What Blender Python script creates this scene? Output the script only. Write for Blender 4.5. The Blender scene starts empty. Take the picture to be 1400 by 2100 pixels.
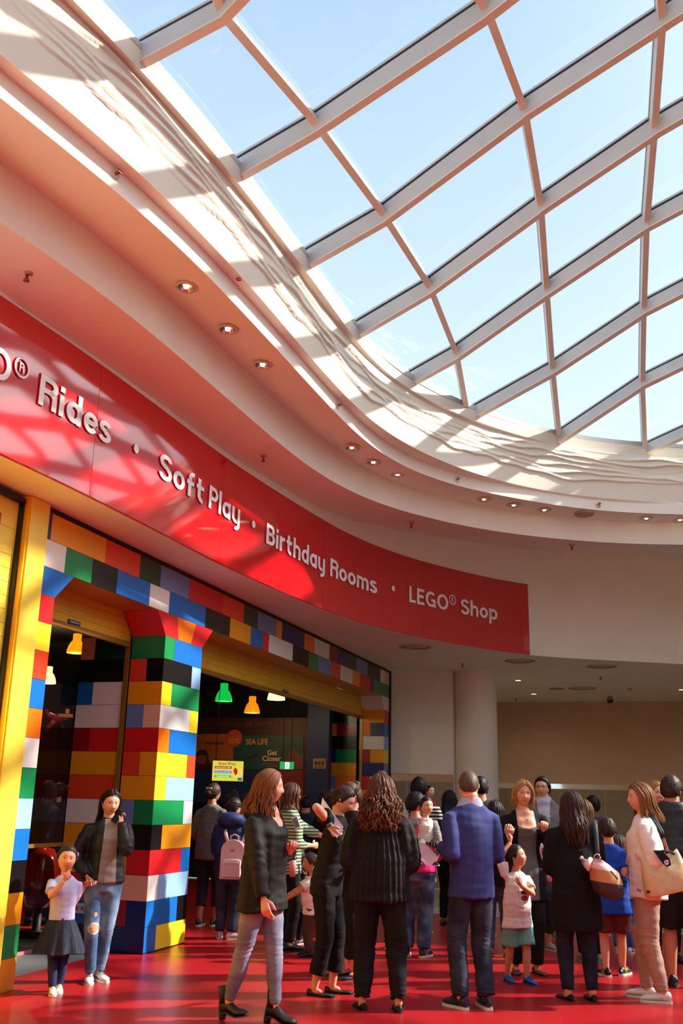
import bpy, bmesh, math, random
from mathutils import Vector, Matrix, noise
R = math.radians
scene = bpy.context.scene
COL = scene.collection

# ---------------------------------------------------------------- camera
CAM_H = 1.60
cam_data = bpy.data.cameras.new('camera')
cam = bpy.data.objects.new('camera', cam_data)
COL.objects.link(cam)
F_PX = 2020.28
cam_data.sensor_fit = 'VERTICAL'
cam_data.sensor_height = 36.0
cam_data.lens = 36.0 * F_PX / 2100.0
cam_data.clip_end = 300
PITCH, ROLL = 0.2855658, -0.02246833
_F = Vector((0, math.cos(PITCH), math.sin(PITCH)))
_U0 = Vector((0, -math.sin(PITCH), math.cos(PITCH)))
_R0 = Vector((1, 0, 0))
_RT = _R0 * math.cos(ROLL) - _U0 * math.sin(ROLL)
_UP = _R0 * math.sin(ROLL) + _U0 * math.cos(ROLL)
CAM = Vector((0, 0, CAM_H))
cam.matrix_world = Matrix(((_RT.x, _UP.x, -_F.x, 0), (_RT.y, _UP.y, -_F.y, 0), (_RT.z, _UP.z, -_F.z, CAM_H), (0, 0, 0, 1)))
scene.camera = cam

# ---------------------------------------------------------------- light
scene.view_settings.view_transform = 'Standard'
scene.view_settings.look = 'None'
scene.view_settings.gamma = 1.0
scene.view_settings.use_curve_mapping = False
scene.view_settings.exposure = 0.56
SUN_AZ, SUN_EL, SUN_E = R(9), R(36.5), 6.6
SKY_E = 0.95
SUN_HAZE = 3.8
sun_data = bpy.data.lights.new('sun', 'SUN')
sun_data.energy = SUN_E
sun_data.angle = R(1.5)
sun_data.color = (1.0, 0.93, 0.82)
sun = bpy.data.objects.new('sun', sun_data)
COL.objects.link(sun)
_sd = Vector((math.cos(SUN_AZ) * math.cos(SUN_EL), math.sin(SUN_AZ) * math.cos(SUN_EL), math.sin(SUN_EL)))
sun.rotation_euler = _sd.to_track_quat('Z', 'Y').to_euler()
sun.location = _sd * 60
world = bpy.data.worlds.new('sky')
scene.world = world
world.use_nodes = True
_nt = world.node_tree
_nt.nodes.clear()
_tc = _nt.nodes.new('ShaderNodeTexCoord')
_sx = _nt.nodes.new('ShaderNodeSeparateXYZ')
_rp = _nt.nodes.new('ShaderNodeValToRGB')
_rp.color_ramp.elements[0].position = 0.0
_rp.color_ramp.elements[0].color = (0.76, 0.87, 0.97, 1)
_rp.color_ramp.elements[1].position = 0.75
_rp.color_ramp.elements[1].color = (0.36, 0.53, 0.82, 1)
_e = _rp.color_ramp.elements.new(0.38)
_e.color = (0.62, 0.77, 0.93, 1)
_bg = _nt.nodes.new('ShaderNodeBackground')
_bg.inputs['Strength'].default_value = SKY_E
_wo = _nt.nodes.new('ShaderNodeOutputWorld')
_nt.links.new(_tc.outputs['Generated'], _sx.inputs[0])
_nt.links.new(_sx.outputs['Z'], _rp.inputs[0])
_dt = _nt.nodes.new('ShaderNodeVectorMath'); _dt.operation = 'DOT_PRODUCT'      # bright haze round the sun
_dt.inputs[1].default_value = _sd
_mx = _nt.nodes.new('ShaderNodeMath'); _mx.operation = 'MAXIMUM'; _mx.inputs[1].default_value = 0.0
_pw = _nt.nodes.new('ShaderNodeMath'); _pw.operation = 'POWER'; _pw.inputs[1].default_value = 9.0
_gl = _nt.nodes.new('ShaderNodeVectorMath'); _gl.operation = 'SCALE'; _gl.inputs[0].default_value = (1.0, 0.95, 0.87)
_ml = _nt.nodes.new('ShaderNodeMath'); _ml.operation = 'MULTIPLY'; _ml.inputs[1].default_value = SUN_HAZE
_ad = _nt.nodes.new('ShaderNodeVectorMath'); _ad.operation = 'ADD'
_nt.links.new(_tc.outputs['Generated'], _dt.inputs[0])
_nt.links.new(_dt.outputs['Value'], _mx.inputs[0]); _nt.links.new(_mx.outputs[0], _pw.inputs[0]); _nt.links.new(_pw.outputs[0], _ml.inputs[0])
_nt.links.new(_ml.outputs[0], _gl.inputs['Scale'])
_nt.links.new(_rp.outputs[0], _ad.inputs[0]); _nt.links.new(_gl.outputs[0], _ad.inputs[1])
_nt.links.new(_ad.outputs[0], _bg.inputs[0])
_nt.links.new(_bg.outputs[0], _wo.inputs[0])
scene.cycles.max_bounces = 8
scene.cycles.diffuse_bounces = 4
scene.cycles.glossy_bounces = 3
scene.cycles.transmission_bounces = 4
scene.cycles.transparent_max_bounces = 12
scene.cycles.caustics_reflective = False
scene.cycles.caustics_refractive = False
scene.cycles.sample_clamp_indirect = 6.0
scene.cycles.use_denoising = True

# ---------------------------------------------------------------- helpers
def lin(c):
    def f(v):
        v /= 255.0
        return v / 12.92 if v <= 0.04045 else ((v + 0.055) / 1.055) ** 2.4
    return (f(c[0]), f(c[1]), f(c[2]), 1.0)

_mats = {}
def mat(name, rgb=(200, 200, 200), rough=0.5, metal=0.0, spec=0.5, vary=0.06, scale=6.0, bump=0.0, bscale=40.0, emit=0.0, coat=0.0, stretch=None, trans=0.0, ior=None):
    """procedural principled material: colour with a faint noise variation, optional bump"""
    if name in _mats:
        return _mats[name]
    m = bpy.data.materials.new(name)
    m.use_nodes = True
    nt = m.node_tree
    b = nt.nodes['Principled BSDF']
    b.inputs['Roughness'].default_value = rough
    b.inputs['Metallic'].default_value = metal
    b.inputs['Specular IOR Level'].default_value = spec
    b.inputs['Coat Weight'].default_value = coat
    b.inputs['Transmission Weight'].default_value = trans
    c = lin(rgb)
    tc = nt.nodes.new('ShaderNodeTexCoord')
    mp = nt.nodes.new('ShaderNodeMapping')
    if stretch:
        mp.inputs['Scale'].default_value = stretch
    nt.links.new(tc.outputs['Object'], mp.inputs[0])
    nz = nt.nodes.new('ShaderNodeTexNoise')
    nz.inputs['Scale'].default_value = scale
    nz.inputs['Detail'].default_value = 3
    nt.links.new(mp.outputs[0], nz.inputs['Vector'])
    rp = nt.nodes.new('ShaderNodeValToRGB')
    rp.color_ramp.elements[0].position = 0.3
    rp.color_ramp.elements[1].position = 0.7
    rp.color_ramp.elements[0].color = tuple(max(0, v * (1 - vary)) for v in c[:3]) + (1,)
    rp.color_ramp.elements[1].color = tuple(min(1, v * (1 + vary)) for v in c[:3]) + (1,)
    nt.links.new(nz.outputs['Fac'], rp.inputs[0])
    nt.links.new(rp.outputs[0], b.inputs['Base Color'])
    if ior: b.inputs['IOR'].default_value = ior
    if emit > 0:
        nt.links.new(rp.outputs[0], b.inputs['Emission Color'])
        b.inputs['Emission Strength'].default_value = emit
    if bump > 0:
        n2 = nt.nodes.new('ShaderNodeTexNoise')
        n2.inputs['Scale'].default_value = bscale
        n2.inputs['Detail'].default_value = 4
        nt.links.new(mp.outputs[0], n2.inputs['Vector'])
        bp = nt.nodes.new('ShaderNodeBump')
        bp.inputs['Strength'].default_value = bump
        bp.inputs['Distance'].default_value = 0.02
        nt.links.new(n2.outputs['Fac'], bp.inputs['Height'])
        nt.links.new(bp.outputs[0], b.inputs['Normal'])
    _mats[name] = m
    return m

def glass_mat(name, tint=(1, 1, 1), refl=1.0):
    """thin architectural glass: clear pane with a fresnel reflection"""
    if name in _mats:
        return _mats[name]
    m = bpy.data.materials.new(name)
    m.use_nodes = True
    nt = m.node_tree
    nt.nodes.clear()
    o = nt.nodes.new('ShaderNodeOutputMaterial')
    t = nt.nodes.new('ShaderNodeBsdfTransparent')
    t.inputs[0].default_value = (*tint, 1)
    g = nt.nodes.new('ShaderNodeBsdfGlossy')
    g.inputs['Roughness'].default_value = 0.02
    lw = nt.nodes.new('ShaderNodeLayerWeight')
    lw.inputs['Blend'].default_value = 0.5
    pw = nt.nodes.new('ShaderNodeMath')
    pw.operation = 'POWER'
    pw.inputs[1].default_value = 5.0
    ml = nt.nodes.new('ShaderNodeMath')
    ml.operation = 'MULTIPLY_ADD'
    ml.inputs[1].default_value = 0.93 * refl
    ml.inputs[2].default_value = 0.07 * refl
    mx = nt.nodes.new('ShaderNodeMixShader')
    nt.links.new(lw.outputs['Facing'], pw.inputs[0])
    nt.links.new(pw.outputs[0], ml.inputs[0])
    nt.links.new(ml.outputs[0], mx.inputs[0])
    nt.links.new(t.outputs[0], mx.inputs[1])
    nt.links.new(g.outputs[0], mx.inputs[2])
    nt.links.new(mx.outputs[0], o.inputs[0])
    _mats[name] = m
    return m

def tag(o, label=None, cat=None, group=None, kind=None):
    if label: o['label'] = label
    if cat: o['category'] = cat
    if group: o['group'] = group
    if kind: o['kind'] = kind
    return o

def empty(name, loc=(0, 0, 0), rz=0.0, label=None, cat=None, group=None, kind=None):
    o = bpy.data.objects.new(name, None)
    o.empty_display_size = 0.1
    COL.objects.link(o)
    o.location = loc
    o.rotation_euler = (0, 0, rz)
    return tag(o, label, cat, group, kind)

def obj(name, bm, mats, parent=None, smooth=False, loc=None, auto=None):
    me = bpy.data.meshes.new(name)
    if isinstance(bm, bmesh.types.BMesh):
        bm.to_mesh(me)
        bm.free()
    else:
        me.from_pydata(bm[0], [], bm[1])
        me.update()
    if not isinstance(mats, (list, tuple)):
        mats = [mats]
    for m in mats:
        me.materials.append(m)
    if smooth:
        me.polygons.foreach_set('use_smooth', [True] * len(me.polygons))
    if auto is not None:
        me.polygons.foreach_set('use_smooth', [True] * len(me.polygons))
        me.set_sharp_from_angle(angle=R(auto))
    o = bpy.data.objects.new(name, me)
    COL.objects.link(o)
    if parent: o.parent = parent
    if loc is not None: o.location = loc
    return o

def box(bm, c, s, mi=0, rz=0.0, rot=None, bevel=0.0):
    """box centred at c, full sizes s"""
    M = Matrix.Translation(c) @ (rot.to_4x4() if rot else Matrix.Rotation(rz, 4, 'Z')) @ Matrix.Diagonal((s[0], s[1], s[2], 1))
    g = bmesh.ops.create_cube(bm, size=1.0, matrix=M)
    fs = {f for v in g['verts'] for f in v.link_faces}
    for f in fs: f.material_index = mi
    if bevel > 0:
        es = list({e for f in fs for e in f.edges})
        r = bmesh.ops.bevel(bm, geom=es, offset=bevel, segments=2, profile=0.5, affect='EDGES')
        for f in r['faces']: f.material_index = mi
    return fs

def quad(bm, pts, mi=0):
    f = bm.faces.new([bm.verts.new(p) for p in pts])
    f.material_index = mi
    return f

def tube(bm, pts, rad, seg=8, mi=0, cap=True, flat=1.0, up=None, smooth=True):
    """round or elliptical tube along points, radius per point (a number or (a, b))"""
    pts = [Vector(p) for p in pts]
    n = len(pts)
    rings = []
    ref = Vector(up) if up else None
    for i, p in enumerate(pts):
        t = (pts[min(i + 1, n - 1)] - pts[max(i - 1, 0)])
        if t.length < 1e-9: t = Vector((0, 0, 1))
        t.normalize()
        if ref is None:
            ref = Vector((1, 0, 0)) if abs(t.x) < 0.8 else Vector((0, 1, 0))
        u = ref - t * ref.dot(t)
        if u.length < 1e-6: u = t.orthogonal()
        u.normalize()
        v = t.cross(u)
        if up is None: ref = u
        r = rad[i] if isinstance(rad, (list, tuple)) else rad
        ra, rb = r if isinstance(r, (list, tuple)) else (r, r * flat)
        rings.append([bm.verts.new(p + u * (ra * math.cos(2 * math.pi * k / seg)) + v * (rb * math.sin(2 * math.pi * k / seg))) for k in range(seg)])
    for i in range(n - 1):
        for k in range(seg):
            f = bm.faces.new((rings[i][k], rings[i][(k + 1) % seg], rings[i + 1][(k + 1) % seg], rings[i + 1][k]))
            f.material_index = mi
            f.smooth = smooth
    if cap:
        for ring in (list(reversed(rings[0])), rings[-1]):
            f = bm.faces.new(ring)
            f.material_index = mi
    return rings

def lathe(bm, prof, seg=24, mi=0, c=(0, 0, 0), smooth=True):
    """revolve (r, z) profile about the z axis"""
    rings = [[bm.verts.new((c[0] + r * math.cos(2 * math.pi * k / seg), c[1] + r * math.sin(2 * math.pi * k / seg), c[2] + z)) for k in range(seg)] for r, z in prof]
    for a, b in zip(rings[:-1], rings[1:]):
        for k in range(seg):
            f = bm.faces.new((a[k], a[(k + 1) % seg], b[(k + 1) % seg], b[k]))
            f.material_index = mi
            f.smooth = smooth

def ell(bm, c, r, seg=16, rings=10, mi=0, rot=None):
    M = Matrix.Translation(c) @ (rot.to_4x4() if rot else Matrix.Identity(4)) @ Matrix.Diagonal((r[0], r[1], r[2], 1))
    g = bmesh.ops.create_uvsphere(bm, u_segments=seg, v_segments=rings, radius=1.0, matrix=M)
    for f in {f for v in g['verts'] for f in v.link_faces}:
        f.material_index = mi
        f.smooth = True

def text_mesh(body, size, extrude=0.01, bold=0.0, align='LEFT'):
    """built-in font turned into mesh data; returns verts, faces"""
    cu = bpy.data.curves.new('lettering', 'FONT')
    cu.body = body
    cu.size = size
    cu.extrude = extrude
    cu.offset = bold
    cu.align_x = align
    cu.resolution_u = 5
    o = bpy.data.objects.new('lettering', cu)
    COL.objects.link(o)
    dg = bpy.context.evaluated_depsgraph_get()
    me = o.evaluated_get(dg).to_mesh()
    vs = [tuple(v.co) for v in me.vertices]
    fs = [tuple(p.vertices) for p in me.polygons]
    o.evaluated_get(dg).to_mesh_clear()
    bpy.data.objects.remove(o)
    bpy.data.curves.remove(cu)
    return vs, fs

def ray(x, y):
    d = _F * F_PX + _RT * (x - 700) - _UP * (y - 1050)
    return d.normalized()
def atz(x, y, z):
    d = ray(x, y)
    return CAM + d * ((z - CAM_H) / d.z)
def at_dist(x, y, Y):
    """point of the place seen at photograph pixel (x, y), Y metres into the hall"""
    d = ray(x, y)
    return CAM + d * (Y / d.y)

# facade frame: s runs along the shop front, n points out of it
FP = Vector((-1.99479357, 11.32129923, 0))
FD = Vector((0.31500231, 0.9490909, 0))
FN = Vector((0.9490909, -0.31500231, 0))
FROT = math.atan2(FD.y, FD.x)
def fa(s, n, z):
    return FP + FD * s + FN * n + Vector((0, 0, z))
def fbox(bm, s0, s1, n0, n1, z0, z1, mi=0, bevel=0.0):
    box(bm, fa((s0 + s1) / 2, (n0 + n1) / 2, (z0 + z1) / 2), (s1 - s0, n1 - n0, z1 - z0), mi, rz=FROT, bevel=bevel)

# ---------------------------------------------------------------- plan curves of the ceiling tiers
P_WALL = [[-2.787, 7.58], [-2.553, 8.141], [-2.335, 8.708], [-2.127, 9.28], [-1.924, 9.853], [-1.727, 10.429], [-1.529, 11.005], [-1.315, 11.575], [-1.082, 12.137], [-0.776, 12.835], [-0.528, 13.392], [-0.275, 13.946], [-0.003, 14.489], [0.305, 15.013], [0.651, 15.511], [1.03, 15.986], [1.441, 16.432], [1.999, 16.947], [2.467, 17.334], [2.952, 17.697], [3.465, 18.0], [4.02, 18.216], [4.605, 18.362], [5.202, 18.481], [5.801, 18.594], [6.549, 18.735]]
P_F1 = [[-2.631, 6.55], [-2.396, 7.016], [-2.171, 7.487], [-1.965, 7.966], [-1.774, 8.452], [-1.594, 8.943], [-1.418, 9.434], [-1.244, 9.927], [-1.069, 10.419], [-0.847, 11.033], [-0.663, 11.521], [-0.463, 12.003], [-0.238, 12.473], [0.016, 12.927], [0.307, 13.355], [0.644, 13.748], [1.022, 14.102], [1.538, 14.498], [1.976, 14.777], [2.437, 15.016], [2.918, 15.211], [3.414, 15.367], [3.92, 15.49], [4.432, 15.573], [4.949, 15.605], [5.598, 15.588]]
P_F2 = [[-2.389, 5.66], [-2.138, 6.119], [-1.893, 6.58], [-1.661, 7.049], [-1.448, 7.526], [-1.252, 8.01], [-1.068, 8.499], [-0.89, 8.991], [-0.714, 9.483], [-0.496, 10.099], [-0.321, 10.592], [-0.144, 11.084], [0.043, 11.572], [0.246, 12.053], [0.477, 12.52], [0.747, 12.963], [1.062, 13.373], [1.526, 13.821], [1.947, 14.122], [2.397, 14.382], [2.863, 14.617], [3.339, 14.828], [3.828, 15.003], [4.331, 15.122], [4.846, 15.182], [5.496, 15.199]]
P_F3 = [[-2.354, 5.48], [-2.092, 5.934], [-1.844, 6.395], [-1.615, 6.865], [-1.401, 7.343], [-1.199, 7.826], [-1.008, 8.314], [-0.826, 8.806], [-0.653, 9.3], [-0.44, 9.919], [-0.263, 10.412], [-0.079, 10.903], [0.116, 11.389], [0.332, 11.865], [0.58, 12.324], [0.864, 12.761], [1.183, 13.173], [1.626, 13.65], [2.017, 13.995], [2.436, 14.305], [2.881, 14.575], [3.35, 14.798], [3.841, 14.969], [4.347, 15.088], [4.863, 15.161], [5.515, 15.207]]
P_RB = [[-2.036, 5.866], [-1.803, 6.32], [-1.578, 6.777], [-1.368, 7.241], [-1.172, 7.711], [-0.985, 8.186], [-0.804, 8.662], [-0.626, 9.14], [-0.45, 9.619], [-0.234, 10.218], [-0.067, 10.7], [0.1, 11.181], [0.284, 11.655], [0.503, 12.112], [0.763, 12.546], [1.062, 12.956], [1.394, 13.339], [1.851, 13.779], [2.244, 14.102], [2.655, 14.4], [3.086, 14.668], [3.537, 14.897], [4.008, 15.081], [4.496, 15.211], [4.996, 15.292], [5.629, 15.359]]
EXT = [(7.6, 15.4), (10, 15.1), (12.3, 14.1), (14, 12), (14.8, 9), (14.8, 5), (13.5, 0), (10.5, -4), (6.5, -6.5), (2, -7.2), (-1.5, -6), (-3.4, -3), (-4.0, 0), (-3.8, 2.2), (-3.1, 4.0)]
def loop(vis, sx=1.0, sy=1.0, n_vis=110, n_ext=70):
    """closed plan loop: the part the photograph shows, then its continuation round the hall"""
    def resample(p, n):
        t = [0.0]
        for a, b in zip(p[:-1], p[1:]):
            t.append(t[-1] + math.hypot(b[0] - a[0], b[1] - a[1]))
        out, k = [], 0
        for i in range(n):
            u = t[-1] * i / (n - 1)
            while k < len(p) - 2 and t[k + 1] < u: k += 1
            f = (u - t[k]) / (t[k + 1] - t[k])
            out.append([p[k][0] + f * (p[k + 1][0] - p[k][0]), p[k][1] + f * (p[k + 1][1] - p[k][1])])
        return out
    v = resample(vis, n_vis)
    for _ in range(4):
        w = [q[:] for q in v]
        for i in range(1, n_vis - 1):
            v[i] = [(w[i - 1][c] + 2 * w[i][c] + w[i + 1][c]) / 4 for c in (0, 1)]
    ext = [((x - 5.5) * sx + 5.5, (y - 5) * sy + 5) for x, y in EXT]
    e = resample([v[-1]] + [list(q) for q in ext] + [v[0]], n_ext + 2)
    e = v[-6:-1] + e + v[1:6]
    for _ in range(30):
        w = [list(q) for q in e]
        for i in range(6, len(e) - 6):
            e[i] = [(w[i - 1][c] + 2 * w[i][c] + w[i + 1][c]) / 4 for c in (0, 1)]
    return v + [list(q) for q in e[6:-6]]
N_VIS = 110
L_WALL = loop(P_WALL, 1.12, 1.30)
L_F1 = loop(P_F1, 1.06, 1.04)
L_F2 = loop(P_F2, 1.03, 1.0)
L_F3 = loop(P_F3, 1.02, 1.0)
L_RB = loop(P_RB)
NL = len(L_RB)
def zvals(knots, n=NL):
    """heights along the loop from (fraction of the visible run, z) knots; blended back to the first past it"""
    out = []
    for i in range(n):
        t = i / (N_VIS - 1)
        if t <= 1:
            for (a, za), (b, zb) in zip(knots[:-1], knots[1:]):
                if a <= t <= b:
                    out.append(za + (zb - za) * (t - a) / (b - a))
                    break
        else:
            u = (i - N_VIS + 1) / (n - N_VIS + 1)
            out.append(knots[-1][1] + (knots[0][1] - knots[-1][1]) * u)
    return out
Z_SOFFIT, Z_F1, Z_F2, Z_F3, Z_RB, Z_RIM = 4.24, 5.75, 6.15, 6.35, 7.165, 7.355
ZT_WALL = zvals([(0, 5.597), (0.3, 5.66), (0.42, 5.71), (0.5, 5.82), (0.6, 5.99), (0.75, 6.2), (1, 6.36)])
ZT_F1 = zvals([(0, 6.225), (0.25, 6.27), (0.5, 6.25), (0.6, 6.15), (1, 6.12)])
ZT_F2 = zvals([(0, 6.355), (0.5, 6.355), (1, 6.31)])
ZT_F3 = zvals([(0, 7.185), (0.5, 7.15), (0.75, 7.16), (1, 7.1)])
ZT_RB = zvals([(0, 7.37), (0.4, 7.37), (0.55, 7.32), (1, 7.355)])
def band(bm, la, za, lb, zb, mi=0):
    n = len(la)
    A = [bm.verts.new((la[i][0], la[i][1], za[i] if isinstance(za, list) else za)) for i in range(n)]
    B = [bm.verts.new((lb[i][0], lb[i][1], zb[i] if isinstance(zb, list) else zb)) for i in range(n)]
    for i in range(n):
        f = bm.faces.new((A[i], A[(i + 1) % n], B[(i + 1) % n], B[i]))
        f.smooth = True
        f.material_index = mi

# ---------------------------------------------------------------- materials of the place
WHITE = mat('plaster_white', (250, 244, 232), 0.75, vary=0.02, scale=2)
CREAM = mat('plaster_cream', (234, 225, 208), 0.8, vary=0.02, scale=2)
STEEL = mat('painted_beam', (192, 194, 192), 0.5, vary=0.03)
FLANGE = mat('beam_flange', (232, 224, 212), 0.5, vary=0.03)
GASKET = mat('black_gasket', (18, 18, 26), 0.6)
CHROME = mat('chrome', (220, 215, 205), 0.15, metal=1.0)
BLACK = mat('black_trim', (16, 15, 15), 0.5)
PANE = glass_mat('skylight_glass', (0.97, 0.985, 0.99), 1.0)
CLEAR = glass_mat('clear_glass', (0.93, 0.95, 0.95), 1.0)

# ---------------------------------------------------------------- skylight
def dome_z(x, y):
    d = 1e9
    p = Vector((x, y))
    for i in range(NL):
        a = Vector(L_RB[i]); b = Vector(L_RB[(i + 1) % NL]); ab = b - a
        t = max(0, min(1, (p - a).dot(ab) / max(ab.length_squared, 1e-9)))
        d = min(d, (a + ab * t - p).length)
    if not inside(x, y): return 7.40
    return 7.40 + 2.2 * (1 - math.exp(-d / 5.0))
def inside(x, y, L=None):
    L = L or L_RB
    c = False
    n = len(L)
    j = n - 1
    for i in range(n):
        xi, yi = L[i]; xj, yj = L[j]
        if (yi > y) != (yj > y) and x < (xj - xi) * (y - yi) / (yj - yi) + xi: c = not c
        j = i
    return c
NODE = {(1, 1): (-1.077, 6.369), (2, 1): (-0.346, 7.75), (2, 2): (1.119, 6.892), (3, 1): (0.347, 9.261), (3, 2): (1.678, 8.171), (3, 3): (2.784, 7.303), (4, 1): (0.986, 10.828), (4, 2): (2.15, 9.737), (4, 3): (3.163, 8.757), (5, 1): (1.503, 12.447), (5, 2): (2.575, 11.483), (5, 3): (3.587, 10.431), (6, 2): (3.019, 13.266), (6, 3): (4.073, 12.204), (7, 3): (4.516, 13.819), (7, 2): (3.46, 14.9), (8, 3): (5.0, 15.4), (6, 1): (1.87, 14.08), (1, 0): (-1.9, 6.68), (2, 0): (-1.35, 8.27), (3, 0): (-0.75, 9.9), (4, 0): (-0.1, 11.55), (5, 0): (0.6, 13.2)}
IR, JR = range(-8, 16), range(-1, 14)
STEP_A, STEP_B = (1.16, -0.99), (0.6, 1.55)                # bay sizes of the grid, continued past the measured joints
for _ in range(30):
    for (i, j) in [(i, j) for i in IR for j in JR if (i, j) not in NODE]:
        for (k, dx, dy) in (((i, j - 1), STEP_A[0], STEP_A[1]), ((i, j + 1), -STEP_A[0], -STEP_A[1]), ((i - 1, j), STEP_B[0], STEP_B[1]), ((i + 1, j), -STEP_B[0], -STEP_B[1])):
            if k in NODE:
                NODE[(i, j)] = (NODE[k][0] + dx, NODE[k][1] + dy)
                break
NODE3 = {k: Vector((x, y, dome_z(x, y))) for k, (x, y) in NODE.items()}
skylight = empty('window_1', (0, 0, 0), kind='structure')
def rim_clip(a, b):
    """the piece of segment a-b over the opening"""
    ia, ib = inside(a.x, a.y), inside(b.x, b.y)
    if ia and ib: return a, b
    if not ia and not ib: return None
    lo, hi = (a, b) if ia else (b, a)
    f0, f1 = 0.0, 1.0
    for _ in range(24):
        m = (f0 + f1) / 2
        p = lo.lerp(hi, m)
        if inside(p.x, p.y): f0 = m
        else: f1 = m
    q = lo.lerp(hi, min(1.0, f0 + 0.06))
    q.z = max(q.z, 7.40)
    return (lo, q) if ia else (q, lo)
def beam(a, b, w, h, name):
    d = (b - a)
    if d.length < 0.05: return
    t = d.normalized()
    m = (a + b) / 2
    e = 0.15
    gx = (dome_z(m.x + e, m.y) - dome_z(m.x - e, m.y)) / (2 * e)
    gy = (dome_z(m.x, m.y + e) - dome_z(m.x, m.y - e)) / (2 * e)
    up = Vector((-gx, -gy, 1.0))
    up = (up - t * up.dot(t)).normalized()
    side = t.cross(up).normalized()
    bm = bmesh.new()
    def bar(w0, w1, z0, z1, mi):
        vs = []
        for p in (a - t * 0.02, b + t * 0.02):
            vs.append([bm.verts.new(p + side * sx * ww / 2 + up * zz) for sx, ww, zz in ((-1, w0, z0), (1, w0, z0), (1, w1, z1), (-1, w1, z1))])
        for k in range(4):
            bm.faces.new((vs[0][k], vs[0][(k + 1) % 4], vs[1][(k + 1) % 4], vs[1][k])).material_index = mi
        bm.faces.new(vs[0][::-1]).material_index = mi
        bm.faces.new(vs[1]).material_index = mi
    bar(w, w, -h, -0.03, 0)
    bar(w * 1.04, w * 1.04, -h - 0.012, -h, 1)
    bar(w * 0.8, w * 0.8, -0.03, -0.004, 2)
    bar(w * 0.9, w * 0.9, 0.004, 0.03, 0)
    obj(name, bm, [STEEL, FLANGE, GASKET], skylight)
for i in IR:
    for j in JR:
        for (k, l, w) in (((i, j), (i, j + 1), 0.10), ((i, j), (i + 1, j), 0.10)):
            if k in NODE3 and l in NODE3:
                s = rim_clip(NODE3[k], NODE3[l])
                if s: beam(s[0], s[1], 0.085 if l == (i, j + 1) else 0.07, 0.21 if l == (i, j + 1) else 0.12, 'glazing_beam')
rest = bmesh.new()
n_rest = 0
for i in IR:
    for j in JR:
        ks = [(i, j), (i, j + 1), (i + 1, j + 1), (i + 1, j)]
        if all(k in NODE3 for k in ks) and any(inside(NODE3[k].x, NODE3[k].y) for k in ks):
            P = [NODE3[k] for k in ks]
            if -1 <= i <= 8 and -1 <= j <= 5:
                b_ = bmesh.new(); quad(b_, P); obj('pane', b_, PANE, skylight)
            else:
                quad(rest, P); n_rest += 1
tag(obj('pane', rest, PANE, skylight), kind='stuff')
# flashing strip where the glass meets the rim
bm = bmesh.new()
band(bm, L_RB, 7.34, L_RB, 7.415)
tag(obj('trim_5', bm, STEEL), kind='structure')

# ---------------------------------------------------------------- ceiling tiers
bm = bmesh.new(); band(bm, L_WALL, Z_SOFFIT, L_WALL, ZT_WALL)
tag(obj('wall_front', bm, WHITE), kind='structure')
bm = bmesh.new(); band(bm, L_WALL, ZT_WALL, L_F1, Z_F1)
band(bm, L_F1, ZT_F1, L_F2, Z_F2)
band(bm, L_F2, ZT_F2, L_F3, Z_F3)
tag(obj('ceiling_tiers', bm, WHITE), kind='structure')
bm = bmesh.new(); band(bm, L_F1, Z_F1, L_F1, ZT_F1)
tag(obj('trim_1', bm, WHITE), kind='structure')
bm = bmesh.new(); band(bm, L_F2, Z_F2, L_F2, ZT_F2)
tag(obj('trim_2', bm, WHITE), kind='structure')
bm = bmesh.new(); band(bm, L_F3, ZT_F3, L_RB, Z_RB); band(bm, L_RB, Z_RB, L_RB, ZT_RB)
tag(obj('trim_4', bm, CREAM), kind='structure')
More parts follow.
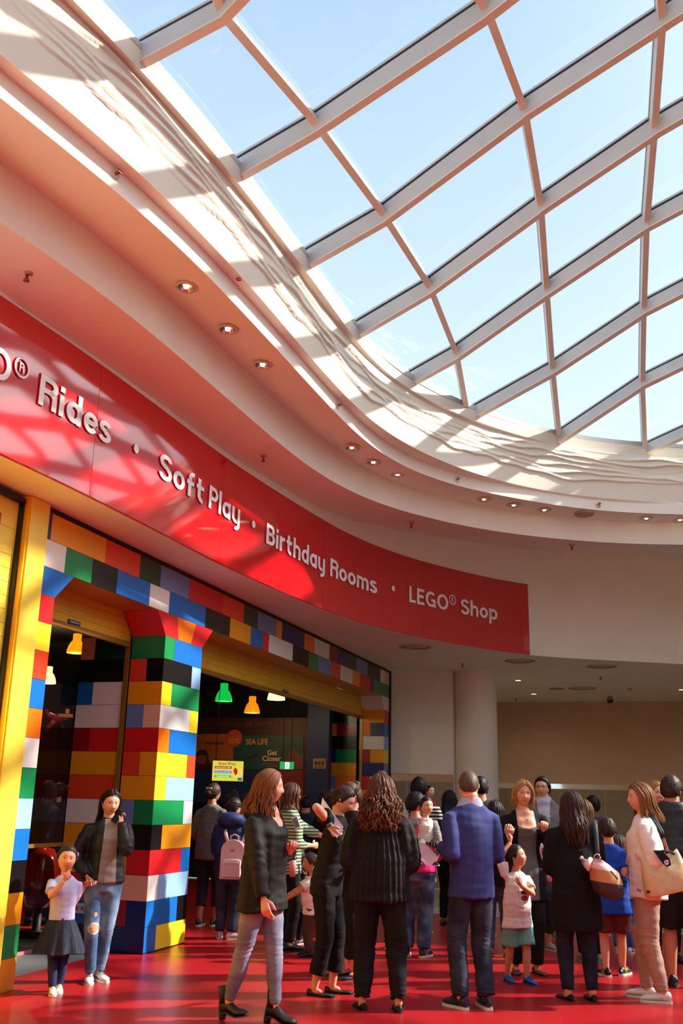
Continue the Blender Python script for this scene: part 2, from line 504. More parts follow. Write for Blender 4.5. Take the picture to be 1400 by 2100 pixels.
# frieze with wave relief
def frieze():
    nv = 64
    fine, arc = [], []
    sub = 7
    n_sub = N_VIS + 6
    for i in range(n_sub):
        a, b = L_F3[i], L_F3[i + 1]
        for k in range(sub):
            f = k / sub
            fine.append((a[0] + (b[0] - a[0]) * f, a[1] + (b[1] - a[1]) * f, ZT_F3[i]))
    arc = [0.0]
    for a, b in zip(fine[:-1], fine[1:]): arc.append(arc[-1] + math.hypot(b[0] - a[0], b[1] - a[1]))
    verts, faces = [], []
    K = 6
    def line(k, u):
        base = 0.36 + 0.10 * k
        w = 0.03 * math.sin(u * 2.6 + k * 0.9) + 0.018 * math.sin(u * 5.3 + k * 1.7) + 0.06 * noise.noise((u * 0.4, k * 0.3, 3.0)) + 0.013 * math.sin(u * 9.6 + k * 1.9 + 2 * math.sin(u * 1.3))
        return base + w
    for i, (x, y, zt) in enumerate(fine):
        j0, j1 = max(0, i - 1), min(len(fine) - 1, i + 1)
        t = Vector((fine[j1][0] - fine[j0][0], fine[j1][1] - fine[j0][1], 0)).normalized()
        nrm = Vector((t.y, -t.x, 0))          # towards the hall
        u = arc[i]
        ls = [line(k, u) for k in range(K)]
        amp = [0.04 * max(0.15, min(1, 0.75 + 1.1 * noise.noise((u * 0.8, k * 5.1, 0)))) for k in range(K)]
        amp = [v_ * min(1, u / 1.2) for v_ in amp]
        for r in range(nv + 1):
            v = r / nv
            d = 0.0
            for k in range(K):
                if v < ls[k]: continue
                w = 0.15
                q = (v - ls[k]) / w
                if q < 1:
                    rise = min(1, (v - ls[k]) / 0.014)
                    rise = rise * rise * (3 - 2 * rise)
                    d = max(d, amp[k] * rise * (1 - q) ** 1.3)
            if v > 0.93: d *= max(0, (1 - v) / 0.07)
            p = Vector((x, y, Z_F3 + (zt - Z_F3) * v)) + nrm * d
            verts.append(p)
        if i:
            o = i * (nv + 1)
            for r in range(nv):
                faces.append((o - nv - 1 + r, o + r, o + r + 1, o - nv + r))
    tag(obj('trim_3', ([tuple(v) for v in verts], faces), CREAM, smooth=True), kind='structure')
    bm = bmesh.new()
    rest = L_F3[n_sub:] + [L_F3[0]]
    zr = ZT_F3[n_sub:] + [ZT_F3[0]]
    for i in range(len(rest) - 1):
        quad(bm, [(*rest[i], Z_F3), (*rest[i + 1], Z_F3), (*rest[i + 1], zr[i + 1]), (*rest[i], zr[i])])
    tag(obj('trim_6', bm, CREAM), kind='structure')
frieze()

# ---------------------------------------------------------------- lower ceiling, roof slab, floor and outer walls
from mathutils.geometry import tessellate_polygon
FAR0 = Vector((4.323, 26.75)); FARD = Vector((8.823 - 4.323, 25.444 - 26.75)).normalized()
far_l = FAR0 - FARD * 3.4
far_r = FAR0 + FARD * 16
def ring(outer, inner, z, name, m):
    vs = [(p[0], p[1], z) for p in outer] + [(p[0], p[1], z) for p in inner]
    tris = tessellate_polygon([[Vector((p[0], p[1], 0)) for p in outer], [Vector((p[0], p[1], 0)) for p in inner]])
    return tag(obj(name, (vs, [tuple(t) for t in tris]), m), kind='structure')
fL = fa(-22, -0.3, 0); fR = fa(9.78, -0.3, 0); fS = fa(9.78, -3.5, 0)
OUT = [(-9.5, -16), (20, -16), (20, 23.0), (far_r.x, far_r.y), (far_l.x, far_l.y), (1.2, 23.5), (fa(9.9, -2.5, 0).x, fa(9.9, -2.5, 0).y), (fR.x, fR.y), (fL.x, fL.y)]
ring(OUT, L_WALL, Z_SOFFIT, 'ceiling', WHITE)
ring([(-14, -18), (22, -18), (22, 30), (-14, 30)], L_RB, 7.37, 'roof', WHITE)

# floor: red resilient floor by the shop front, pale tiles beyond
RED = mat('red_floor', (166, 27, 31), 0.30, vary=0.05, scale=1.2, bump=0.015, bscale=220, spec=0.4)
TILE = mat('pale_tile', (186, 170, 150), 0.3, vary=0.06, scale=3)
GREYF = mat('grey_entrance_mat', (92, 92, 96), 0.55, vary=0.12, scale=30)
def flat(pts, z, name, m, kind='structure'):
    vs = [(p[0], p[1], z) for p in pts]
    tris = tessellate_polygon([[Vector((p[0], p[1], 0)) for p in pts]])
    return tag(obj(name, (vs, [tuple(t) for t in tris]), m), kind=kind)
flat([(-16, -18), (22, -18), (22, 34), (-16, 34)], -0.012, 'floor', TILE)
q = lambda s, n: (fa(s, n, 0).x, fa(s, n, 0).y)
flat([q(-13, -0.2), q(-2.3, -0.2), q(-2.3, -0.38), q(-0.05, -0.38), q(-0.05, -0.2), q(0.9, -0.2), q(0.97, -7.5), q(9.4, -7.5), q(9.4, 0.0), q(7.0, 0.0), q(6.35, 1.4), q(5.0, 4.8), q(4.0, 7.2), q(-2, 7.2), q(-3, 9.5), q(-13, 9.5)], 0.0, 'floor_red', RED)
flat([q(-2.3, -0.38), q(-0.05, -0.38), q(-0.05, -7.5), q(-2.3, -7.5)], -0.001, 'floor_mat', GREYF)

# facade wall to the left of the picture, interior shell, back walls
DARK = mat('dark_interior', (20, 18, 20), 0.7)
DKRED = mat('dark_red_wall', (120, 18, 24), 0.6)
NAVY = mat('navy_panel', (24, 34, 66), 0.5)
BEIGE = mat('beige_plaster', (214, 180, 150), 0.8, vary=0.03, scale=3)
DADO = mat('stone_dado', (160, 140, 112), 0.45, vary=0.08, scale=5)
bm = bmesh.new(); fbox(bm, -22, -6.0, -0.4, -0.05, 0, 4.3)
tag(obj('wall_left', bm, mat('yellow_wall', (250, 205, 40), 0.45)), kind='structure')
bm = bmesh.new()
quad(bm, [fa(-6, -7.5, 0), fa(12, -7.5, 0), fa(12, -7.5, 4.3), fa(-6, -7.5, 4.3)])
quad(bm, [fa(-6, -7.5, 0), fa(-6, -0.3, 0), fa(-6, -0.3, 4.3), fa(-6, -7.5, 4.3)])
quad(bm, [fa(9.9, -7.5, 0), fa(9.9, -1.2, 0), fa(9.9, -1.2, 4.3), fa(9.9, -7.5, 4.3)])
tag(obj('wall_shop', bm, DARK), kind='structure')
bm = bmesh.new()
quad(bm, [fa(-6, -0.5, 4.0), fa(10, -0.5, 4.0), fa(10, -7.6, 4.0), fa(-6, -7.6, 4.0)])
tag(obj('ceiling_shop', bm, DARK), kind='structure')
bm = bmesh.new()
fbox(bm, -5.5, 0.2, -4.1, -4.0, 0, 2.75)
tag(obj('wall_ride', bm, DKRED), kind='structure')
# walls behind and to the right of the camera
bm = bmesh.new()
quad(bm, [(-9.5, -16, 0), (20, -16, 0), (20, -16, 4.3), (-9.5, -16, 4.3)])
tag(obj('wall_back', bm, BEIGE), kind='structure')
bm = bmesh.new()
quad(bm, [(20, -16, 0), (20, 23, 0), (20, 23, 4.3), (20, -16, 4.3)])
tag(obj('wall_right', bm, BEIGE), kind='structure')

# far wall with stone dado and mirror strip
def dado_wall(a, b, name, upper):
    a = Vector((a[0], a[1], 0)); b = Vector((b[0], b[1], 0))
    t = (b - a).normalized(); nr = Vector((t.y, -t.x, 0))
    if nr.y > 0: nr = -nr
    up = Vector((0, 0, 1))
    bm = bmesh.new()
    def slab(z0, z1, d, mi, u0=0.0, u1=None):
        u1 = (b - a).length if u1 is None else u1
        p, q_ = a + t * u0, a + t * u1
        vs = [bm.verts.new(v) for v in (p + up * z0 + nr * d, q_ + up * z0 + nr * d, q_ + up * z1 + nr * d, p + up * z1 + nr * d)]
        bm.faces.new(vs).material_index = mi
    L = (b - a).length
    slab(2.16, 4.3, 0.0, 0)
    slab(2.03, 2.15, 0.012, 1)
    slab(2.15, 2.17, 0.006, 3)
    wt, ht = 1.42, 0.995
    k = 0
    u = 0.35 - wt
    while u < L:
        for r in range(2):
            slab(r * (ht + 0.02), r * (ht + 0.02) + ht, 0.008, 2, max(0, u + 0.01), min(L, u + wt - 0.01))
        u += wt
    slab(0, 2.03, 0.0, 3)
    tag(obj(name, bm, [upper, mat('mirror_strip', (225, 228, 232), 0.04, metal=1.0, vary=0.0), DADO, mat('grout', (206, 190, 165), 0.7)]), kind='structure')
dado_wall(far_l, far_r, 'wall_far', BEIGE)
dado_wall((1.10, 20.72), (2.38, 20.58), 'wall_return', WHITE)
bm = bmesh.new()
quad(bm, [(2.38, 20.58, 0), (2.6, 20.9, 0), (2.6, 20.9, 4.3), (2.38, 20.58, 4.3)])
quad(bm, [(2.6, 20.9, 0), (far_l.x, far_l.y, 0), (far_l.x, far_l.y, 4.3), (2.6, 20.9, 4.3)])
tag(obj('wall_corner', bm, WHITE), kind='structure')
bm = bmesh.new(); fbox(bm, 9.72, 9.82, -1.0, 0.02, 0, 4.22)
tag(obj('trim_7', bm, BLACK), kind='structure')

# round column
col = empty('column', (2.86, 20.62, 0), label='round white plaster column standing right of the brick shop front', cat='column')
bm = bmesh.new(); lathe(bm, [(0.425, 0.0), (0.425, 4.25)], 48)
obj('shaft', bm, WHITE, col)
bm = bmesh.new(); lathe(bm, [(0.44, 0.0), (0.44, 0.15), (0.425, 0.155)], 48)
obj('base', bm, STEEL, col)

# ---------------------------------------------------------------- toy-brick shop front
BR = {'r': (212, 32, 38), 'y': (255, 224, 44), 'o': (245, 120, 20), 'a': (240, 160, 24), 'b': (22, 106, 190), 'l': (150, 190, 236), 'm': (110, 140, 190), 'g': (22, 136, 76), 'k': (18, 16, 16), 'w': (238, 232, 226), 'c': (228, 70, 40), 'd': (150, 14, 28), 'n': (16, 42, 110), 'p': (232, 190, 160), 'f': (14, 74, 36)}
BKEYS = list(BR)
BMATS = [mat('brick_' + str(i), BR[k], 0.28, vary=0.02, spec=0.5) for i, k in enumerate(BKEYS)]
BIX = {k: i for i, k in enumerate(BKEYS)}
RH = 0.261
def brick_face(bm, P, row_defs, z0=0.0, gap=0.002):
    """row_defs: list of rows from the bottom, each [(u0, u1, colour)...]; P(u, d, z) maps to the place. each brick is a slab with a fine joint"""
    for k, row in enumerate(row_defs):
        for (u0, u1, c) in row:
            za, zb = z0 + k * RH + gap, z0 + (k + 1) * RH - gap
            a, b = u0 + gap, u1 - gap
            if b <= a: continue
            mi = BIX[c]
            f = [bm.verts.new(P(u, 0.0, z)) for u, z in ((a, za), (b, za), (b, zb), (a, zb))]
            g = [bm.verts.new(P(u, -0.02, z)) for u, z in ((a, za), (b, za), (b, zb), (a, zb))]
            bm.faces.new(f).material_index = mi
            for i in range(4):
                bm.faces.new((f[i], g[i], g[(i + 1) % 4], f[(i + 1) % 4])).material_index = mi
def rows(spec, u0, u1):
    """spec: one string per row from the top, e.g. 'g.25 b' -> colours with the end fraction of each but the last"""
    out = []
    for s in reversed(spec):
        x = u0
        r = []
        for tok in s.split():
            fr = float(tok[1:]) if len(tok) > 1 else 1.0
            e = u0 + (u1 - u0) * fr
            r.append((x, e, tok[0]))
            x = e
        out.append(r)
    return out
def pier(name, label, s0, s1, outer, front, inner, reveal, inner_to, cap_rows, cap_front_flare, cap_side):
    root = empty(name, fa((s0 + s1) / 2, -0.5, 0), 0, label, 'pillar')
    inv = Matrix.Translation(root.location).inverted()
    def done(nm, bm, mats):
        bm.transform(inv)
        return obj(nm, bm, mats, root)
    bm = bmesh.new()
    brick_face(bm, lambda u, d, z: fa(u, d, z), rows(front, s0, s1))
    sgn = 1
    brick_face(bm, lambda u, d, z: fa(s0 - d, u, z), rows(outer, -reveal, 0.0))
    fbox(bm, s0 + 0.006, s1 - 0.006, -reveal, -0.006, 0, 13 * RH, BIX['k'])
    done('shaft', bm, BMATS)
    bm = bmesh.new()
    brick_face(bm, lambda u, d, z: fa(s0 - d, u, z), rows(inner, -inner_to, -reveal - 0.055))
    fbox(bm, s0 + 0.006, s1 - 0.006, -inner_to, -reveal - 0.055, 0, 13 * RH, BIX['k'])
    done('inner_jamb', bm, BMATS)
    # flared capital
    zb, zt = 13 * RH, 14 * RH
    bm = bmesh.new()
    fl, fr, fs = cap_front_flare
    x = 0.0
    for tok in cap_rows.split():
        e = float(tok[1:]) if len(tok) > 1 else 1.0
        lo = [s0 + (s1 - s0) * x, s0 + (s1 - s0) * e]
        hi = [s0 - fl + (s1 - s0 + fl + fr) * x, s0 - fl + (s1 - s0 + fl + fr) * e]
        quad(bm, [fa(lo[0], 0, zb), fa(lo[1], 0, zb), fa(hi[1], 0.0, zt), fa(hi[0], 0.0, zt)], BIX[tok[0]])
        x = e
    quad(bm, [fa(s0, 0, zb), fa(s0 - fl, 0, zt), fa(s0 - fl, -reveal, zt), fa(s0, -reveal, zb)], BIX[cap_side])
    quad(bm, [fa(s1, 0, zb), fa(s1 + fr, 0, zt), fa(s1 + fr, -reveal, zt), fa(s1, -reveal, zb)], BIX[cap_side])
    done('capital', bm, BMATS)
    bm = bmesh.new()
    fbox(bm, s0 - 0.02, s1, -0.5, 0.004, 0.0, 0.012)
    done('plinth_shadow_gap', bm, BLACK)
    return root
pier('brick_pillar', 'multicoloured toy-brick pillar with red flared capital between the two doorways', 0.0, 0.966,
     ['g', 'c.5 k', 'a', 'm.5 p', 'r', 'c.5 a', 'a', 'm.45 g', 'k', 'a.35 r', 'p', 'd.45 n', 'n'],
     ['g.25 b', 'k.75 l', 'y.25 g', 'w.77 y', 'o.27 b', 'y.77 c', 'y.27 l', 'g.76 w', 'k.25 a', 'r.77 b', 'w.24 l', 'b.75 k', 'b.27 y'],
     ['p.3 f', 'k', 'b.33 w', 'w', 'd.35 r', 'a', 'c', 'w', 'a', 'a.4 r', 'r', 'b', 'k'],
     0.43, 1.10, 'r.33 o.67 r', (0.22, 0.27, 0), 'r')
pier('brick_pillar', 'multicoloured toy-brick pillar with white capital at the far end of the shop front', 9.36, 9.715,
     ['a', 'o.45 n', 'w', 'd.45 a', 'n', 'r.45 w', 'a', 'g.5 k', 'b', 'y', 'r.5 w', 'b', 'n'],
     ['r', 'b', 'l', 'y', 'm', 'w', 'r', 'g', 'b', 'y', 'k', 'r', 'b'],
     ['f', 'a.32 d', 'k', 'n.3 g', 'a', 'm.33 o', 'w', 'r', 'g', 'b', 'a', 'k', 'n'],
     0.52, 1.20, 'w', (0.2, 0.0, 0), 'w')
# narrow left pillar and yellow pilaster
root = empty('brick_pillar', fa(-2.35, -0.3, 0), 0, 'narrow toy-brick pillar with blue flared capital left of the left doorway', 'pillar')
inv = Matrix.Translation(root.location).inverted()
bm = bmesh.new()
brick_face(bm, lambda u, d, z: fa(u, d, z), rows(['r', 'y', 'c', 'b', 'o', 'w', 'g', 'l', 'b', 'k', 'a', 'g', 'a'], -2.485, -2.232))
fbox(bm, -2.48, -2.238, -0.5, -0.006, 0, 13 * RH, BIX['k'])
bm.transform(inv); obj('shaft', bm, BMATS, root)
bm = bmesh.new()
zb, zt = 13 * RH, 14 * RH
quad(bm, [fa(-2.485, 0, zb), fa(-2.232, 0, zb), fa(-1.95, 0, zt), fa(-2.485, 0, zt)], BIX['b'])
quad(bm, [fa(-2.232, 0, zb), fa(-2.232, -0.43, zb), fa(-1.95, -0.43, zt), fa(-1.95, 0, zt)], BIX['b'])
bm.transform(inv); obj('capital', bm, BMATS, root)
YEL = mat('yellow_panel', (255, 224, 76), 0.35, vary=0.03)
bm = bmesh.new()
fbox(bm, -2.77, -2.49, -0.3, 0.03, 0, 4.235, 0, bevel=0.004)
tag(obj('yellow_pilaster', bm, YEL), 'plain yellow pilaster strip between the printed panel and the brick pillar', 'pilaster')
# printed yellow panel door at far left
root = empty('printed_panel', fa(-3.9, -0.1, 0), 0, 'big yellow panel printed with brick lines and a boat, at the left edge', 'panel')
inv = Matrix.Translation(root.location).inverted()
bm = bmesh.new(); fbox(bm, -5.2, -2.81, -0.3, -0.08, 0, 4.16)
bm.transform(inv); obj('board', bm, YEL, root)
bm = bmesh.new()
LINE = mat('print_line', (226, 150, 40), 0.4)
rnd = random.Random(4)
for k in range(1, 34):
    z = 0.12 + k * 0.122
    for (u0, u1) in ((-4.6, -3.55), (-3.5, -3.2 + rnd.random() * 0.15), (-3.05 - rnd.random() * 0.1, -2.83)):
        if rnd.random() < 0.82: fbox(bm, u0, u1, -0.081, -0.0785, z, z + 0.006)
for (a, b) in (((-3.0, 3.5), (-2.88, 2.4)), ((-3.05, 2.3), (-2.9, 1.2)), ((-3.2, 3.2), (-3.0, 2.1))):
    tube(bm, [fa(a[0], -0.079, a[1]), fa(b[0], -0.079, b[1])], 0.006, 6, 1)
bm.transform(inv); obj('printed_lines', bm, [LINE, mat('print_line_pale', (255, 236, 150), 0.4)], root)
bm = bmesh.new()
hull = [(-3.3, 2.86), (-2.92, 2.86), (-2.86, 2.93), (-3.0, 2.93), (-3.02, 2.97), (-3.16, 2.97), (-3.18, 2.93), (-3.34, 2.93)]
bm.faces.new([bm.verts.new(fa(u, -0.077, z)) for u, z in hull])
for u in (-2.9, -3.2): tube(bm, [fa(u - 0.1, -0.0765, 2.82), fa(u - 0.05, -0.0765, 2.84), fa(u, -0.0765, 2.82)], 0.012, 6)
bm.transform(inv); obj('printed_boat', bm, mat('print_orange', (238, 150, 40), 0.4), root)
bm = bmesh.new(); fbox(bm, -5.3, -2.795, -0.3, -0.02, 4.16, 4.20); fbox(bm, -2.815, -2.795, -0.3, -0.03, 0, 4.18)
bm.transform(inv); obj('shadow_gap_frame', bm, BLACK, root)
bm = bmesh.new(); fbox(bm, -2.795, -2.772, -0.2, 0.015, 0, 4.235)
bm.transform(inv); obj('edge_trim', bm, mat('amber_trim', (245, 185, 20), 0.35), root)
bm = bmesh.new(); fbox(bm, -3.6, -3.055, -0.08, -0.072, 3.62, 4.0, 0)
box(bm, fa(-3.08, -0.07, 3.74), (0.03, 0.004, 0.03), 1, rz=FROT)
tube(bm, [fa(-3.13 + 0.06 * math.cos(a), -0.070, 3.8 + 0.06 * math.sin(a)) for a in [i * 0.5 for i in range(-3, 4)]], 0.008, 6, 1)
bm.transform(inv); obj('red_logo_board', bm, [mat('logo_red', (200, 20, 40), 0.4), mat('logo_yellow', (250, 200, 40), 0.4)], root)

# lintel: two rows of bricks on a beam
root = empty('brick_lintel', fa(3.6, -0.2, 3.65), 0, 'two-row toy-brick lintel beam running over both doorways', 'lintel')
inv = Matrix.Translation(root.location).inverted()
def seq(s): 
    t = s.split(); out = []; x = float(t[0])
    for k in range(1, len(t), 2):
        e = float(t[k + 1]); out.append((x, e, t[k])); x = e
    return out
low = seq('-2.48 w -2.12 g -1.64 k -1.15 b -.44 w .03 b 1.0 k 1.75 a 2.45 b 2.9 r 3.12 w 4.1 k 4.83 g 5.28 m 5.98 c 6.48 w 7.2 a 7.65 r 8.35 n 8.6 g 9.72')
top = seq('-2.4 a -1.42 c -.7 f -.22 m .51 r 1.48 c 2.18 f 2.67 m 3.4 a 3.62 n 4.6 o 5.1 w 5.85 d 6.3 n 6.8 f 7.42 m 8.15 k 9.05 w 9.35 p 9.72')
bm = bmesh.new()
brick_face(bm, lambda u, d, z: fa(u, d, z), [low, top], z0=14 * RH)
bm.transform(inv); obj('brick_courses', bm, BMATS, root)
bm = bmesh.new()
fbox(bm, -2.48, 9.715, -0.46, -0.008, 14 * RH + 0.003, 16 * RH - 0.002)
bm.transform(inv); obj('underside', bm, mat('lintel_underside', (196, 140, 70), 0.3, vary=0.15, scale=2), root)
bm = bmesh.new(); fbox(bm, -2.48, -2.405, -0.3, 0.004, 15 * RH, 16 * RH)
bm.transform(inv); obj('end_block', bm, BMATS[BIX['n']], root)
bm = bmesh.new(); fbox(bm, -2.48, 9.72, -0.46, -0.03, 16 * RH, 4.245)
bm.transform(inv); obj('shadow_gap', bm, BLACK, root)

# roller shutters with their rails
SHUT = mat('shutter_yellow', (226, 176, 40), 0.3, vary=0.04, scale=3)
GOLD = mat('gold_rail', (170, 125, 50), 0.35, metal=0.4)
def shutter(s0, s1, zb, n, label, sign_s):
    root = empty('roller_shutter', fa((s0 + s1) / 2, n, zb), 0, label, 'shutter')
    inv = Matrix.Translation(root.location).inverted()
    bm = bmesh.new()
    k = 0
    z = zb + 0.05
    while z < 14 * RH - 0.001:
        z1 = min(z + 0.085, 14 * RH)
        fbox(bm, s0, s1, n - 0.03, n, z + 0.003, z1)
        z = z1
    fbox(bm, s0, s1, n - 0.025, n - 0.006, zb + 0.04, 14 * RH)
    bm.transform(inv); obj('slats', bm, SHUT, root)
    bm = bmesh.new(); fbox(bm, s0, s1, n - 0.04, n + 0.012, zb - 0.012, zb + 0.05, 0, bevel=0.006)
    bm.transform(inv); obj('bottom_rail', bm, GOLD, root)
    for s in (s0, s1):
        bm = bmesh.new(); fbox(bm, s - 0.012, s + 0.012, n - 0.045, n + 0.01, 0, 14 * RH)
        bm.transform(inv); obj('guide_rail', bm, [GOLD], root)
    bm = bmesh.new(); fbox(bm, sign_s - 0.11, sign_s + 0.11, n + 0.012, n + 0.018, zb + 0.052, zb + 0.095)
    bm.transform(inv); pl = obj('nameplate', bm, NAVY, root)
    bm = bmesh.new()
    for t in range(9): fbox(bm, sign_s - 0.085 + t * 0.02, sign_s - 0.073 + t * 0.02, n + 0.0185, n + 0.0195, zb + 0.065, zb + 0.083)
    bm.transform(inv); obj('nameplate_lettering', bm, mat('plate_letter', (190, 205, 225), 0.5), pl)
shutter(-2.24, -0.01, 3.275, -0.455, 'raised yellow roller shutter over the left doorway', -1.2)
shutter(0.975, 9.35, 3.225, -0.455, 'long raised yellow roller shutter over the wide right doorway', 5.0)

# glazed screen in the left doorway
root = empty('glass_screen', fa(-1.5, -0.9, 0), 0, 'glazed screen with gold transom inside the left doorway', 'screen')
inv = Matrix.Translation(root.location).inverted()
bm = bmesh.new(); fbox(bm, -2.6, -0.02, -1.12, -1.09, 1.05, 1.09)
bm.transform(inv); obj('transom', bm, GOLD, root)
bm = bmesh.new(); fbox(bm, -2.6, -0.02, -1.12, -1.08, 0.0, 0.03)
bm.transform(inv); obj('sill', bm, mat('red_sill', (190, 120, 110), 0.4), root)
bm = bmesh.new(); quad(bm, [fa(-2.6, -1.105, 0.03), fa(-0.02, -1.105, 0.03), fa(-0.02, -1.105, 3.2), fa(-2.6, -1.105, 3.2)])
bm.transform(inv); obj('pane', bm, CLEAR, root)
# twin wall sockets on the inner jamb
SOCK = mat('socket_grey', (205, 200, 195), 0.4)
for k, n in enumerate((-0.79, -0.60)):
    root = empty('wall_socket', fa(-0.03, n, 0.42), FROT, ('left' if k == 0 else 'right') + ' one of two pale wall sockets low on the blue brick of the door jamb', 'socket')
    bm = bmesh.new(); box(bm, (0, 0, 0), (0.012, 0.14, 0.105), 0, bevel=0.003)
    obj('plate', bm, SOCK, root)
    for d in (-0.035, 0.035):
        bm = bmesh.new(); box(bm, (-0.007, d, 0.0), (0.004, 0.03, 0.04), 0)
        obj('outlet', bm, mat('socket_dark', (120, 115, 110), 0.4), root)

# ---------------------------------------------------------------- red fascia sign with raised lettering
_arc = [0.0]
for _i in range(len(P_WALL) - 1):
    _arc.append(_arc[-1] + math.hypot(P_WALL[_i + 1][0] - P_WALL[_i][0], P_WALL[_i + 1][1] - P_WALL[_i][1]))
_dense = []
for _i in range(N_VIS): _dense.append(L_WALL[_i])
_da = [0.0]
for _i in range(N_VIS - 1): _da.append(_da[-1] + math.hypot(_dense[_i + 1][0] - _dense[_i][0], _dense[_i + 1][1] - _dense[_i][1]))
_scale_arc = _arc[-1] / _da[-1]
def wall_pt(u, z, off=0.0):
    """point on the curved wall, u metres along it from the left edge of the picture, off metres proud"""
    u = u / _scale_arc
    if u <= 0:
        a, b, t = _dense[0], _dense[1], u / _da[1]
    else:
        k = 0
        while k < N_VIS - 2 and _da[k + 1] < u: k += 1
        a, b = _dense[k], _dense[k + 1]
        t = (u - _da[k]) / (_da[k + 1] - _da[k])
    def tan(k):
        p, q = _dense[max(0, k - 1)], _dense[min(N_VIS - 1, k + 1)]
        return Vector((q[0] - p[0], q[1] - p[1], 0)).normalized()
    k0 = _dense.index(a)
    d = tan(k0).lerp(tan(k0 + 1), max(0, min(1, t))).normalized()
    nr = Vector((d.y, -d.x, 0))
    return Vector((a[0] + (b[0] - a[0]) * t, a[1] + (b[1] - a[1]) * t, z)) + nr * off
SIGNRED = mat('gloss_red_sign', (206, 18, 28), 0.06, vary=0.02, scale=1.0, ior=1.9)
sign = empty('fascia_sign', wall_pt(6, 4.26), 0, 'long curved gloss red fascia sign with white lettering above the shop front', 'sign')
sinv = Matrix.Translation(sign.location).inverted()
edges = [-1.9] + [1.18, 3.9, 6.86, 9.81, 12.47]
for a, b in zip(edges[:-1], edges[1:]):
    bm = bmesh.new()
    n = max(4, int((b - a) / 0.1))
    us = [a + 0.003 + (b - a - 0.006) * k / n for k in range(n + 1)]
    C4 = ((4.245, 0.0), (4.245, 0.03), (5.555, 0.03), (5.555, 0.0))
    for r in range(3):
        F = [[bm.verts.new(wall_pt(u, z, o)) for u in us] for z, o in C4[r:r + 2]]
        for k in range(n):
            bm.faces.new((F[0][k], F[0][k + 1], F[1][k + 1], F[1][k])).smooth = (r == 1)
    for u in (us[0], us[-1]):
        bm.faces.new([bm.verts.new(wall_pt(u, z, o)) for z, o in C4])
    bm.transform(sinv)
    obj('panel', bm, SIGNRED, sign)
LETTER = mat('white_letter', (250, 247, 243), 0.4, vary=0.02)
LEDGE = mat('letter_edge', (176, 40, 60), 0.5, vary=0.02)
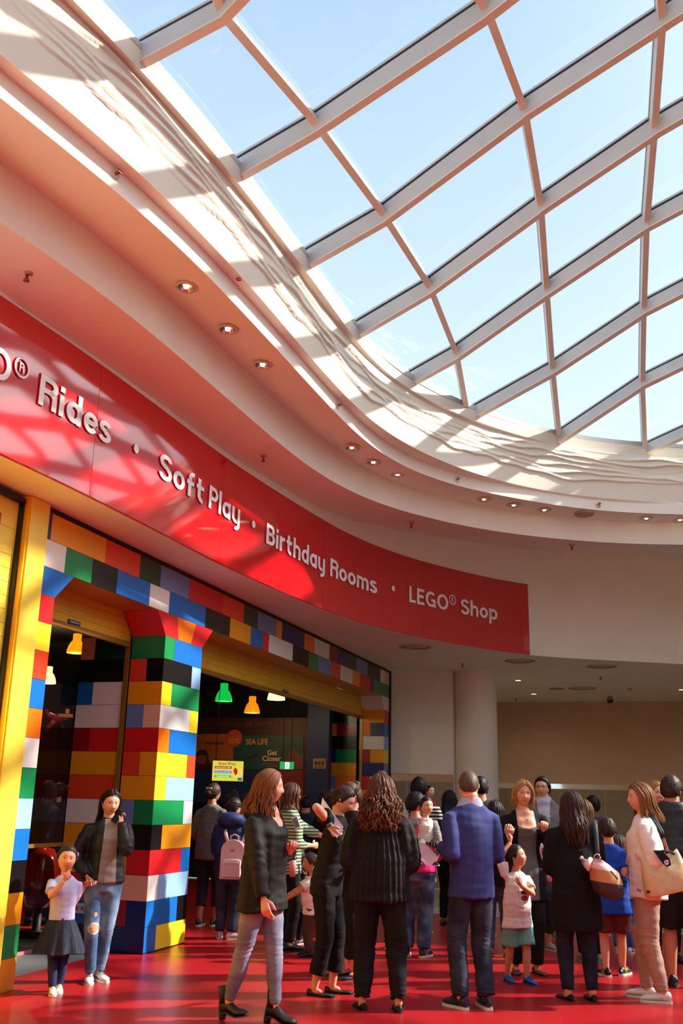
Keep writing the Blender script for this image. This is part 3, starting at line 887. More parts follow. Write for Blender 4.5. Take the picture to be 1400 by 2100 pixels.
# stroke alphabet for the rounded geometric sans: polylines in units of the cap height (arc = centre, radii, start and end angle)
def arc(cx, cy, rx, ry, a0, a1, n=14):
    return [(cx + rx * math.cos(R(a0 + (a1 - a0) * k / n)), cy + ry * math.sin(R(a0 + (a1 - a0) * k / n))) for k in range(n + 1)]
W = 0.19
def glyph(ch):
    h = W / 2
    x = 0.72
    r = x / 2 - h                    # centreline radius of the round lower-case bowl
    bx = 0.245                       # half width of a bowl
    if ch == 'R': return [[(h, 0), (h, 1)], [(h, 1 - h), (0.36, 1 - h)] + arc(0.36, 0.72, 0.2, 0.185, 90, -90) + [(h, 0.535)], [(h + 0.12, 0.535), (0.3, 0.535)] + arc(0.34, 0.32, 0.21, 0.215, 90, 0) + [(0.55, 0)]], 0.65
    if ch == 'P': return [[(h, 0), (h, 1)], [(h, 1 - h), (0.34, 1 - h)] + arc(0.34, 0.69, 0.2, 0.215, 90, -90) + [(h, 0.475)]], 0.62
    if ch == 'B': return [[(h, 0), (h, 1)], [(h, 1 - h), (0.33, 1 - h)] + arc(0.33, 0.715, 0.175, 0.19, 90, -90) + [(h, 0.525)], [(0.3, 0.525), (0.35, 0.525)] + arc(0.35, 0.31, 0.2, 0.215, 90, -90) + [(h, h)]], 0.64
    if ch == 'S': return [arc(0.32, 0.725, 0.215, 0.18, 10, 90) + arc(0.32, 0.725, 0.215, 0.18, 90, 250)[1:] + [(0.33, 0.525), (0.42, 0.49)] + arc(0.33, 0.285, 0.225, 0.19, 60, -90) + arc(0.33, 0.285, 0.235, 0.19, -90, -172)[1:]], 0.64
    if ch == 'L': return [[(h, 1), (h, 0)], [(h, h), (0.5, h)]], 0.52
    if ch == 'E': return [[(h, 0), (h, 1)], [(h, 1 - h), (0.54, 1 - h)], [(h, 0.52), (0.5, 0.52)], [(h, h), (0.55, h)]], 0.58
    if ch == 'G': return [arc(0.4, 0.5, 0.305, 0.405, 48, 325, 26), [(0.42, 0.43), (0.70, 0.43)], [(0.66, 0.47), (0.66, 0.02)]], 0.77
    if ch == 'O': return [arc(0.41, 0.5, 0.315, 0.405, 0, 360, 32)], 0.82
    if ch == 'i': return [[(h, 0), (h, 0.68)], [(h, 0.79), (h, 0.97)]], 0.21
    if ch == 'l': return [[(h, 0), (h, 1.02)]], 0.21
    if ch == 'd': return [arc(0.3, r + h, bx - h + 0.06, r, 0, 360, 24), [(0.5, 0), (0.5, 1.02)]], 0.61
    if ch == 'a': return [arc(0.3, r + h, bx - h + 0.06, r, 0, 360, 24), [(0.5, 0), (0.5, x)]], 0.61
    if ch == 'e': return [arc(0.305, r + h, 0.21, r, 0, 325, 24), [(0.1, r + h), (0.5, r + h)]], 0.58
    if ch == 's': return [arc(0.26, 0.525, 0.165, 0.12, 15, 255) + [(0.27, 0.385)] + arc(0.27, 0.205, 0.18, 0.13, 80, -90) + arc(0.27, 0.205, 0.19, 0.13, -90, -170)[1:]], 0.53
    if ch == 'o': return [arc(0.305, r + h, 0.215, r, 0, 360, 26)], 0.61
    if ch == 'f': return [[(0.2, 0), (0.2, 0.72)] + arc(0.4, 0.74, 0.2, 0.19, 180, 85), [(0.04, 0.56), (0.42, 0.56)]], 0.46
    if ch == 't': return [[(0.2, 0.96), (0.2, 0.3)] + arc(0.4, 0.3, 0.2, 0.21, 180, 275), [(0.04, 0.62), (0.46, 0.62)]], 0.5
    if ch == 'y': return [[(h, x), (h, 0.3)] + arc(0.3, 0.3, 0.205, 0.21, 180, 290), [(0.5, x), (0.5, 0.0)] + arc(0.3, -0.02, 0.2, 0.19, 0, -110)], 0.61
    if ch == 'r': return [[(h, 0), (h, x)], [(h, 0.4)] + arc(0.33, 0.4, 0.23, 0.225, 180, 75)], 0.42
    if ch == 'h': return [[(h, 0), (h, 1.02)], [(h, 0.4)] + arc(0.3, 0.41, 0.205, 0.215, 180, 0) + [(0.505, 0)]], 0.61
    if ch == 'm': return [[(h, 0), (h, x)], [(h, 0.42)] + arc(0.27, 0.43, 0.175, 0.195, 180, 0) + [(0.445, 0)], [(0.445, 0.42)] + arc(0.62, 0.43, 0.175, 0.195, 180, 0) + [(0.795, 0)]], 0.9
    if ch == 'p': return [[(h, -0.28), (h, x)], arc(0.315, r + h, bx - h + 0.06, r, 0, 360, 24)], 0.61
    return [], 0.3
def stroke_letter(polys, u0, z0, sc_u, sc_z, width, depth, z_off=0.031):
    """extruded strokes laid on the curved sign"""
    bm = bmesh.new()
    for p in polys:
        closed = len(p) > 3 and abs(p[0][0] - p[-1][0]) < 1e-5 and abs(p[0][1] - p[-1][1]) < 1e-5
        pts = p[:-1] if closed else p
        n = len(pts)
        L, Rr = [], []
        for i in range(n):
            a = Vector(pts[(i - 1) % n] if closed or i > 0 else pts[i])
            b = Vector(pts[(i + 1) % n] if closed or i < n - 1 else pts[i])
            t = (b - a).normalized()
            nn = Vector((-t.y, t.x)) * (width / 2)
            c = Vector(pts[i])
            L.append(c + nn); Rr.append(c - nn)
        def V(q, o): return bm.verts.new(wall_pt(u0 + q.x * sc_u, z0 + q.y * sc_z, z_off + o))
        top = [(V(L[i], depth), V(Rr[i], depth)) for i in range(n)]
        bot = [(V(L[i], 0), V(Rr[i], 0)) for i in range(n)]
        m = n if closed else n - 1
        for i in range(m):
            j = (i + 1) % n
            bm.faces.new((top[i][0], top[j][0], top[j][1], top[i][1]))
            bm.faces.new((top[i][0], bot[i][0], bot[j][0], top[j][0])).material_index = 1
            bm.faces.new((top[i][1], bot[i][1], bot[j][1], top[j][1])).material_index = 1
        if not closed:
            for i in (0, n - 1): bm.faces.new((top[i][0], top[i][1], bot[i][1], bot[i][0])).material_index = 1
    bm.transform(sinv)
    return bm
def word(txt, u0, u1, z0, cap, gap=0.06):
    gl = [glyph(c) for c in txt]
    tot = sum(g[1] for g in gl) + gap * (len(gl) - 1)
    su = (u1 - u0) / tot
    x = 0.0
    for c, (polys, w) in zip(txt, gl):
        obj('letter', stroke_letter(polys, u0 + x * su, z0, su, cap, 0.165, 0.014), [LETTER, LEDGE], sign)
        x += w + gap
def reg_mark(u, z, r):
    polys = [arc(0, 0, 1, 1, 0, 360, 28)]
    obj('letter', stroke_letter(polys, u, z, r, r, 0.24, 0.014), [LETTER, LEDGE], sign)
    rp, w = glyph('R')
    obj('letter', stroke_letter(rp, u - 0.36 * r, z - 0.52 * r, r * 1.05, r * 1.05, 0.17, 0.014), [LETTER, LEDGE], sign)
def dot(u, z):
    bm = bmesh.new()
    c = bm.verts.new(wall_pt(u, z, 0.046)); n = 20
    rim = [bm.verts.new(wall_pt(u + 0.046 * math.cos(2 * math.pi * k / n), z + 0.046 * math.sin(2 * math.pi * k / n), 0.046)) for k in range(n)]
    low = [bm.verts.new(wall_pt(u + 0.046 * math.cos(2 * math.pi * k / n), z + 0.046 * math.sin(2 * math.pi * k / n), 0.031)) for k in range(n)]
    for k in range(n):
        bm.faces.new((c, rim[k], rim[(k + 1) % n]))
        bm.faces.new((rim[k], low[k], low[(k + 1) % n], rim[(k + 1) % n])).material_index = 1
    bm.transform(sinv)
    obj('bullet_dot', bm, [LETTER, LEDGE], sign)
word('LEGO', -0.99, -0.04, 4.83, 0.28)
reg_mark(0.08, 5.045, 0.083)
word('Rides', 0.318, 1.415, 4.818, 0.285)
dot(1.874, 4.946)
word('Soft', 2.34, 3.40, 4.80, 0.285)
word('Play', 3.515, 4.345, 4.81, 0.275)
dot(4.704, 4.926)
word('Birthday', 5.06, 6.88, 4.77, 0.275)
word('Rooms', 7.045, 8.505, 4.765, 0.27)
dot(8.966, 4.938)
word('LEGO', 9.405, 10.445, 4.79, 0.272)
reg_mark(10.55, 5.0, 0.08)
word('Shop', 10.76, 11.70, 4.785, 0.275)

# ---------------------------------------------------------------- ceiling fittings
LAMPG = mat('lamp_glow', (255, 236, 200), 0.3, emit=3.0)
def downlight(px, py, z, k, of):
    p = atz(px, py, z)
    o = empty('downlight', p, 0, 'chrome downlight in the ceiling tier, ' + of, 'downlight', 'downlights in the ceiling tier')
    bm = bmesh.new()
    lathe(bm, [(0.105, 0.0), (0.105, -0.012), (0.078, -0.012), (0.07, 0.02), (0.045, 0.05)], 28)
    obj('trim_ring', bm, mat('lamp_ring', (226, 200, 180), 0.35), o)
    bm = bmesh.new()
    lathe(bm, [(0.075, -0.014), (0.05, 0.02), (0.02, 0.035), (0.0, 0.036)], 20)
    obj('reflector', bm, CHROME, o)
    bm = bmesh.new()
    lathe(bm, [(0.0, -0.02), (0.025, -0.012), (0.03, 0.02)], 16)
    obj('bulb', bm, LAMPG, o)
names = ['nearest to the left edge', 'second from the left edge', 'third from the left edge', '', '', '', '', '', 'just left of the round speaker', 'left of the pair at the right edge', 'cut by the right picture edge']
names[3:7] = ['left of the three above the sign bend', 'middle of the three above the sign bend', 'right of the three above the sign bend', 'fifth from the right edge']
names[7] = 'fourth from the right edge'
for k, (px, py) in enumerate([(382, 588), (467, 675), (538, 748), (721, 918), (765, 948), (815, 973), (992, 1024), (1053, 1036), (1116, 1046), (1325, 1063), (1394, 1066)]):
    downlight(px, py, 6.185 if k < 3 else 6.155 if k < 6 else 6.132, k, names[k])
p = atz(1197, 1054, 6.125)
bm = bmesh.new(); lathe(bm, [(0.0, -0.02), (0.15, -0.018), (0.16, 0.0), (0.16, 0.05)], 32)
tag(obj('ceiling_speaker', bm, mat('speaker_grille', (186, 160, 140), 0.7, bump=0.3, bscale=300), loc=p), 'flat round speaker grille in the ceiling tier among the downlights', 'speaker')
SPR = mat('sprinkler_brass', (150, 90, 70), 0.35, metal=0.6)
def sprinkler(px, py, z, lab):
    p = atz(px, py, z)
    o = empty('sprinkler', p, 0, lab, 'sprinkler', 'fire sprinklers')
    bm = bmesh.new(); lathe(bm, [(0.045, 0.03), (0.045, -0.006), (0.012, -0.012)], 20)
    obj('escutcheon', bm, mat('sprinkler_plate', (200, 150, 130), 0.4), o)
    bm = bmesh.new()
    lathe(bm, [(0.014, 0), (0.012, -0.05), (0.02, -0.056), (0.006, -0.06)], 14)
    obj('head', bm, SPR, o)
    bm = bmesh.new(); lathe(bm, [(0.0, -0.068), (0.026, -0.068), (0.026, -0.072), (0.0, -0.072)], 16)
    tube(bm, [(0, 0, -0.06), (0, 0, -0.07)], 0.005, 8)
    obj('deflector', bm, SPR, o)
sprinkler(56, 560, 5.69, 'small pendent sprinkler on the lowest ceiling tier near the left edge')
sprinkler(540, 935, 5.70, 'small pendent sprinkler on the lowest ceiling tier above Birthday lettering')
sprinkler(843, 1073, 5.76, 'small pendent sprinkler on the lowest ceiling tier above the right words of the sign')
sprinkler(1172, 1119, 5.86, 'small pendent sprinkler on the lowest ceiling tier right of the sign')
sprinkler(948, 1361, Z_SOFFIT, 'small sprinkler on the flat soffit above the column')
sprinkler(1231, 1388, Z_SOFFIT, 'small sprinkler on the flat soffit left of the camera dome')
sprinkler(1057, 1432, Z_SOFFIT, 'small sprinkler far back on the soffit beside the column')
# side-wall sprinklers on the second fascia
def loop_hit(L, px, py):
    d = ray(px, py); best = None
    for i in range(N_VIS - 1):
        a, b = L[i], L[i + 1]
        det = d.x * -(b[1] - a[1]) + d.y * (b[0] - a[0])
        if abs(det) < 1e-9: continue
        t = (a[0] * -(b[1] - a[1]) + a[1] * (b[0] - a[0])) / det
        u = (d.x * a[1] - d.y * a[0]) / det
        if -0.01 <= u <= 1.01 and t > 0 and (best is None or t < best[0]): best = (t, Vector((b[0] - a[0], b[1] - a[1], 0)).normalized())
    return CAM + d * best[0], best[1]
for k, (px, py, lab) in enumerate([(235, 357, 'side-wall sprinkler on the narrow white fascia, nearest the left edge'), (691, 831, 'side-wall sprinkler on the narrow white fascia, above the bend of the sign'), (936, 983, 'side-wall sprinkler on the narrow white fascia, right of the bend'), (1226, 1035, 'side-wall sprinkler on the narrow white fascia near the right edge')]):
    p, t = loop_hit(L_F2, px, py)
    nr = Vector((t.y, -t.x, 0))
    o = empty('wall_sprinkler', p, math.atan2(nr.y, nr.x), lab, 'sprinkler', 'side-wall sprinklers')
    bm = bmesh.new(); lathe(bm, [(0.05, 0.0), (0.05, 0.008), (0.016, 0.012)], 20); bm.transform(Matrix.Rotation(R(90), 4, 'Y'))
    obj('escutcheon', bm, mat('sprinkler_white', (226, 216, 206), 0.4), o)
    bm = bmesh.new(); lathe(bm, [(0.014, 0.0), (0.012, 0.05), (0.0, 0.052)], 14); bm.transform(Matrix.Rotation(R(90), 4, 'Y'))
    obj('head', bm, SPR, o)
    bm = bmesh.new(); box(bm, (0.055, 0, 0.01), (0.006, 0.045, 0.022))
    obj('deflector', bm, SPR, o)
p, t = loop_hit(L_F3, 500, 590)
bm = bmesh.new()
tube(bm, [(0.022 * math.cos(a), 0.022 * math.sin(a), -0.01) for a in [0.5 + k * 0.4 for k in range(13)]], 0.007, 8)
tag(obj('ceiling_sensor', bm, mat('sensor_red', (190, 40, 50), 0.4), loc=(p.x - 0.05, p.y - 0.03, Z_F3)), 'tiny red ring sensor on the pink soffit under the frieze', 'sensor')
# soffit air diffusers, lights, camera dome
VENT = mat('vent_grey', (206, 190, 176), 0.5)
for px, py, r, lab in [(851, 1326, 0.30, 'round ringed air vent in the flat soffit under the red sign'), (1065, 1355, 0.30, 'round ringed air vent in the soffit under the sign corner'), (1234, 1366, 0.30, 'round ringed air vent in the soffit under the white wall'), (1193, 1411, 0.33, 'round ringed air vent farthest back in the soffit')]:
    p = atz(px, py, Z_SOFFIT)
    o = empty('air_vent', p, 0, lab, 'vent', 'round soffit air vents')
    bm = bmesh.new(); lathe(bm, [(r, 0.0), (r, -0.012), (r * 0.86, -0.02), (r * 0.84, 0.01)], 40)
    obj('outer_ring', bm, VENT, o)
    for f in (0.66, 0.46, 0.27):
        bm = bmesh.new(); lathe(bm, [(r * f + 0.02, -0.004), (r * f, -0.03), (r * f - 0.012, -0.028), (r * f + 0.008, 0.0)], 36)
        obj('cone_ring', bm, VENT, o)
    bm = bmesh.new(); lathe(bm, [(0.0, -0.003), (r * 0.85, -0.003)], 32)
    obj('dark_throat', bm, mat('vent_dark', (70, 58, 50), 0.8), o)
for px, py, lab in [(1062, 1395, 'glowing downlight in the low soffit right of the column, the nearer one'), (1094, 1423, 'glowing downlight in the low soffit right of the column, the farther one'), (1397, 1414, 'glowing downlight in the low soffit at the right edge')]:
    p = atz(px, py, Z_SOFFIT)
    o = empty('soffit_downlight', p, 0, lab, 'downlight', 'soffit downlights')
    bm = bmesh.new(); lathe(bm, [(0.085, 0.0), (0.085, -0.008), (0.065, -0.008)], 24)
    obj('trim_ring', bm, VENT, o)
    bm = bmesh.new(); lathe(bm, [(0.0, -0.004), (0.065, -0.006)], 24)
    obj('lens', bm, mat('lens_glow', (255, 238, 205), 0.3, emit=2.5), o)
    l = bpy.data.lights.new('soffit_lamp', 'SPOT'); l.energy = 34; l.color = (1, 0.82, 0.62); l.spot_blend = 1.0; l.spot_size = R(165); l.shadow_soft_size = 0.06
    ob = bpy.data.objects.new('soffit_lamp', l); COL.objects.link(ob); ob.location = p + Vector((0, 0, -0.03))
o = empty('security_camera', atz(1250, 1428, Z_SOFFIT), 0, 'small black dome security camera under the soffit', 'security camera')
bm = bmesh.new(); lathe(bm, [(0.06, 0.0), (0.06, -0.06), (0.085, -0.07), (0.085, -0.09)], 24); obj('housing', bm, mat('camera_housing', (150, 130, 112), 0.5), o)
bm = bmesh.new(); lathe(bm, [(0.08, -0.09), (0.075, -0.13), (0.045, -0.165), (0.0, -0.175)], 24); obj('dome', bm, mat('camera_dome', (22, 18, 18), 0.1), o)
bm = bmesh.new(); lathe(bm, [(0.0, -0.012), (0.17, -0.01), (0.18, 0.0)], 32)
tag(obj('ceiling_cover', bm, mat('cover_disc', (165, 140, 120), 0.7), loc=atz(1142, 1412, Z_SOFFIT)), 'flat round blank cover disc in the soffit left of the far vent', 'cover plate')
o = empty('smoke_detector', atz(1290, 1411, Z_SOFFIT), 0, 'small round smoke detector right of the dome camera', 'smoke detector')
bm = bmesh.new(); lathe(bm, [(0.06, 0.0), (0.06, -0.03), (0.035, -0.05), (0.0, -0.052)], 24); obj('body', bm, VENT, o)
bm = bmesh.new(); lathe(bm, [(0.05, -0.034), (0.053, -0.04), (0.045, -0.042)], 24); obj('vent_slot', bm, BLACK, o)
# thin panel joints in the fascias
JOINT = mat('joint_line', (170, 150, 135), 0.8)

# ---------------------------------------------------------------- inside the shop
def pendant(px, py, Y, rgb, r, lab, e=2.2):
    p = at_dist(px, py, Y)
    o = empty('pendant_lamp', p, 0, lab, 'pendant lamp', 'pendant lamps in the shop')
    m = mat('lamp_' + lab.split()[0], rgb, 0.3, emit=e)
    bm = bmesh.new()
    lathe(bm, [(r, -r * 0.8), (r * 0.98, -r * 0.55), (r * 0.86, -r * 0.1), (r * 0.66, r * 0.32), (r * 0.48, r * 0.5), (r * 0.45, r * 0.6), (r * 0.46, r * 1.2), (r * 0.42, r * 1.28), (0.0, r * 1.3)], 32)
    obj('lamp_shade', bm, m, o)
    bm = bmesh.new(); lathe(bm, [(0.0, -r * 0.2), (0.05, -r * 0.25), (0.05, -r * 0.4), (0.0, -r * 0.5)], 16)
    obj('bulb', bm, mat('bulb_glow', (255, 245, 225), 0.3, emit=6), o)
    bm = bmesh.new(); tube(bm, [(0, 0, r * 1.29), (0, 0, 4.0 - p.z)], 0.004, 8)
    obj('cord', bm, BLACK, o)
pendant(459, 1424, 17.0, (10, 180, 70), 0.145, 'green glowing bell pendant lamp inside the right doorway', 0.8)
pendant(517, 1449, 19.5, (255, 120, 10), 0.152, 'orange glowing bell pendant lamp inside the right doorway', 0.9)
pendant(567, 1420, 18.6, (255, 232, 160), 0.168, 'cream glowing pendant lamp half hidden behind the right shutter', 1.1)
pendant(157, 1324, 13.4, (255, 140, 14), 0.125, 'amber glowing bell pendant lamp inside the left doorway', 0.95)
pendant(99, 1388, 15.6, (255, 232, 170), 0.125, 'cream glowing pendant lamp partly behind the narrow left pillar', 1.1)
# mural wall (faces the doorway) with its printed advertising
MURAL_S = 9.0
root = empty('mural_board', fa(MURAL_S, -4, 2.0), FROT, 'dim advertising mural on the shop wall with swimmer, boy and lettering', 'mural')
def mural_uv(px, py, off=0.0):
    """n and z on the mural wall for a pixel of the photograph"""
    d = ray(px, py)
    t = ((fa(MURAL_S - off, 0, 0) - CAM).dot(FD)) / d.dot(FD)
    q = CAM + d * t
    return (q - FP).dot(FN), q.z
def mp(px, py, off):
    n, z = mural_uv(px, py, off)
    v = fa(MURAL_S - off, n, z)
    return root.matrix_basis.inverted() @ v
def mural_poly(pts, off, rgb, nm, rough=0.5, emit=0.0):
    bm = bmesh.new()
    bm.faces.new([bm.verts.new(mp(x, y, off)) for x, y in pts])
    return obj(nm, bm, mat('mural_' + nm, rgb, rough, emit=emit, vary=0.15, scale=2), root)
bpy.context.view_layer.update()
mural_poly([(360, 1472), (630, 1472), (630, 1640), (360, 1640)], 0.0, (52, 16, 20), 'header_band')
mural_poly([(360, 1505), (478, 1505), (478, 1578), (360, 1578)], 0.01, (170, 96, 36), 'orange_field')
mural_poly([(478, 1508), (622, 1508), (622, 1578), (478, 1578)], 0.012, (20, 74, 70), 'sea_picture')
mural_poly([(360, 1580), (560, 1580), (560, 1645), (360, 1645)], 0.013, (16, 40, 92), 'blue_counter_band')
mural_poly([(560, 1580), (622, 1580), (622, 1660), (560, 1660)], 0.014, (120, 26, 28), 'red_notice')
mural_poly([(395, 1562), (402, 1546), (410, 1537), (421, 1537), (427, 1546), (428, 1558), (436, 1570), (438, 1578), (395, 1578)], 0.02, (60, 34, 26), 'boy_silhouette')
mural_poly([(402, 1552), (410, 1548), (420, 1549), (424, 1556), (420, 1566), (408, 1567), (402, 1560)], 0.024, (150, 80, 44), 'boy_face')
mural_poly([(504, 1556), (512, 1551), (520, 1547), (527, 1544), (528, 1550), (520, 1554), (514, 1556)], 0.02, (30, 36, 34), 'turtle_silhouette')
mural_poly([(586, 1560), (590, 1545), (598, 1538), (602, 1530), (606, 1540), (612, 1548), (622, 1548), (622, 1578), (588, 1578)], 0.02, (110, 62, 44), 'child_picture')
bm = bmesh.new()
n0, z0 = mural_uv(480, 1514, 0.03)
c0 = root.matrix_basis.inverted() @ fa(MURAL_S - 0.03, n0, z0)
rr = (mural_uv(496, 1514, 0.03)[0] - n0)
f_ = [bm.verts.new(c0 + Vector((0, -rr * math.cos(a), rr * math.sin(a)))) for a in [2 * math.pi * k / 32 for k in range(32)]]
bm.faces.new(f_)
obj('discount_disc', bm, mat('mural_disc', (190, 80, 30), 0.5, vary=0.1), root)
def mural_text(txt, px, py, hpx, rgb, off, wpx=None, emit=0.0, bold=0.0):
    vs, fs = text_mesh(txt, 1.0, 0.0, bold)
    x0 = min(v[0] for v in vs); x1 = max(v[0] for v in vs); ymax = max(v[1] for v in vs); ymin = min(v[1] for v in vs)
    bm = bmesh.new()
    wpx = wpx or hpx * (x1 - x0) / (ymax - ymin)
    V = [bm.verts.new(mp(px + (v[0] - x0) / (x1 - x0) * wpx, py - (v[1] - ymin) / (ymax - ymin) * hpx, off)) for v in vs]
    for f in fs:
        try: bm.faces.new([V[i] for i in f])
        except ValueError: pass
    return obj('lettering', bm, mat('mural_text_%d_%d' % (px, py), rgb, 0.5, emit=emit), root)
mural_text('2 GREAT ATTRACTIONS - ONE GREAT PRICE', 402, 1489, 9, (120, 66, 46), 0.03, 168)
mural_text('20%', 467, 1524, 10, (225, 150, 70), 0.035, 24)
mural_text('legoland', 422, 1528, 8, (70, 34, 20), 0.03, 36)
mural_text('SEA LIFE', 504, 1527, 12, (215, 170, 110), 0.03, 45, bold=0.01)
mural_text('Get', 548, 1549, 11, (240, 200, 150), 0.03, 20, bold=0.02)
mural_text('Closer', 538, 1561, 11, (240, 200, 150), 0.03, 38, bold=0.02)
mural_text('with thousands of sea', 538, 1568, 4, (150, 130, 100), 0.03, 38)
mural_text('creatures', 546, 1573, 4, (150, 130, 100), 0.03, 24)
mural_text('DOOR', 603, 1625, 6, (220, 150, 110), 0.03, 17)
mural_text('DUCT', 605, 1633, 6, (220, 150, 110), 0.03, 15)
mural_text('PEN', 609, 1640, 6, (220, 150, 110), 0.03, 12)
POST_N0, POST_N1 = mural_uv(628, 1560, 0.25)[0], mural_uv(673, 1560, 0.25)[0]
# blue post between mural and far jamb, small notice
bm = bmesh.new(); fbox(bm, 8.75, 8.95, POST_N0, POST_N1, 0, 3.9)
tag(obj('blue_post', bm, mat('navy_post', (22, 40, 84), 0.5)), 'dark blue post inside the wide doorway beside the far brick jamb', 'post')
n0, z0 = mural_uv(655, 1566, 0.27)
o = empty('notice_board', fa(8.735, n0, z0), FROT, 'small pale printed notice on the blue post inside the shop', 'notice')
bm = bmesh.new(); box(bm, (0, 0, 0), (0.02, 0.27, 0.2)); obj('plate', bm, mat('notice_tan', (150, 120, 84), 0.5), o)
bm = bmesh.new()
for k in (-1, 0, 1): ell(bm, (-0.011, k * 0.07, 0.01), (0.004, 0.028, 0.04), 12, 8)
box(bm, (-0.012, 0, -0.06), (0.004, 0.2, 0.015)); obj('printed_figures', bm, mat('notice_print', (70, 48, 36), 0.5), o)
# wall screen with entry prices
SC = at_dist(467, 1581, 16.6)
scr = empty('price_screen', SC, R(10), 'lit yellow entry price screen hanging inside the wide doorway', 'screen')
k_ = 16.6 / 2010.0 * 1.0
bm = bmesh.new(); box(bm, (0, 0.03, 0), (0.53, 0.05, 0.345), bevel=0.008); obj('housing', bm, BLACK, scr)
def sflat(x0, z0, x1, z1, y, nm, rgb, e, parent=scr):
    bm = bmesh.new(); quad(bm, [(x0, y, z0), (x1, y, z0), (x1, y, z1), (x0, y, z1)])
    return obj(nm, bm, mat('screen_' + nm, rgb, 0.3, emit=e, vary=0.02), parent)
disp = sflat(-0.25, -0.158, 0.25, 0.158, 0.0, 'display', (226, 214, 70), 0.55)
sflat(-0.215, 0.035, 0.06, 0.072, -0.004, 'red_bar', (150, 10, 40), 0.6, disp)
sflat(-0.215, -0.035, 0.06, 0.002, -0.004, 'blue_bar', (40, 100, 210), 0.6, disp)
sflat(-0.215, -0.105, 0.06, -0.068, -0.004, 'green_bar', (50, 190, 90), 0.6, disp)
def stext(t, x, z, size, w, rgb, e, parent):
    vs, fs = text_mesh(t, 1.0, 0.0, 0.01)
    x0 = min(v[0] for v in vs); x1 = max(v[0] for v in vs)
    sc_ = w / (x1 - x0)
    o = obj('lettering', ([((v[0] - x0) * sc_ + x, -0.008, v[1] * size + z) for v in vs], fs), mat('stext_%d' % int(rgb[0]), rgb, 0.4, emit=e), parent)
    return o
stext('Entry Price', -0.15, 0.095, 0.06, 0.27, (60, 50, 30), 0.0, disp)
stext('Individual Aged 3+ $0.00', -0.2, 0.045, 0.025, 0.24, (255, 240, 240), 0.7, disp)
stext('Child 2 and under FREE', -0.2, -0.025, 0.025, 0.24, (235, 245, 255), 0.7, disp)
stext('Annual Pass 000', -0.18, -0.095, 0.025, 0.2, (240, 255, 245), 0.7, disp)
bm = bmesh.new()
for pts in ([(0.09, 0.0), (0.13, -0.07), (0.16, -0.03), (0.15, 0.03), (0.11, 0.06)],):
    bm.faces.new([bm.verts.new((x, -0.005, z)) for x, z in pts])
obj('red_flag_graphic', bm, mat('screen_flag', (190, 24, 24), 0.4, emit=0.5), disp)
bm = bmesh.new()
ell(bm, (0.2, -0.006, -0.05), (0.035, 0.003, 0.04), 14, 8); ell(bm, (0.15, -0.006, -0.085), (0.03, 0.003, 0.02), 12, 8)
obj('round_graphic', bm, mat('screen_skin', (235, 210, 150), 0.4, emit=0.5), disp)
bm = bmesh.new(); box(bm, (0.2, -0.006, -0.125), (0.07, 0.004, 0.05)); obj('teal_graphic', bm, mat('screen_teal', (30, 140, 140), 0.4, emit=0.4), disp)
bm = bmesh.new(); tube(bm, [(-0.2, 0.05, 0.17), (-0.2, 0.05, 4.0 - SC.z)], 0.006, 8); obj('ceiling_mount', bm, BLACK, scr)
# running-man exit sign
EX = at_dist(588, 1570, 17.4)
ex = empty('exit_sign', EX, R(4), 'green lit running-man exit sign hanging inside the wide doorway', 'exit sign')
bm = bmesh.new(); box(bm, (0, 0.03, 0), (0.245, 0.05, 0.135), bevel=0.004); obj('housing', bm, mat('exit_case', (210, 215, 205), 0.4), ex)
bm = bmesh.new(); quad(bm, [(-0.115, 0.0, -0.055), (0.115, 0.0, -0.055), (0.115, 0.0, 0.055), (-0.115, 0.0, 0.055)]); fcx = obj('green_face', bm, mat('exit_green', (10, 150, 70), 0.3, emit=0.9), ex)
bm = bmesh.new(); quad(bm, [(-0.03, -0.002, -0.052), (0.04, -0.002, -0.052), (0.04, -0.002, 0.052), (-0.03, -0.002, 0.052)])
obj('white_door', bm, mat('exit_white', (240, 255, 240), 0.3, emit=1.2), fcx)
bm = bmesh.new()
ell(bm, (0.008, -0.004, 0.036), (0.009, 0.002, 0.009), 10, 6)
for a, b in (((0.006, 0.024), (-0.002, -0.004)), ((-0.002, -0.004), (0.014, -0.02)), ((0.014, -0.02), (0.012, -0.042)), ((-0.002, -0.004), (-0.012, -0.024)), ((-0.012, -0.024), (-0.026, -0.03)), ((0.005, 0.02), (0.022, 0.008)), ((0.005, 0.02), (-0.012, 0.014)), ((-0.012, 0.014), (-0.018, 0.0))):
    tube(bm, [(a[0], -0.004, a[1]), (b[0], -0.004, b[1])], 0.0045, 6)
obj('running_figure', bm, mat('exit_figure', (6, 90, 44), 0.4), fcx)
bm = bmesh.new()
for sx in (-0.07, 0.07): tube(bm, [(sx, 0.03, 0.065), (sx, 0.03, 4.0 - EX.z)], 0.006, 8)
obj('hanger_rods', bm, BLACK, ex)
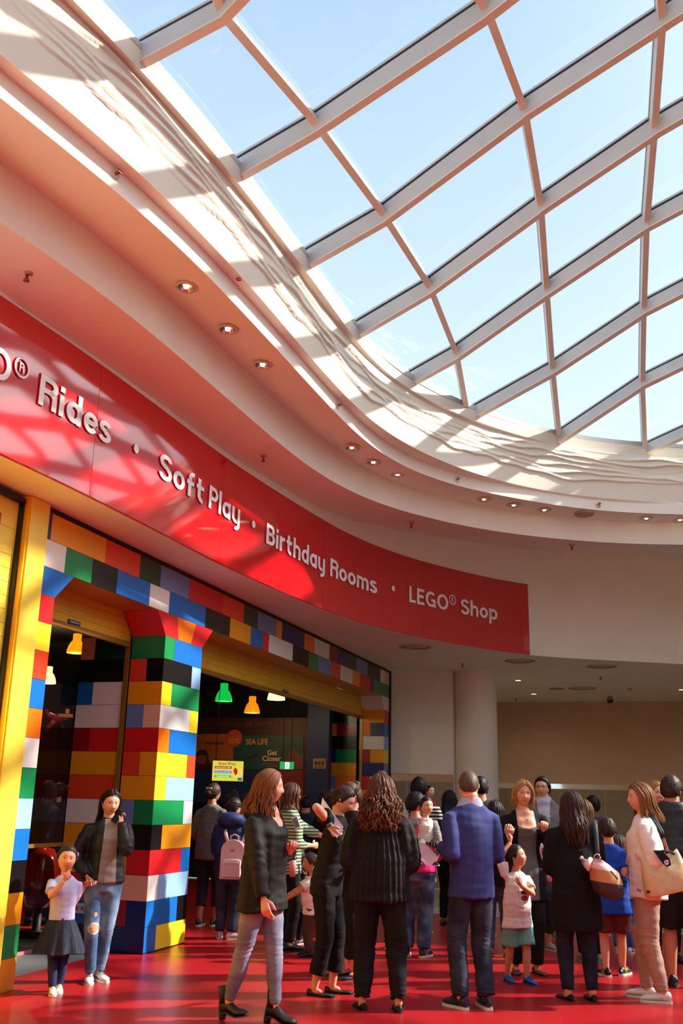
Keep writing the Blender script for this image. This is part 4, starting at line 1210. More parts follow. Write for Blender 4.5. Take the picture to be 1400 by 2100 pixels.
# red and black toy robot-like ride arm and red seat glimpsed through the left doorway
RIDE = mat('ride_red', (150, 14, 20), 0.35)
o = empty('ride_figure', at_dist(118, 1474, 14.2), 0, 'red jointed ride figure mounted on the dark red wall inside the left doorway', 'ride figure')
bm = bmesh.new()
tube(bm, [(-0.16, 0, 0.05), (-0.02, 0, 0.0), (0.12, 0, 0.03)], [0.045, 0.055, 0.04], 12); obj('body', bm, RIDE, o)
for a, b in (((-0.02, 0), (-0.16, -0.17)), ((-0.08, 0.02), (-0.18, 0.12))):
    bm = bmesh.new(); tube(bm, [(a[0], 0, a[1]), ((a[0] + b[0]) / 2, -0.03, (a[1] + b[1]) / 2 - 0.02), (b[0], 0, b[1])], [0.04, 0.035, 0.025], 10); obj('wing', bm, RIDE, o)
bm = bmesh.new(); box(bm, (0.12, -0.03, 0.04), (0.2, 0.06, 0.05), bevel=0.01); box(bm, (0.14, -0.04, 0.1), (0.05, 0.05, 0.07), bevel=0.01); obj('pale_blocks', bm, mat('ride_tan', (180, 140, 100), 0.4), o)
bm = bmesh.new(); tube(bm, [(0.0, 0.02, -0.02), (0.0, 0.35, -0.1)], 0.015, 8); obj('bracket', bm, BLACK, o)
o = empty('ride_pod', (at_dist(82, 1830, 12.6).x, 12.6, 0), 0, 'shiny red rounded ride seat behind the glass of the left doorway', 'ride seat')
bm = bmesh.new()
lathe(bm, [(0.0, 1.0), (0.12, 0.97), (0.19, 0.85), (0.22, 0.65), (0.2, 0.4), (0.14, 0.32)], 28); obj('shell', bm, mat('ride_gloss_red', (130, 16, 14), 0.1, coat=0.6), o)
bm = bmesh.new(); lathe(bm, [(0.05, 0.36), (0.05, 0.06), (0.2, 0.05), (0.2, 0.0)], 24); obj('pedestal', bm, BLACK, o)
for sx in (-0.1, 0.1):
    bm = bmesh.new(); ell(bm, (sx, -0.19, 0.5), (0.045, 0.03, 0.05), 12, 8); obj('dark_port', bm, BLACK, o)

# a weak lamp in each pendant keeps the shop dim
for px, py, Y, c, e in ((459, 1424, 17.0, (0.3, 1, 0.5), 1.5), (517, 1449, 19.5, (1, 0.5, 0.15), 7), (567, 1420, 18.6, (1, 0.85, 0.6), 9), (157, 1324, 13.4, (1, 0.6, 0.3), 14), (99, 1388, 15.6, (1, 0.75, 0.5), 22)):
    l = bpy.data.lights.new('pendant_bulb', 'POINT'); l.energy = e; l.color = c; l.shadow_soft_size = 0.1
    ob = bpy.data.objects.new('pendant_bulb', l); COL.objects.link(ob); ob.location = at_dist(px, py, Y) + Vector((0, 0, -0.18))

# ---------------------------------------------------------------- balustrade and tactile strip behind the crowd
bal = empty('glass_balustrade', (4.9, 14.9, 0), 0, 'low balustrade with pale blue rail and dark stone base behind the blue-shirted boy', 'balustrade')
binv = Matrix.Translation(bal.location).inverted()
bd = Vector((0.94, -0.34, 0)); b0 = Vector((3.3, 15.45, 0))
def bal_box(u0, u1, z0, z1, th, nm, m):
    bm = bmesh.new(); box(bm, b0 + bd * ((u0 + u1) / 2) + Vector((0, 0, (z0 + z1) / 2)), (u1 - u0, th, z1 - z0), rz=math.atan2(bd.y, bd.x)); bm.transform(binv); return obj(nm, bm, m, bal)
bal_box(0.9, 7, 1.10, 1.16, 0.09, 'top_rail', mat('rail_white', (196, 208, 222), 0.3))
bal_box(0.9, 7, 1.02, 1.10, 0.05, 'red_band', mat('band_red', (150, 60, 50), 0.4))
bal_box(0.9, 7, 0.12, 1.02, 0.016, 'glass_panel', CLEAR)
bal_box(0.9, 7, 0.0, 0.34, 0.3, 'stone_base', mat('granite', (84, 80, 76), 0.4, vary=0.7, scale=60))
bal_box(0.7, 7.2, 0.0, 0.05, 0.7, 'kerb', mat('kerb_stone', (200, 188, 168), 0.5))
DOT = mat('tactile_dot', (216, 196, 184), 0.4)
root = empty('tactile_strip', (1.55, 15.9, 0), 0, 'strip of white tactile studs on the floor behind the crowd', 'tactile paving')
tinv = Matrix.Translation(root.location).inverted()
bm = bmesh.new()
fbox(bm, 5.55, 6.2, 1.4, 4.2, -0.004, 0.002)
bm.transform(tinv); obj('base_mat', bm, mat('tactile_base', (70, 34, 32), 0.6), root)
bm = bmesh.new()
for a in range(13):
    for b in range(56): 
        bmesh.ops.create_cone(bm, cap_ends=True, segments=8, radius1=0.018, radius2=0.012, depth=0.006, matrix=Matrix.Translation(fa(5.57 + a * 0.05, 1.42 + b * 0.05, 0.005)))
bm.transform(tinv); tag(obj('studs', bm, DOT, root), kind='stuff')

# ================================================================ people
def voxel(bm, size, smooth=2, mi=0):
    """fuse overlapping closed shapes into one continuous skin"""
    me = bpy.data.meshes.new('tmp'); bm.to_mesh(me); bm.free()
    o = bpy.data.objects.new('tmp', me); COL.objects.link(o)
    m = o.modifiers.new('r', 'REMESH'); m.mode = 'VOXEL'; m.voxel_size = size; m.use_smooth_shade = True
    if smooth:
        s = o.modifiers.new('s', 'SMOOTH'); s.factor = 0.5; s.iterations = smooth
    dg = bpy.context.evaluated_depsgraph_get()
    ev = o.evaluated_get(dg)
    out = bmesh.new(); out.from_mesh(ev.to_mesh()); ev.to_mesh_clear()
    bpy.data.objects.remove(o); bpy.data.meshes.remove(me)
    for f in out.faces: f.smooth = True; f.material_index = mi
    return out

def append(dst, src, M=None, off=0):
    if M is not None: src.transform(M)
    vm = {}
    for v in src.verts: vm[v] = dst.verts.new(v.co)
    for f in src.faces:
        try:
            g = dst.faces.new([vm[v] for v in f.verts]); g.material_index = f.material_index + off; g.smooth = f.smooth
        except ValueError: pass
    src.free()

def folds(bm, H, amp, seed, kx=16, kz=5, extra=None):
    bm.normal_update()
    k = 1.7 / H
    amp *= 1.5
    for v in bm.verts:
        p = v.co
        d = noise.noise((p.x * kx * k + seed, p.y * kx * k, p.z * kz * k)) * 0.7 + noise.noise((p.x * 7 * k, p.y * 7 * k + seed, p.z * 22 * k)) * 0.5
        if extra: d += extra(p)
        v.co = p + v.normal * (d * amp)

def g2(a, b): return math.exp(-(a * a + b * b))
def sstep(x):
    x = max(0.0, min(1.0, x)); return x * x * (3 - 2 * x)

def head_geo(child=False, smile=False):
    """unit head (chin -0.5, crown 0.5), looking along -Y. materials: 0 skin 1 lips 2 eye 3 iris 4 brow 5 teeth"""
    bm = bmesh.new()
    NR, NS = 46, 60
    rows_ = []
    def shape(th, ph):
        sx, sy, sz = math.sin(th) * math.sin(ph), -math.sin(th) * math.cos(ph), math.cos(th)
        x, y, z = sx * 0.345, sy * 0.405, sz * 0.5
        if y > 0: y *= 1.12
        if z < 0:
            t = -z / 0.5
            x *= 1 - (0.20 if child else 0.25) * t ** 1.8
            if y > 0: y *= 1 - 0.45 * t
            else: y *= 1 + 0.10 * t - 0.16 * t ** 3
        if z > 0: x *= 1 + 0.05 * g2(0, (z - 0.2) / 0.15)
        if sy < 0.1:
            f = sstep((0.1 - sy) / 0.5)
            nb = 0.55 if child else 1.0
            ax = abs(x)
            up = sstep((0.09 - z) / 0.2)
            dn = sstep((z + 0.175) / 0.05)
            y -= f * nb * (0.010 + 0.060 * up) * dn * math.exp(-(x / (0.036 + 0.026 * up)) ** 2)
            y -= f * nb * 0.018 * g2((ax - 0.045) / 0.025, (z + 0.125) / 0.03)
            y += f * 0.034 * g2((ax - 0.13) / 0.075, (z - 0.035) / 0.05)
            y -= f * 0.014 * nb * g2((ax - 0.1) / 0.11, (z - 0.115) / 0.03)
            y -= f * 0.017 * g2(x / 0.085, (z + 0.232) / 0.022)
            y -= f * 0.018 * g2(x / 0.07, (z + 0.283) / 0.026)
            y += f * 0.012 * g2(x / 0.1, (z + 0.258) / 0.010)
            y -= f * 0.026 * g2(x / 0.09, (z + 0.40) / 0.06)
            y -= f * (0.03 if child or smile else 0.016) * g2((ax - 0.17) / 0.08, (z + 0.11) / 0.09)
        return Vector((x, y, z))
    top = bm.verts.new((0, 0, 0.5)); bot = bm.verts.new(shape(math.pi, 0))
    for i in range(1, NR):
        th = math.pi * i / NR
        rows_.append([bm.verts.new(shape(th, 2 * math.pi * k / NS)) for k in range(NS)])
    for k in range(NS):
        bm.faces.new((top, rows_[0][k], rows_[0][(k + 1) % NS]))
        bm.faces.new((bot, rows_[-1][(k + 1) % NS], rows_[-1][k]))
        for a, b in zip(rows_[:-1], rows_[1:]):
            bm.faces.new((a[k], b[k], b[(k + 1) % NS], a[(k + 1) % NS]))
    for f in bm.faces:
        f.smooth = True
        c = f.calc_center_median()
        if c.y < -0.2:
            wl = 0.105 if smile else 0.08
            lo, hi = -0.298 + 0.9 * c.x * c.x, -0.218
            if abs(c.x) < wl and lo < c.z < hi - 1.5 * c.x * c.x: f.material_index = 1
            if smile and abs(c.x) < 0.08 and -0.272 < c.z < -0.242: f.material_index = 5
    ey = -0.332
    for s in (-1, 1):
        ell(bm, (s * 0.13, ey, 0.035), (0.058, 0.036, 0.03), 12, 8, 2)
        ell(bm, (s * 0.13, ey - 0.026, 0.034), (0.026, 0.013, 0.027), 10, 6, 3)
        tube(bm, [(s * (0.07 + 0.024 * k), ey - 0.03 + 0.006 * abs(k - 2) ** 1.5, 0.05 + 0.018 * math.sin(math.pi * k / 5)) for k in range(6)], 0.007, 5, 4)
        tube(bm, [(s * (0.055 + 0.028 * k), -0.394 + 0.0045 * k * k, 0.116 + 0.016 * math.sin(math.pi * (k + 0.3) / 6) + 0.010 * (1 - k / 5)) for k in range(6)], [0.006, 0.010, 0.010, 0.009, 0.007, 0.003], 5, 4)
        ell(bm, (s * 0.338, 0.03, -0.01), (0.03, 0.07, 0.11), 10, 8, 0, Matrix.Rotation(s * 0.35, 3, 'Z'))
    return bm
_HEADS = {}
def head_copy(child, smile):
    k = (child, smile)
    if k not in _HEADS:
        b = head_geo(child, smile); me = bpy.data.meshes.new('head_shape'); b.to_mesh(me); b.free(); _HEADS[k] = me
    b = bmesh.new(); b.from_mesh(_HEADS[k]); return b

def hairline(x, y):
    a = math.degrees(math.atan2(abs(x), -y))
    P = [(0, 0.30), (25, 0.29), (45, 0.22), (62, 0.06), (75, -0.06), (88, -0.07), (97, -0.02), (110, -0.2), (140, -0.33), (180, -0.35)]
    for (a0, z0), (a1, z1) in zip(P[:-1], P[1:]):
        if a0 <= a <= a1: return z0 + (z1 - z0) * (a - a0) / (a1 - a0)
    return -0.35
def hsurf(d, off):
    """scalp surface point along direction d"""
    d = d.normalized()
    ry = 0.405 * (1.12 if d.y > 0 else 1.0)
    r = 1 / math.sqrt((d.x / 0.35) ** 2 + (d.y / ry) ** 2 + (d.z / 0.5) ** 2)
    return d * (r + off)
def hair_cap(bm, th, seed, rough=0.02, line=0.0, NR=40, NS=56, top_only=None):
    rows_ = []
    for i in range(NR + 1):
        a = math.pi * 0.86 * i / NR
        row = []
        for k in range(NS):
            ph = 2 * math.pi * k / NS
            d = Vector((math.sin(a) * math.sin(ph), -math.sin(a) * math.cos(ph), math.cos(a)))
            p = hsurf(d, 0)
            h = hairline(p.x, p.y) + line
            e = sstep((p.z - h) / 0.12)
            n = noise.noise((p.x * 9 + seed, p.y * 9, p.z * 5)) + 0.6 * noise.noise((p.x * 24, p.y * 24 + seed, p.z * 9))
            row.append((bm.verts.new(hsurf(d, 0.004 + th * e + rough * n * e + min(0, p.z - h) * 0.5)), p.z - h + 0.07))
        rows_.append(row)
    for a, b in zip(rows_[:-1], rows_[1:]):
        for k in range(NS):
            q_ = [a[k], b[k], b[(k + 1) % NS], a[(k + 1) % NS]]
            if max(v[1] for v in q_) > 0 and sum(v[1] for v in q_) > -0.08:
                try: bm.faces.new([v[0] for v in q_]).smooth = True
                except ValueError: pass
    bmesh.ops.delete(bm, geom=[v for v in bm.verts if not v.link_faces], context='VERTS')
def lock(bm, pts, r0, r1=0.008, seg=5):
    n = len(pts)
    rad = []
    for i in range(n):
        t = i / (n - 1)
        r = r0 * (0.55 + 0.45 * sstep(t / 0.3)) if t < 0.3 else r0 + (r1 - r0) * ((t - 0.3) / 0.7) ** 1.6
        rad.append((r, r * 0.55))
    tube(bm, pts, rad, seg)
def hair_long(bm, zend, seed, wave=0.02, n=80, front=62, flare=0.10, part=0.03, curl=0.0, r=0.05, back=0.12, th=0.05):
    rnd = random.Random(seed)
    for i in range(n):
        s = 1 if i % 2 else -1
        az = R(front + (182 - front) * ((i // 2) + rnd.random()) / (n / 2))
        lay = rnd.random()
        off = 0.035 + (th - 0.03) * 1.2 * lay + 0.02 * lay
        pts = []
        side = Vector((s * math.sin(az), -math.cos(az), 0.0))
        y0 = -0.28 + 0.42 * min(1, (math.degrees(az) - front) / (180 - front))
        start = Vector((part + s * 0.03, y0, 0.42))
        for k in range(7):
            t = k / 6
            d = start.normalized().lerp(side, sstep(t) * 0.96).normalized()
            q0 = hsurf(d, off * (0.6 + 0.4 * t))
            if curl: q0 += Vector((rnd.uniform(-1, 1), rnd.uniform(-1, 1), rnd.uniform(-1, 1))) * 0.022 * curl * t
            pts.append(q0)
        base = pts[-1]
        ph, ph2 = rnd.random() * 6.28, rnd.random() * 6.28
        ze = zend + rnd.uniform(-0.1, 0.12) * (1 if zend > -0.9 else 1.6)
        N = max(6, int((base.z - ze) / 0.07))
        outd = Vector((side.x, side.y, 0))
        for k in range(1, N + 1):
            t = k / N
            z = base.z + (ze - base.z) * t
            drop = base.z - z
            w = wave * min(1, drop / 0.3)
            p = Vector((base.x, base.y, z))
            neck = g2(0, (z + 0.42) / 0.25)
            p -= outd * 0.05 * neck * (1 - flare * 3)
            p += outd * flare * sstep(drop / 0.8) * (0.4 + 0.6 * lay)
            p.y += back * sstep(drop / 0.9) * max(0, -math.cos(az) + 0.3)
            f = 9 + 5 * curl
            p += Vector((math.cos(az) * s, math.sin(az), 0)) * (w * math.sin(z * f + ph)) + outd * (w * (0.7 + curl) * math.sin(z * f * 0.8 + ph2))
            if curl: p += Vector((rnd.uniform(-1, 1), rnd.uniform(-1, 1), 0)) * 0.018 * curl
            pts.append(p)
        lock(bm, pts, r * rnd.uniform(0.8, 1.2))
def hair_bun(bm, c, r, seed):
    rnd = random.Random(seed)
    for i in range(16):
        ax = Vector((rnd.uniform(-1, 1), rnd.uniform(-0.3, 1), rnd.uniform(-1, 1))).normalized()
        u = ax.orthogonal().normalized(); v = ax.cross(u)
        rr = r * rnd.uniform(0.5, 0.85)
        tube(bm, [Vector(c) + u * (rr * math.cos(a)) + v * (rr * math.sin(a)) for a in [k * 0.55 for k in range(11)]], [r * 0.32] * 11, 6)
    for i in range(26):
        a = R(rnd.uniform(60, 180)) * (1 if i % 2 else -1)
        d0 = Vector((math.sin(a), -math.cos(a), rnd.uniform(-0.2, 0.5))).normalized()
        d1 = Vector(c).normalized()
        pts = [hsurf(d0.lerp(d1, t / 6).normalized(), 0.035 + 0.02 * t / 6) for t in range(7)]
        lock(bm, pts, 0.04, 0.03)
def hair_short(bm, seed, length=0.1, n=120, r=0.03, zmin=-0.3, th=0.05):
    rnd = random.Random(seed)
    for i in range(n):
        a = rnd.uniform(0, 2 * math.pi); el = rnd.uniform(-0.5, 1.0)
        d = Vector((math.cos(a), math.sin(a), el)).normalized()
        p = hsurf(d, 0)
        if p.z < hairline(p.x, p.y) + 0.05: continue
        t = Vector((rnd.uniform(-0.5, 0.5), 0.25 - (0.6 if d.y < -0.3 else 0), -0.9 if el < 0.7 else 0.0))
        t = (t - d * t.dot(d)).normalized()
        pts = [hsurf(d, th * 0.8)]
        for k in range(1, 4):
            pts.append(hsurf((p + t * (length * k / 3)), th * (1.05 - 0.15 * k)))
        lock(bm, pts, r, 0.006)

_hm = {}
def hair_mat(top, bottom=None, z0=0.2, z1=-0.7):
    k = (top, bottom, z0, z1)
    if k in _hm: return _hm[k]
    m = mat('hair_%d' % len(_hm), top, 0.5, vary=0.3, scale=30, bump=0.25, bscale=60, stretch=(1, 1, 0.18), spec=0.22)
    if bottom:
        nt = m.node_tree
        b = nt.nodes['Principled BSDF']
        tc = nt.nodes.new('ShaderNodeTexCoord'); sp = nt.nodes.new('ShaderNodeSeparateXYZ'); mr = nt.nodes.new('ShaderNodeMapRange')
        mr.inputs[1].default_value, mr.inputs[2].default_value = z1, z0
        rp = nt.nodes.new('ShaderNodeValToRGB')
        rp.color_ramp.elements[0].color = lin(bottom); rp.color_ramp.elements[1].color = lin(top)
        nz = nt.nodes.new('ShaderNodeTexNoise'); nz.inputs['Scale'].default_value = 14
        ad = nt.nodes.new('ShaderNodeMath'); ad.operation = 'MULTIPLY_ADD'; ad.inputs[1].default_value = 0.35
        mp = nt.nodes.new('ShaderNodeMapping'); mp.inputs['Scale'].default_value = (1, 1, 0.15)
        nt.links.new(tc.outputs['Object'], sp.inputs[0]); nt.links.new(tc.outputs['Object'], mp.inputs[0]); nt.links.new(mp.outputs[0], nz.inputs['Vector'])
        nt.links.new(nz.outputs['Fac'], ad.inputs[0]); nt.links.new(sp.outputs['Z'], ad.inputs[2])
        nt.links.new(ad.outputs[0], mr.inputs[0]); nt.links.new(mr.outputs[0], rp.inputs[0]); nt.links.new(rp.outputs[0], b.inputs['Base Color'])
    _hm[k] = m
    return m

def hand_geo(bm, w, d, th, side, L, curl=0.35, spread=0.1, fingers=None, mi=0, thumb=0.5):
    """palm, four fingers and a thumb at wrist w; d points along the hand, th towards the thumb"""
    d = d.normalized(); th = (th - d * th.dot(d)).normalized()
    n = d.cross(th) * (1 if side > 0 else -1)
    palm = [w - d * 0.1 * L, w, w + d * 0.18 * L, w + d * 0.36 * L, w + d * 0.50 * L]
    tube(bm, palm, [(0.115 * L, 0.085 * L), (0.12 * L, 0.085 * L), (0.17 * L, 0.09 * L), (0.205 * L, 0.085 * L), (0.20 * L, 0.07 * L)], 12, mi, up=th)
    lens = (0.43, 0.49, 0.45, 0.35)
    for k in range(4):
        c = fingers[k] if fingers else curl * (1 + 0.12 * k)
        b = w + d * (0.47 - 0.02 * abs(k - 1)) * L + th * (0.148 - 0.098 * k) * L
        dirv = (d + th * spread * (0.15 - 0.1 * k)).normalized()
        pts = [b - dirv * 0.06 * L, b]
        a = 0.0
        for (f, ang) in ((0.42, 55), (0.32, 65), (0.26, 40)):
            a += R(ang) * c
            v = dirv * math.cos(a) + n * math.sin(a)
            pts.append(pts[-1] + v * (lens[k] * f * L))
        rr = (0.052, 0.054, 0.052, 0.045)[k] * L
        tube(bm, pts, [rr, rr, rr * 0.95, rr * 0.86, rr * 0.6], 8, mi)
    b = w + d * 0.1 * L + th * 0.1 * L
    t1 = (d * 0.62 + th * 0.62 + n * (0.2 + 0.5 * thumb)).normalized()
    t2 = (d * 0.9 + th * (0.35 - 0.4 * thumb) + n * (0.2 + 0.6 * thumb)).normalized()
    p1 = b + t1 * 0.22 * L
    p2 = p1 + t2 * 0.17 * L
    tube(bm, [b, p1, p2, p2 + t2 * 0.13 * L], [0.075 * L, 0.062 * L, 0.055 * L, 0.035 * L], 8, mi)
    return w + d * 0.45 * L + n * 0.09 * L, n

def shoe_geo(style, L):
    """shoe along -Y, heel at +Y, sole on z = 0, ankle at the origin. 0 upper 1 sole 2 accent 3 skin"""
    bm = bmesh.new()
    lift = {'heel': 0.27, 'boot': 0.16}.get(style, 0.0) * L
    ys = [0.27, 0.22, 0.10, -0.06, -0.24, -0.42, -0.58, -0.68, -0.73]
    wd = [0.07, 0.115, 0.13, 0.13, 0.15, 0.175, 0.16, 0.11, 0.04]
    ht = {'flat': [0.2, 0.23, 0.2, 0.13, 0.10, 0.12, 0.12, 0.10, 0.05], 'sneaker': [0.22, 0.34, 0.38, 0.37, 0.30, 0.25, 0.22, 0.18, 0.1]}.get(style, [0.22, 0.42, 0.46, 0.42, 0.31, 0.24, 0.21, 0.17, 0.09])
    sole = 0.07 if style == 'sneaker' else 0.035
    def zl(y): return lift * sstep((y / L + 0.45) / 0.5)
    S = 14
    ringU, ringS = [], []
    for y, w, h in zip(ys, wd, ht):
        yy = y * L
        z0 = zl(yy)
        r = []
        for k in range(S):
            a = 2 * math.pi * k / S
            cx, cz = math.cos(a), math.sin(a)
            zz = (sole + (h - sole) * (0.5 + 0.5 * cz)) * L
            wx = w * L * cx * (1.0 if cz < 0 else (1 - 0.35 * cz))
            r.append(bm.verts.new((wx, yy, z0 + zz)))
        ringU.append(r)
        ringS.append([bm.verts.new((w * 1.07 * L * sx, yy * 1.02, z0 + zz * L)) for sx, zz in ((-1, 0), (1, 0), (1, sole), (-1, sole))])
    for a, b in zip(ringU[:-1], ringU[1:]):
        for k in range(S):
            f = bm.faces.new((a[k], a[(k + 1) % S], b[(k + 1) % S], b[k])); f.smooth = True
    bm.faces.new(ringU[0]); bm.faces.new(ringU[-1][::-1])
    for a, b in zip(ringS[:-1], ringS[1:]):
        for k in range(4):
            bm.faces.new((a[k], a[(k + 1) % 4], b[(k + 1) % 4], b[k])).material_index = 1
    bm.faces.new(ringS[0]).material_index = 1; bm.faces.new(ringS[-1]).material_index = 1
    if style in ('heel', 'boot'):
        tube(bm, [(0, 0.2 * L, lift + 0.03 * L), (0, 0.23 * L, 0.0)], [0.12 * L, 0.10 * L if style == 'boot' else 0.05 * L], 10, 1)
        tube(bm, [(0, 0.07 * L, lift + 0.25 * L), (0, 0.08 * L, lift + 0.5 * L), (0, 0.06 * L, lift + 0.72 * L)], [0.155 * L, 0.15 * L, 0.165 * L], 14, 0)
    if style == 'sneaker':
        for k in range(4):
            y = (-0.12 - 0.09 * k) * L
            h = (0.365 - 0.035 * k) * L
            tube(bm, [(-0.08 * L, y, h - 0.01 * L), (0, y, h + 0.012 * L), (0.08 * L, y, h - 0.01 * L)], 0.014 * L, 6, 2)
        for s in (-1, 1):
            for k in range(3):
                y = (0.03 - 0.10 * k) * L
                tube(bm, [(s * 0.135 * L, y, 0.1 * L), (s * 0.115 * L, y - 0.06 * L, 0.27 * L)], 0.016 * L, 5, 2)
    if style == 'flat':
        ell(bm, (0, -0.06 * L, 0.15 * L), (0.095 * L, 0.22 * L, 0.10 * L), 14, 8, 3)
    return bm, lift

def ik(A, T, a, b, pole):
    d = T - A
    L = d.length
    if L > (a + b) * 0.999:
        T = A + d * ((a + b) * 0.999 / L); d = T - A; L = d.length
    u = d.normalized()
    x = (a * a - b * b + L * L) / (2 * L)
    h = math.sqrt(max(0, a * a - x * x))
    p = pole - u * pole.dot(u)
    if p.length < 1e-5: p = u.orthogonal()
    return A + u * x + p.normalized() * h, T

def skin_mat(rgb): return mat('skin_%d_%d_%d' % rgb, rgb, 0.5, vary=0.05, scale=12, spec=0.35)
EYEW = mat('eye_white', (225, 218, 210), 0.25)
TEETH = mat('teeth', (240, 236, 226), 0.3)
SKIN_LIGHT, SKIN_TAN, SKIN_ASIAN, SKIN_PINK = (222, 160, 128), (196, 128, 96), (224, 172, 136), (226, 158, 134)
SOLEW = mat('sole_white', (226, 220, 212), 0.5)
SOLEB = mat('sole_black', (22, 20, 20), 0.6)
_shoe = {}

def ground_at(px, py):
    p = atz(px, py, 0.0)
    return Vector((p.x, p.y, 0))
def height_at(g, px, py):
    d = ray(px, py)
    t = math.hypot(g.x, g.y) / math.hypot(d.x, d.y)
    return CAM_H + d.z * t

def refine_pick(bm, fn):
    """colour faces by region, cutting the faces on a border finer so the border runs smoothly"""
    for it in range(2):
        val = {v: fn(v.co) for v in bm.verts}
        es = list({e for f in bm.faces if len({val[v] for v in f.verts}) > 1 for e in f.edges})
        if not es: break
        bmesh.ops.subdivide_edges(bm, edges=es, cuts=2 if it == 0 else 1, use_grid_fill=True)
    for f in bm.faces:
        f.smooth = True
        f.material_index = fn(f.calc_center_median())

class Figure:
    pass

def person(label, px, py, top, yaw, kind='f', skin=SKIN_LIGHT, hair=None, head=(0, 0, 0), arms=None, legs=None, topw=None, bottom=None, shoes=None,
           H=None, hr=None, wide=1.0, lean=0, twist=0, seed=1, res=1.0, smile=False, lips=None, iris=(70, 48, 34), g=None, z=0.0, sway=0.0, bare_legs=False, ceil_y=None):
    """one person: a continuous body with hair, clothing and shoes as children.
    px, py: where the feet stand; top: crown of the head; yaw 0 faces the viewer, 90 faces right, 180 turns away"""
    if g is None: g = ground_at(px, py)
    if H is None: H = height_at(g, px, top) - z
    child = kind == 'c'
    if hr is None: hr = {'f': 0.138, 'm': 0.133, 'c': 0.185}[kind]
    hh = hr * H
    F = Figure()
    root = empty('person', (g.x, g.y, z), R(yaw) + math.atan2(-g.x, g.y) * 0.0, label, 'person')
    F.root, F.H, F.hh = root, H, hh
    rnd = random.Random(seed)
    hz = {'f': 0.50, 'm': 0.505, 'c': 0.45}[kind] * H
    sz = H * (1 - hr * 1.27)
    sw = {'f': 0.100, 'm': 0.118, 'c': 0.105}[kind] * H * (0.5 + 0.5 * wide)
    hipw = 0.052 * H * (0.6 + 0.4 * wide)
    la = {'c': 0.16}.get(kind, 0.183) * H
    lf = {'c': 0.13}.get(kind, 0.15) * H
    handL = {'c': 0.105}.get(kind, 0.106) * H
    footL = {'c': 0.155}.get(kind, 0.15) * H
    if kind == 'f': footL *= 0.96
    piv = Vector((0, 0, hz))
    RU = Matrix.Rotation(R(twist), 3, 'Z') @ Matrix.Rotation(R(sway), 3, 'Y') @ Matrix.Rotation(R(lean), 3, 'X')
    def U(x, y, zz): return piv + RU @ (Vector((x, y, zz)) - piv)
    # ---- joints
    legs = legs or {}
    arms = arms or {}
    shoe_style = (shoes or ('sneaker',))[0]
    lift = {'heel': 0.27, 'boot': 0.16}.get(shoe_style, 0.0) * footL
    ank, kne, hip, fy = {}, {}, {}, {}
    for s in (-1, 1):
        o = legs.get(s, {})
        fx, fyy = o.get('pos', (0.055, 0.0))
        a = Vector((s * fx * H, fyy * H, 0.045 * H + lift + o.get('up', 0) * H))
        hip[s] = Vector((s * hipw, 0, hz))
        k, a = ik(hip[s], a, (hz - 0.045 * H - lift) * 0.515 * 1.012, (hz - 0.045 * H - lift) * 0.485 * 1.012, Vector((s * o.get('kx', 0.12), -1, 0)))
        ank[s], kne[s], fy[s] = a, k, s * o.get('yaw', 8)
    sho, elb, wri, hd, ht_, curl = {}, {}, {}, {}, {}, {}
    for s in (-1, 1):
        o = arms.get(s, {})
        sho[s] = U(s * sw * 0.93, 0.005 * H, sz - 0.018 * H)
        if 'pt' in o:
            q_ = at_dist(o['pt'][0], o['pt'][1], g.y + o['pt'][2])
            T = Matrix.Rotation(-R(yaw), 3, 'Z') @ (q_ - Vector((g.x, g.y, z)))
        elif 'at' in o:
            x, y, zz = o['at']; T = Vector((s * x * H, y * H, zz * H))
        else:
            T = U(s * (sw + 0.045 * H), -0.03 * H, sz - (la + lf) * 0.985)
        pole = Vector(o.get('pole', (0.22, 0.7, -0.6))); pole.x *= s
        elb[s], wri[s] = ik(sho[s], T, la, lf, pole)
        f = (wri[s] - elb[s]).normalized()
        if 'hand' in o:
            v = Vector(o['hand']); v.x *= s; f = (f * 0.3 + v.normalized()).normalized()
        hd[s] = f
        v = Vector(o.get('thumb', (0, -1, 0.0) if abs(f.z) > 0.6 else (0, 0, 1))); v.x *= s
        ht_[s] = v
        curl[s] = o.get('curl', 0.35)
    w = wide
    fm = {'f': dict(cr=(.082, .068), hp=(.098, .074), wa=(.076, .058), ch=(.088, .072), sh=(.092, .05)), 'm': dict(cr=(.08, .066), hp=(.092, .072), wa=(.088, .066), ch=(.105, .074), sh=(.112, .056)), 'c': dict(cr=(.08, .068), hp=(.09, .074), wa=(.085, .072), ch=(.09, .07), sh=(.095, .05))}[kind]
    def sec(k, e=0.0): return (fm[k][0] * H * w + e, fm[k][1] * H * (0.4 + 0.6 * w) + e)
    zl = dict(cr=hz - 0.035 * H, hp=hz + 0.02 * H, wa=hz + (sz - hz) * 0.38, ch=hz + (sz - hz) * 0.74, sh=sz)
    bust = -0.012 * H if kind == 'f' else -0.004 * H
    neck_b = U(0, 0.006 * H, sz + 0.026 * H)
    head_c = U(0, -0.012 * H, H - hh * 0.5)
    HR = RU @ Matrix.Rotation(R(head[0]), 3, 'Z') @ Matrix.Rotation(R(head[2] if len(head) > 2 else 0), 3, 'Y') @ Matrix.Rotation(R(head[1]), 3, 'X')
    HM = Matrix.Translation(head_c) @ HR.to_4x4() @ Matrix.Scale(hh, 4)
    # ---- body
    vs = 0.0072 * H * res
    bm = bmesh.new()
    t_ = 0.9
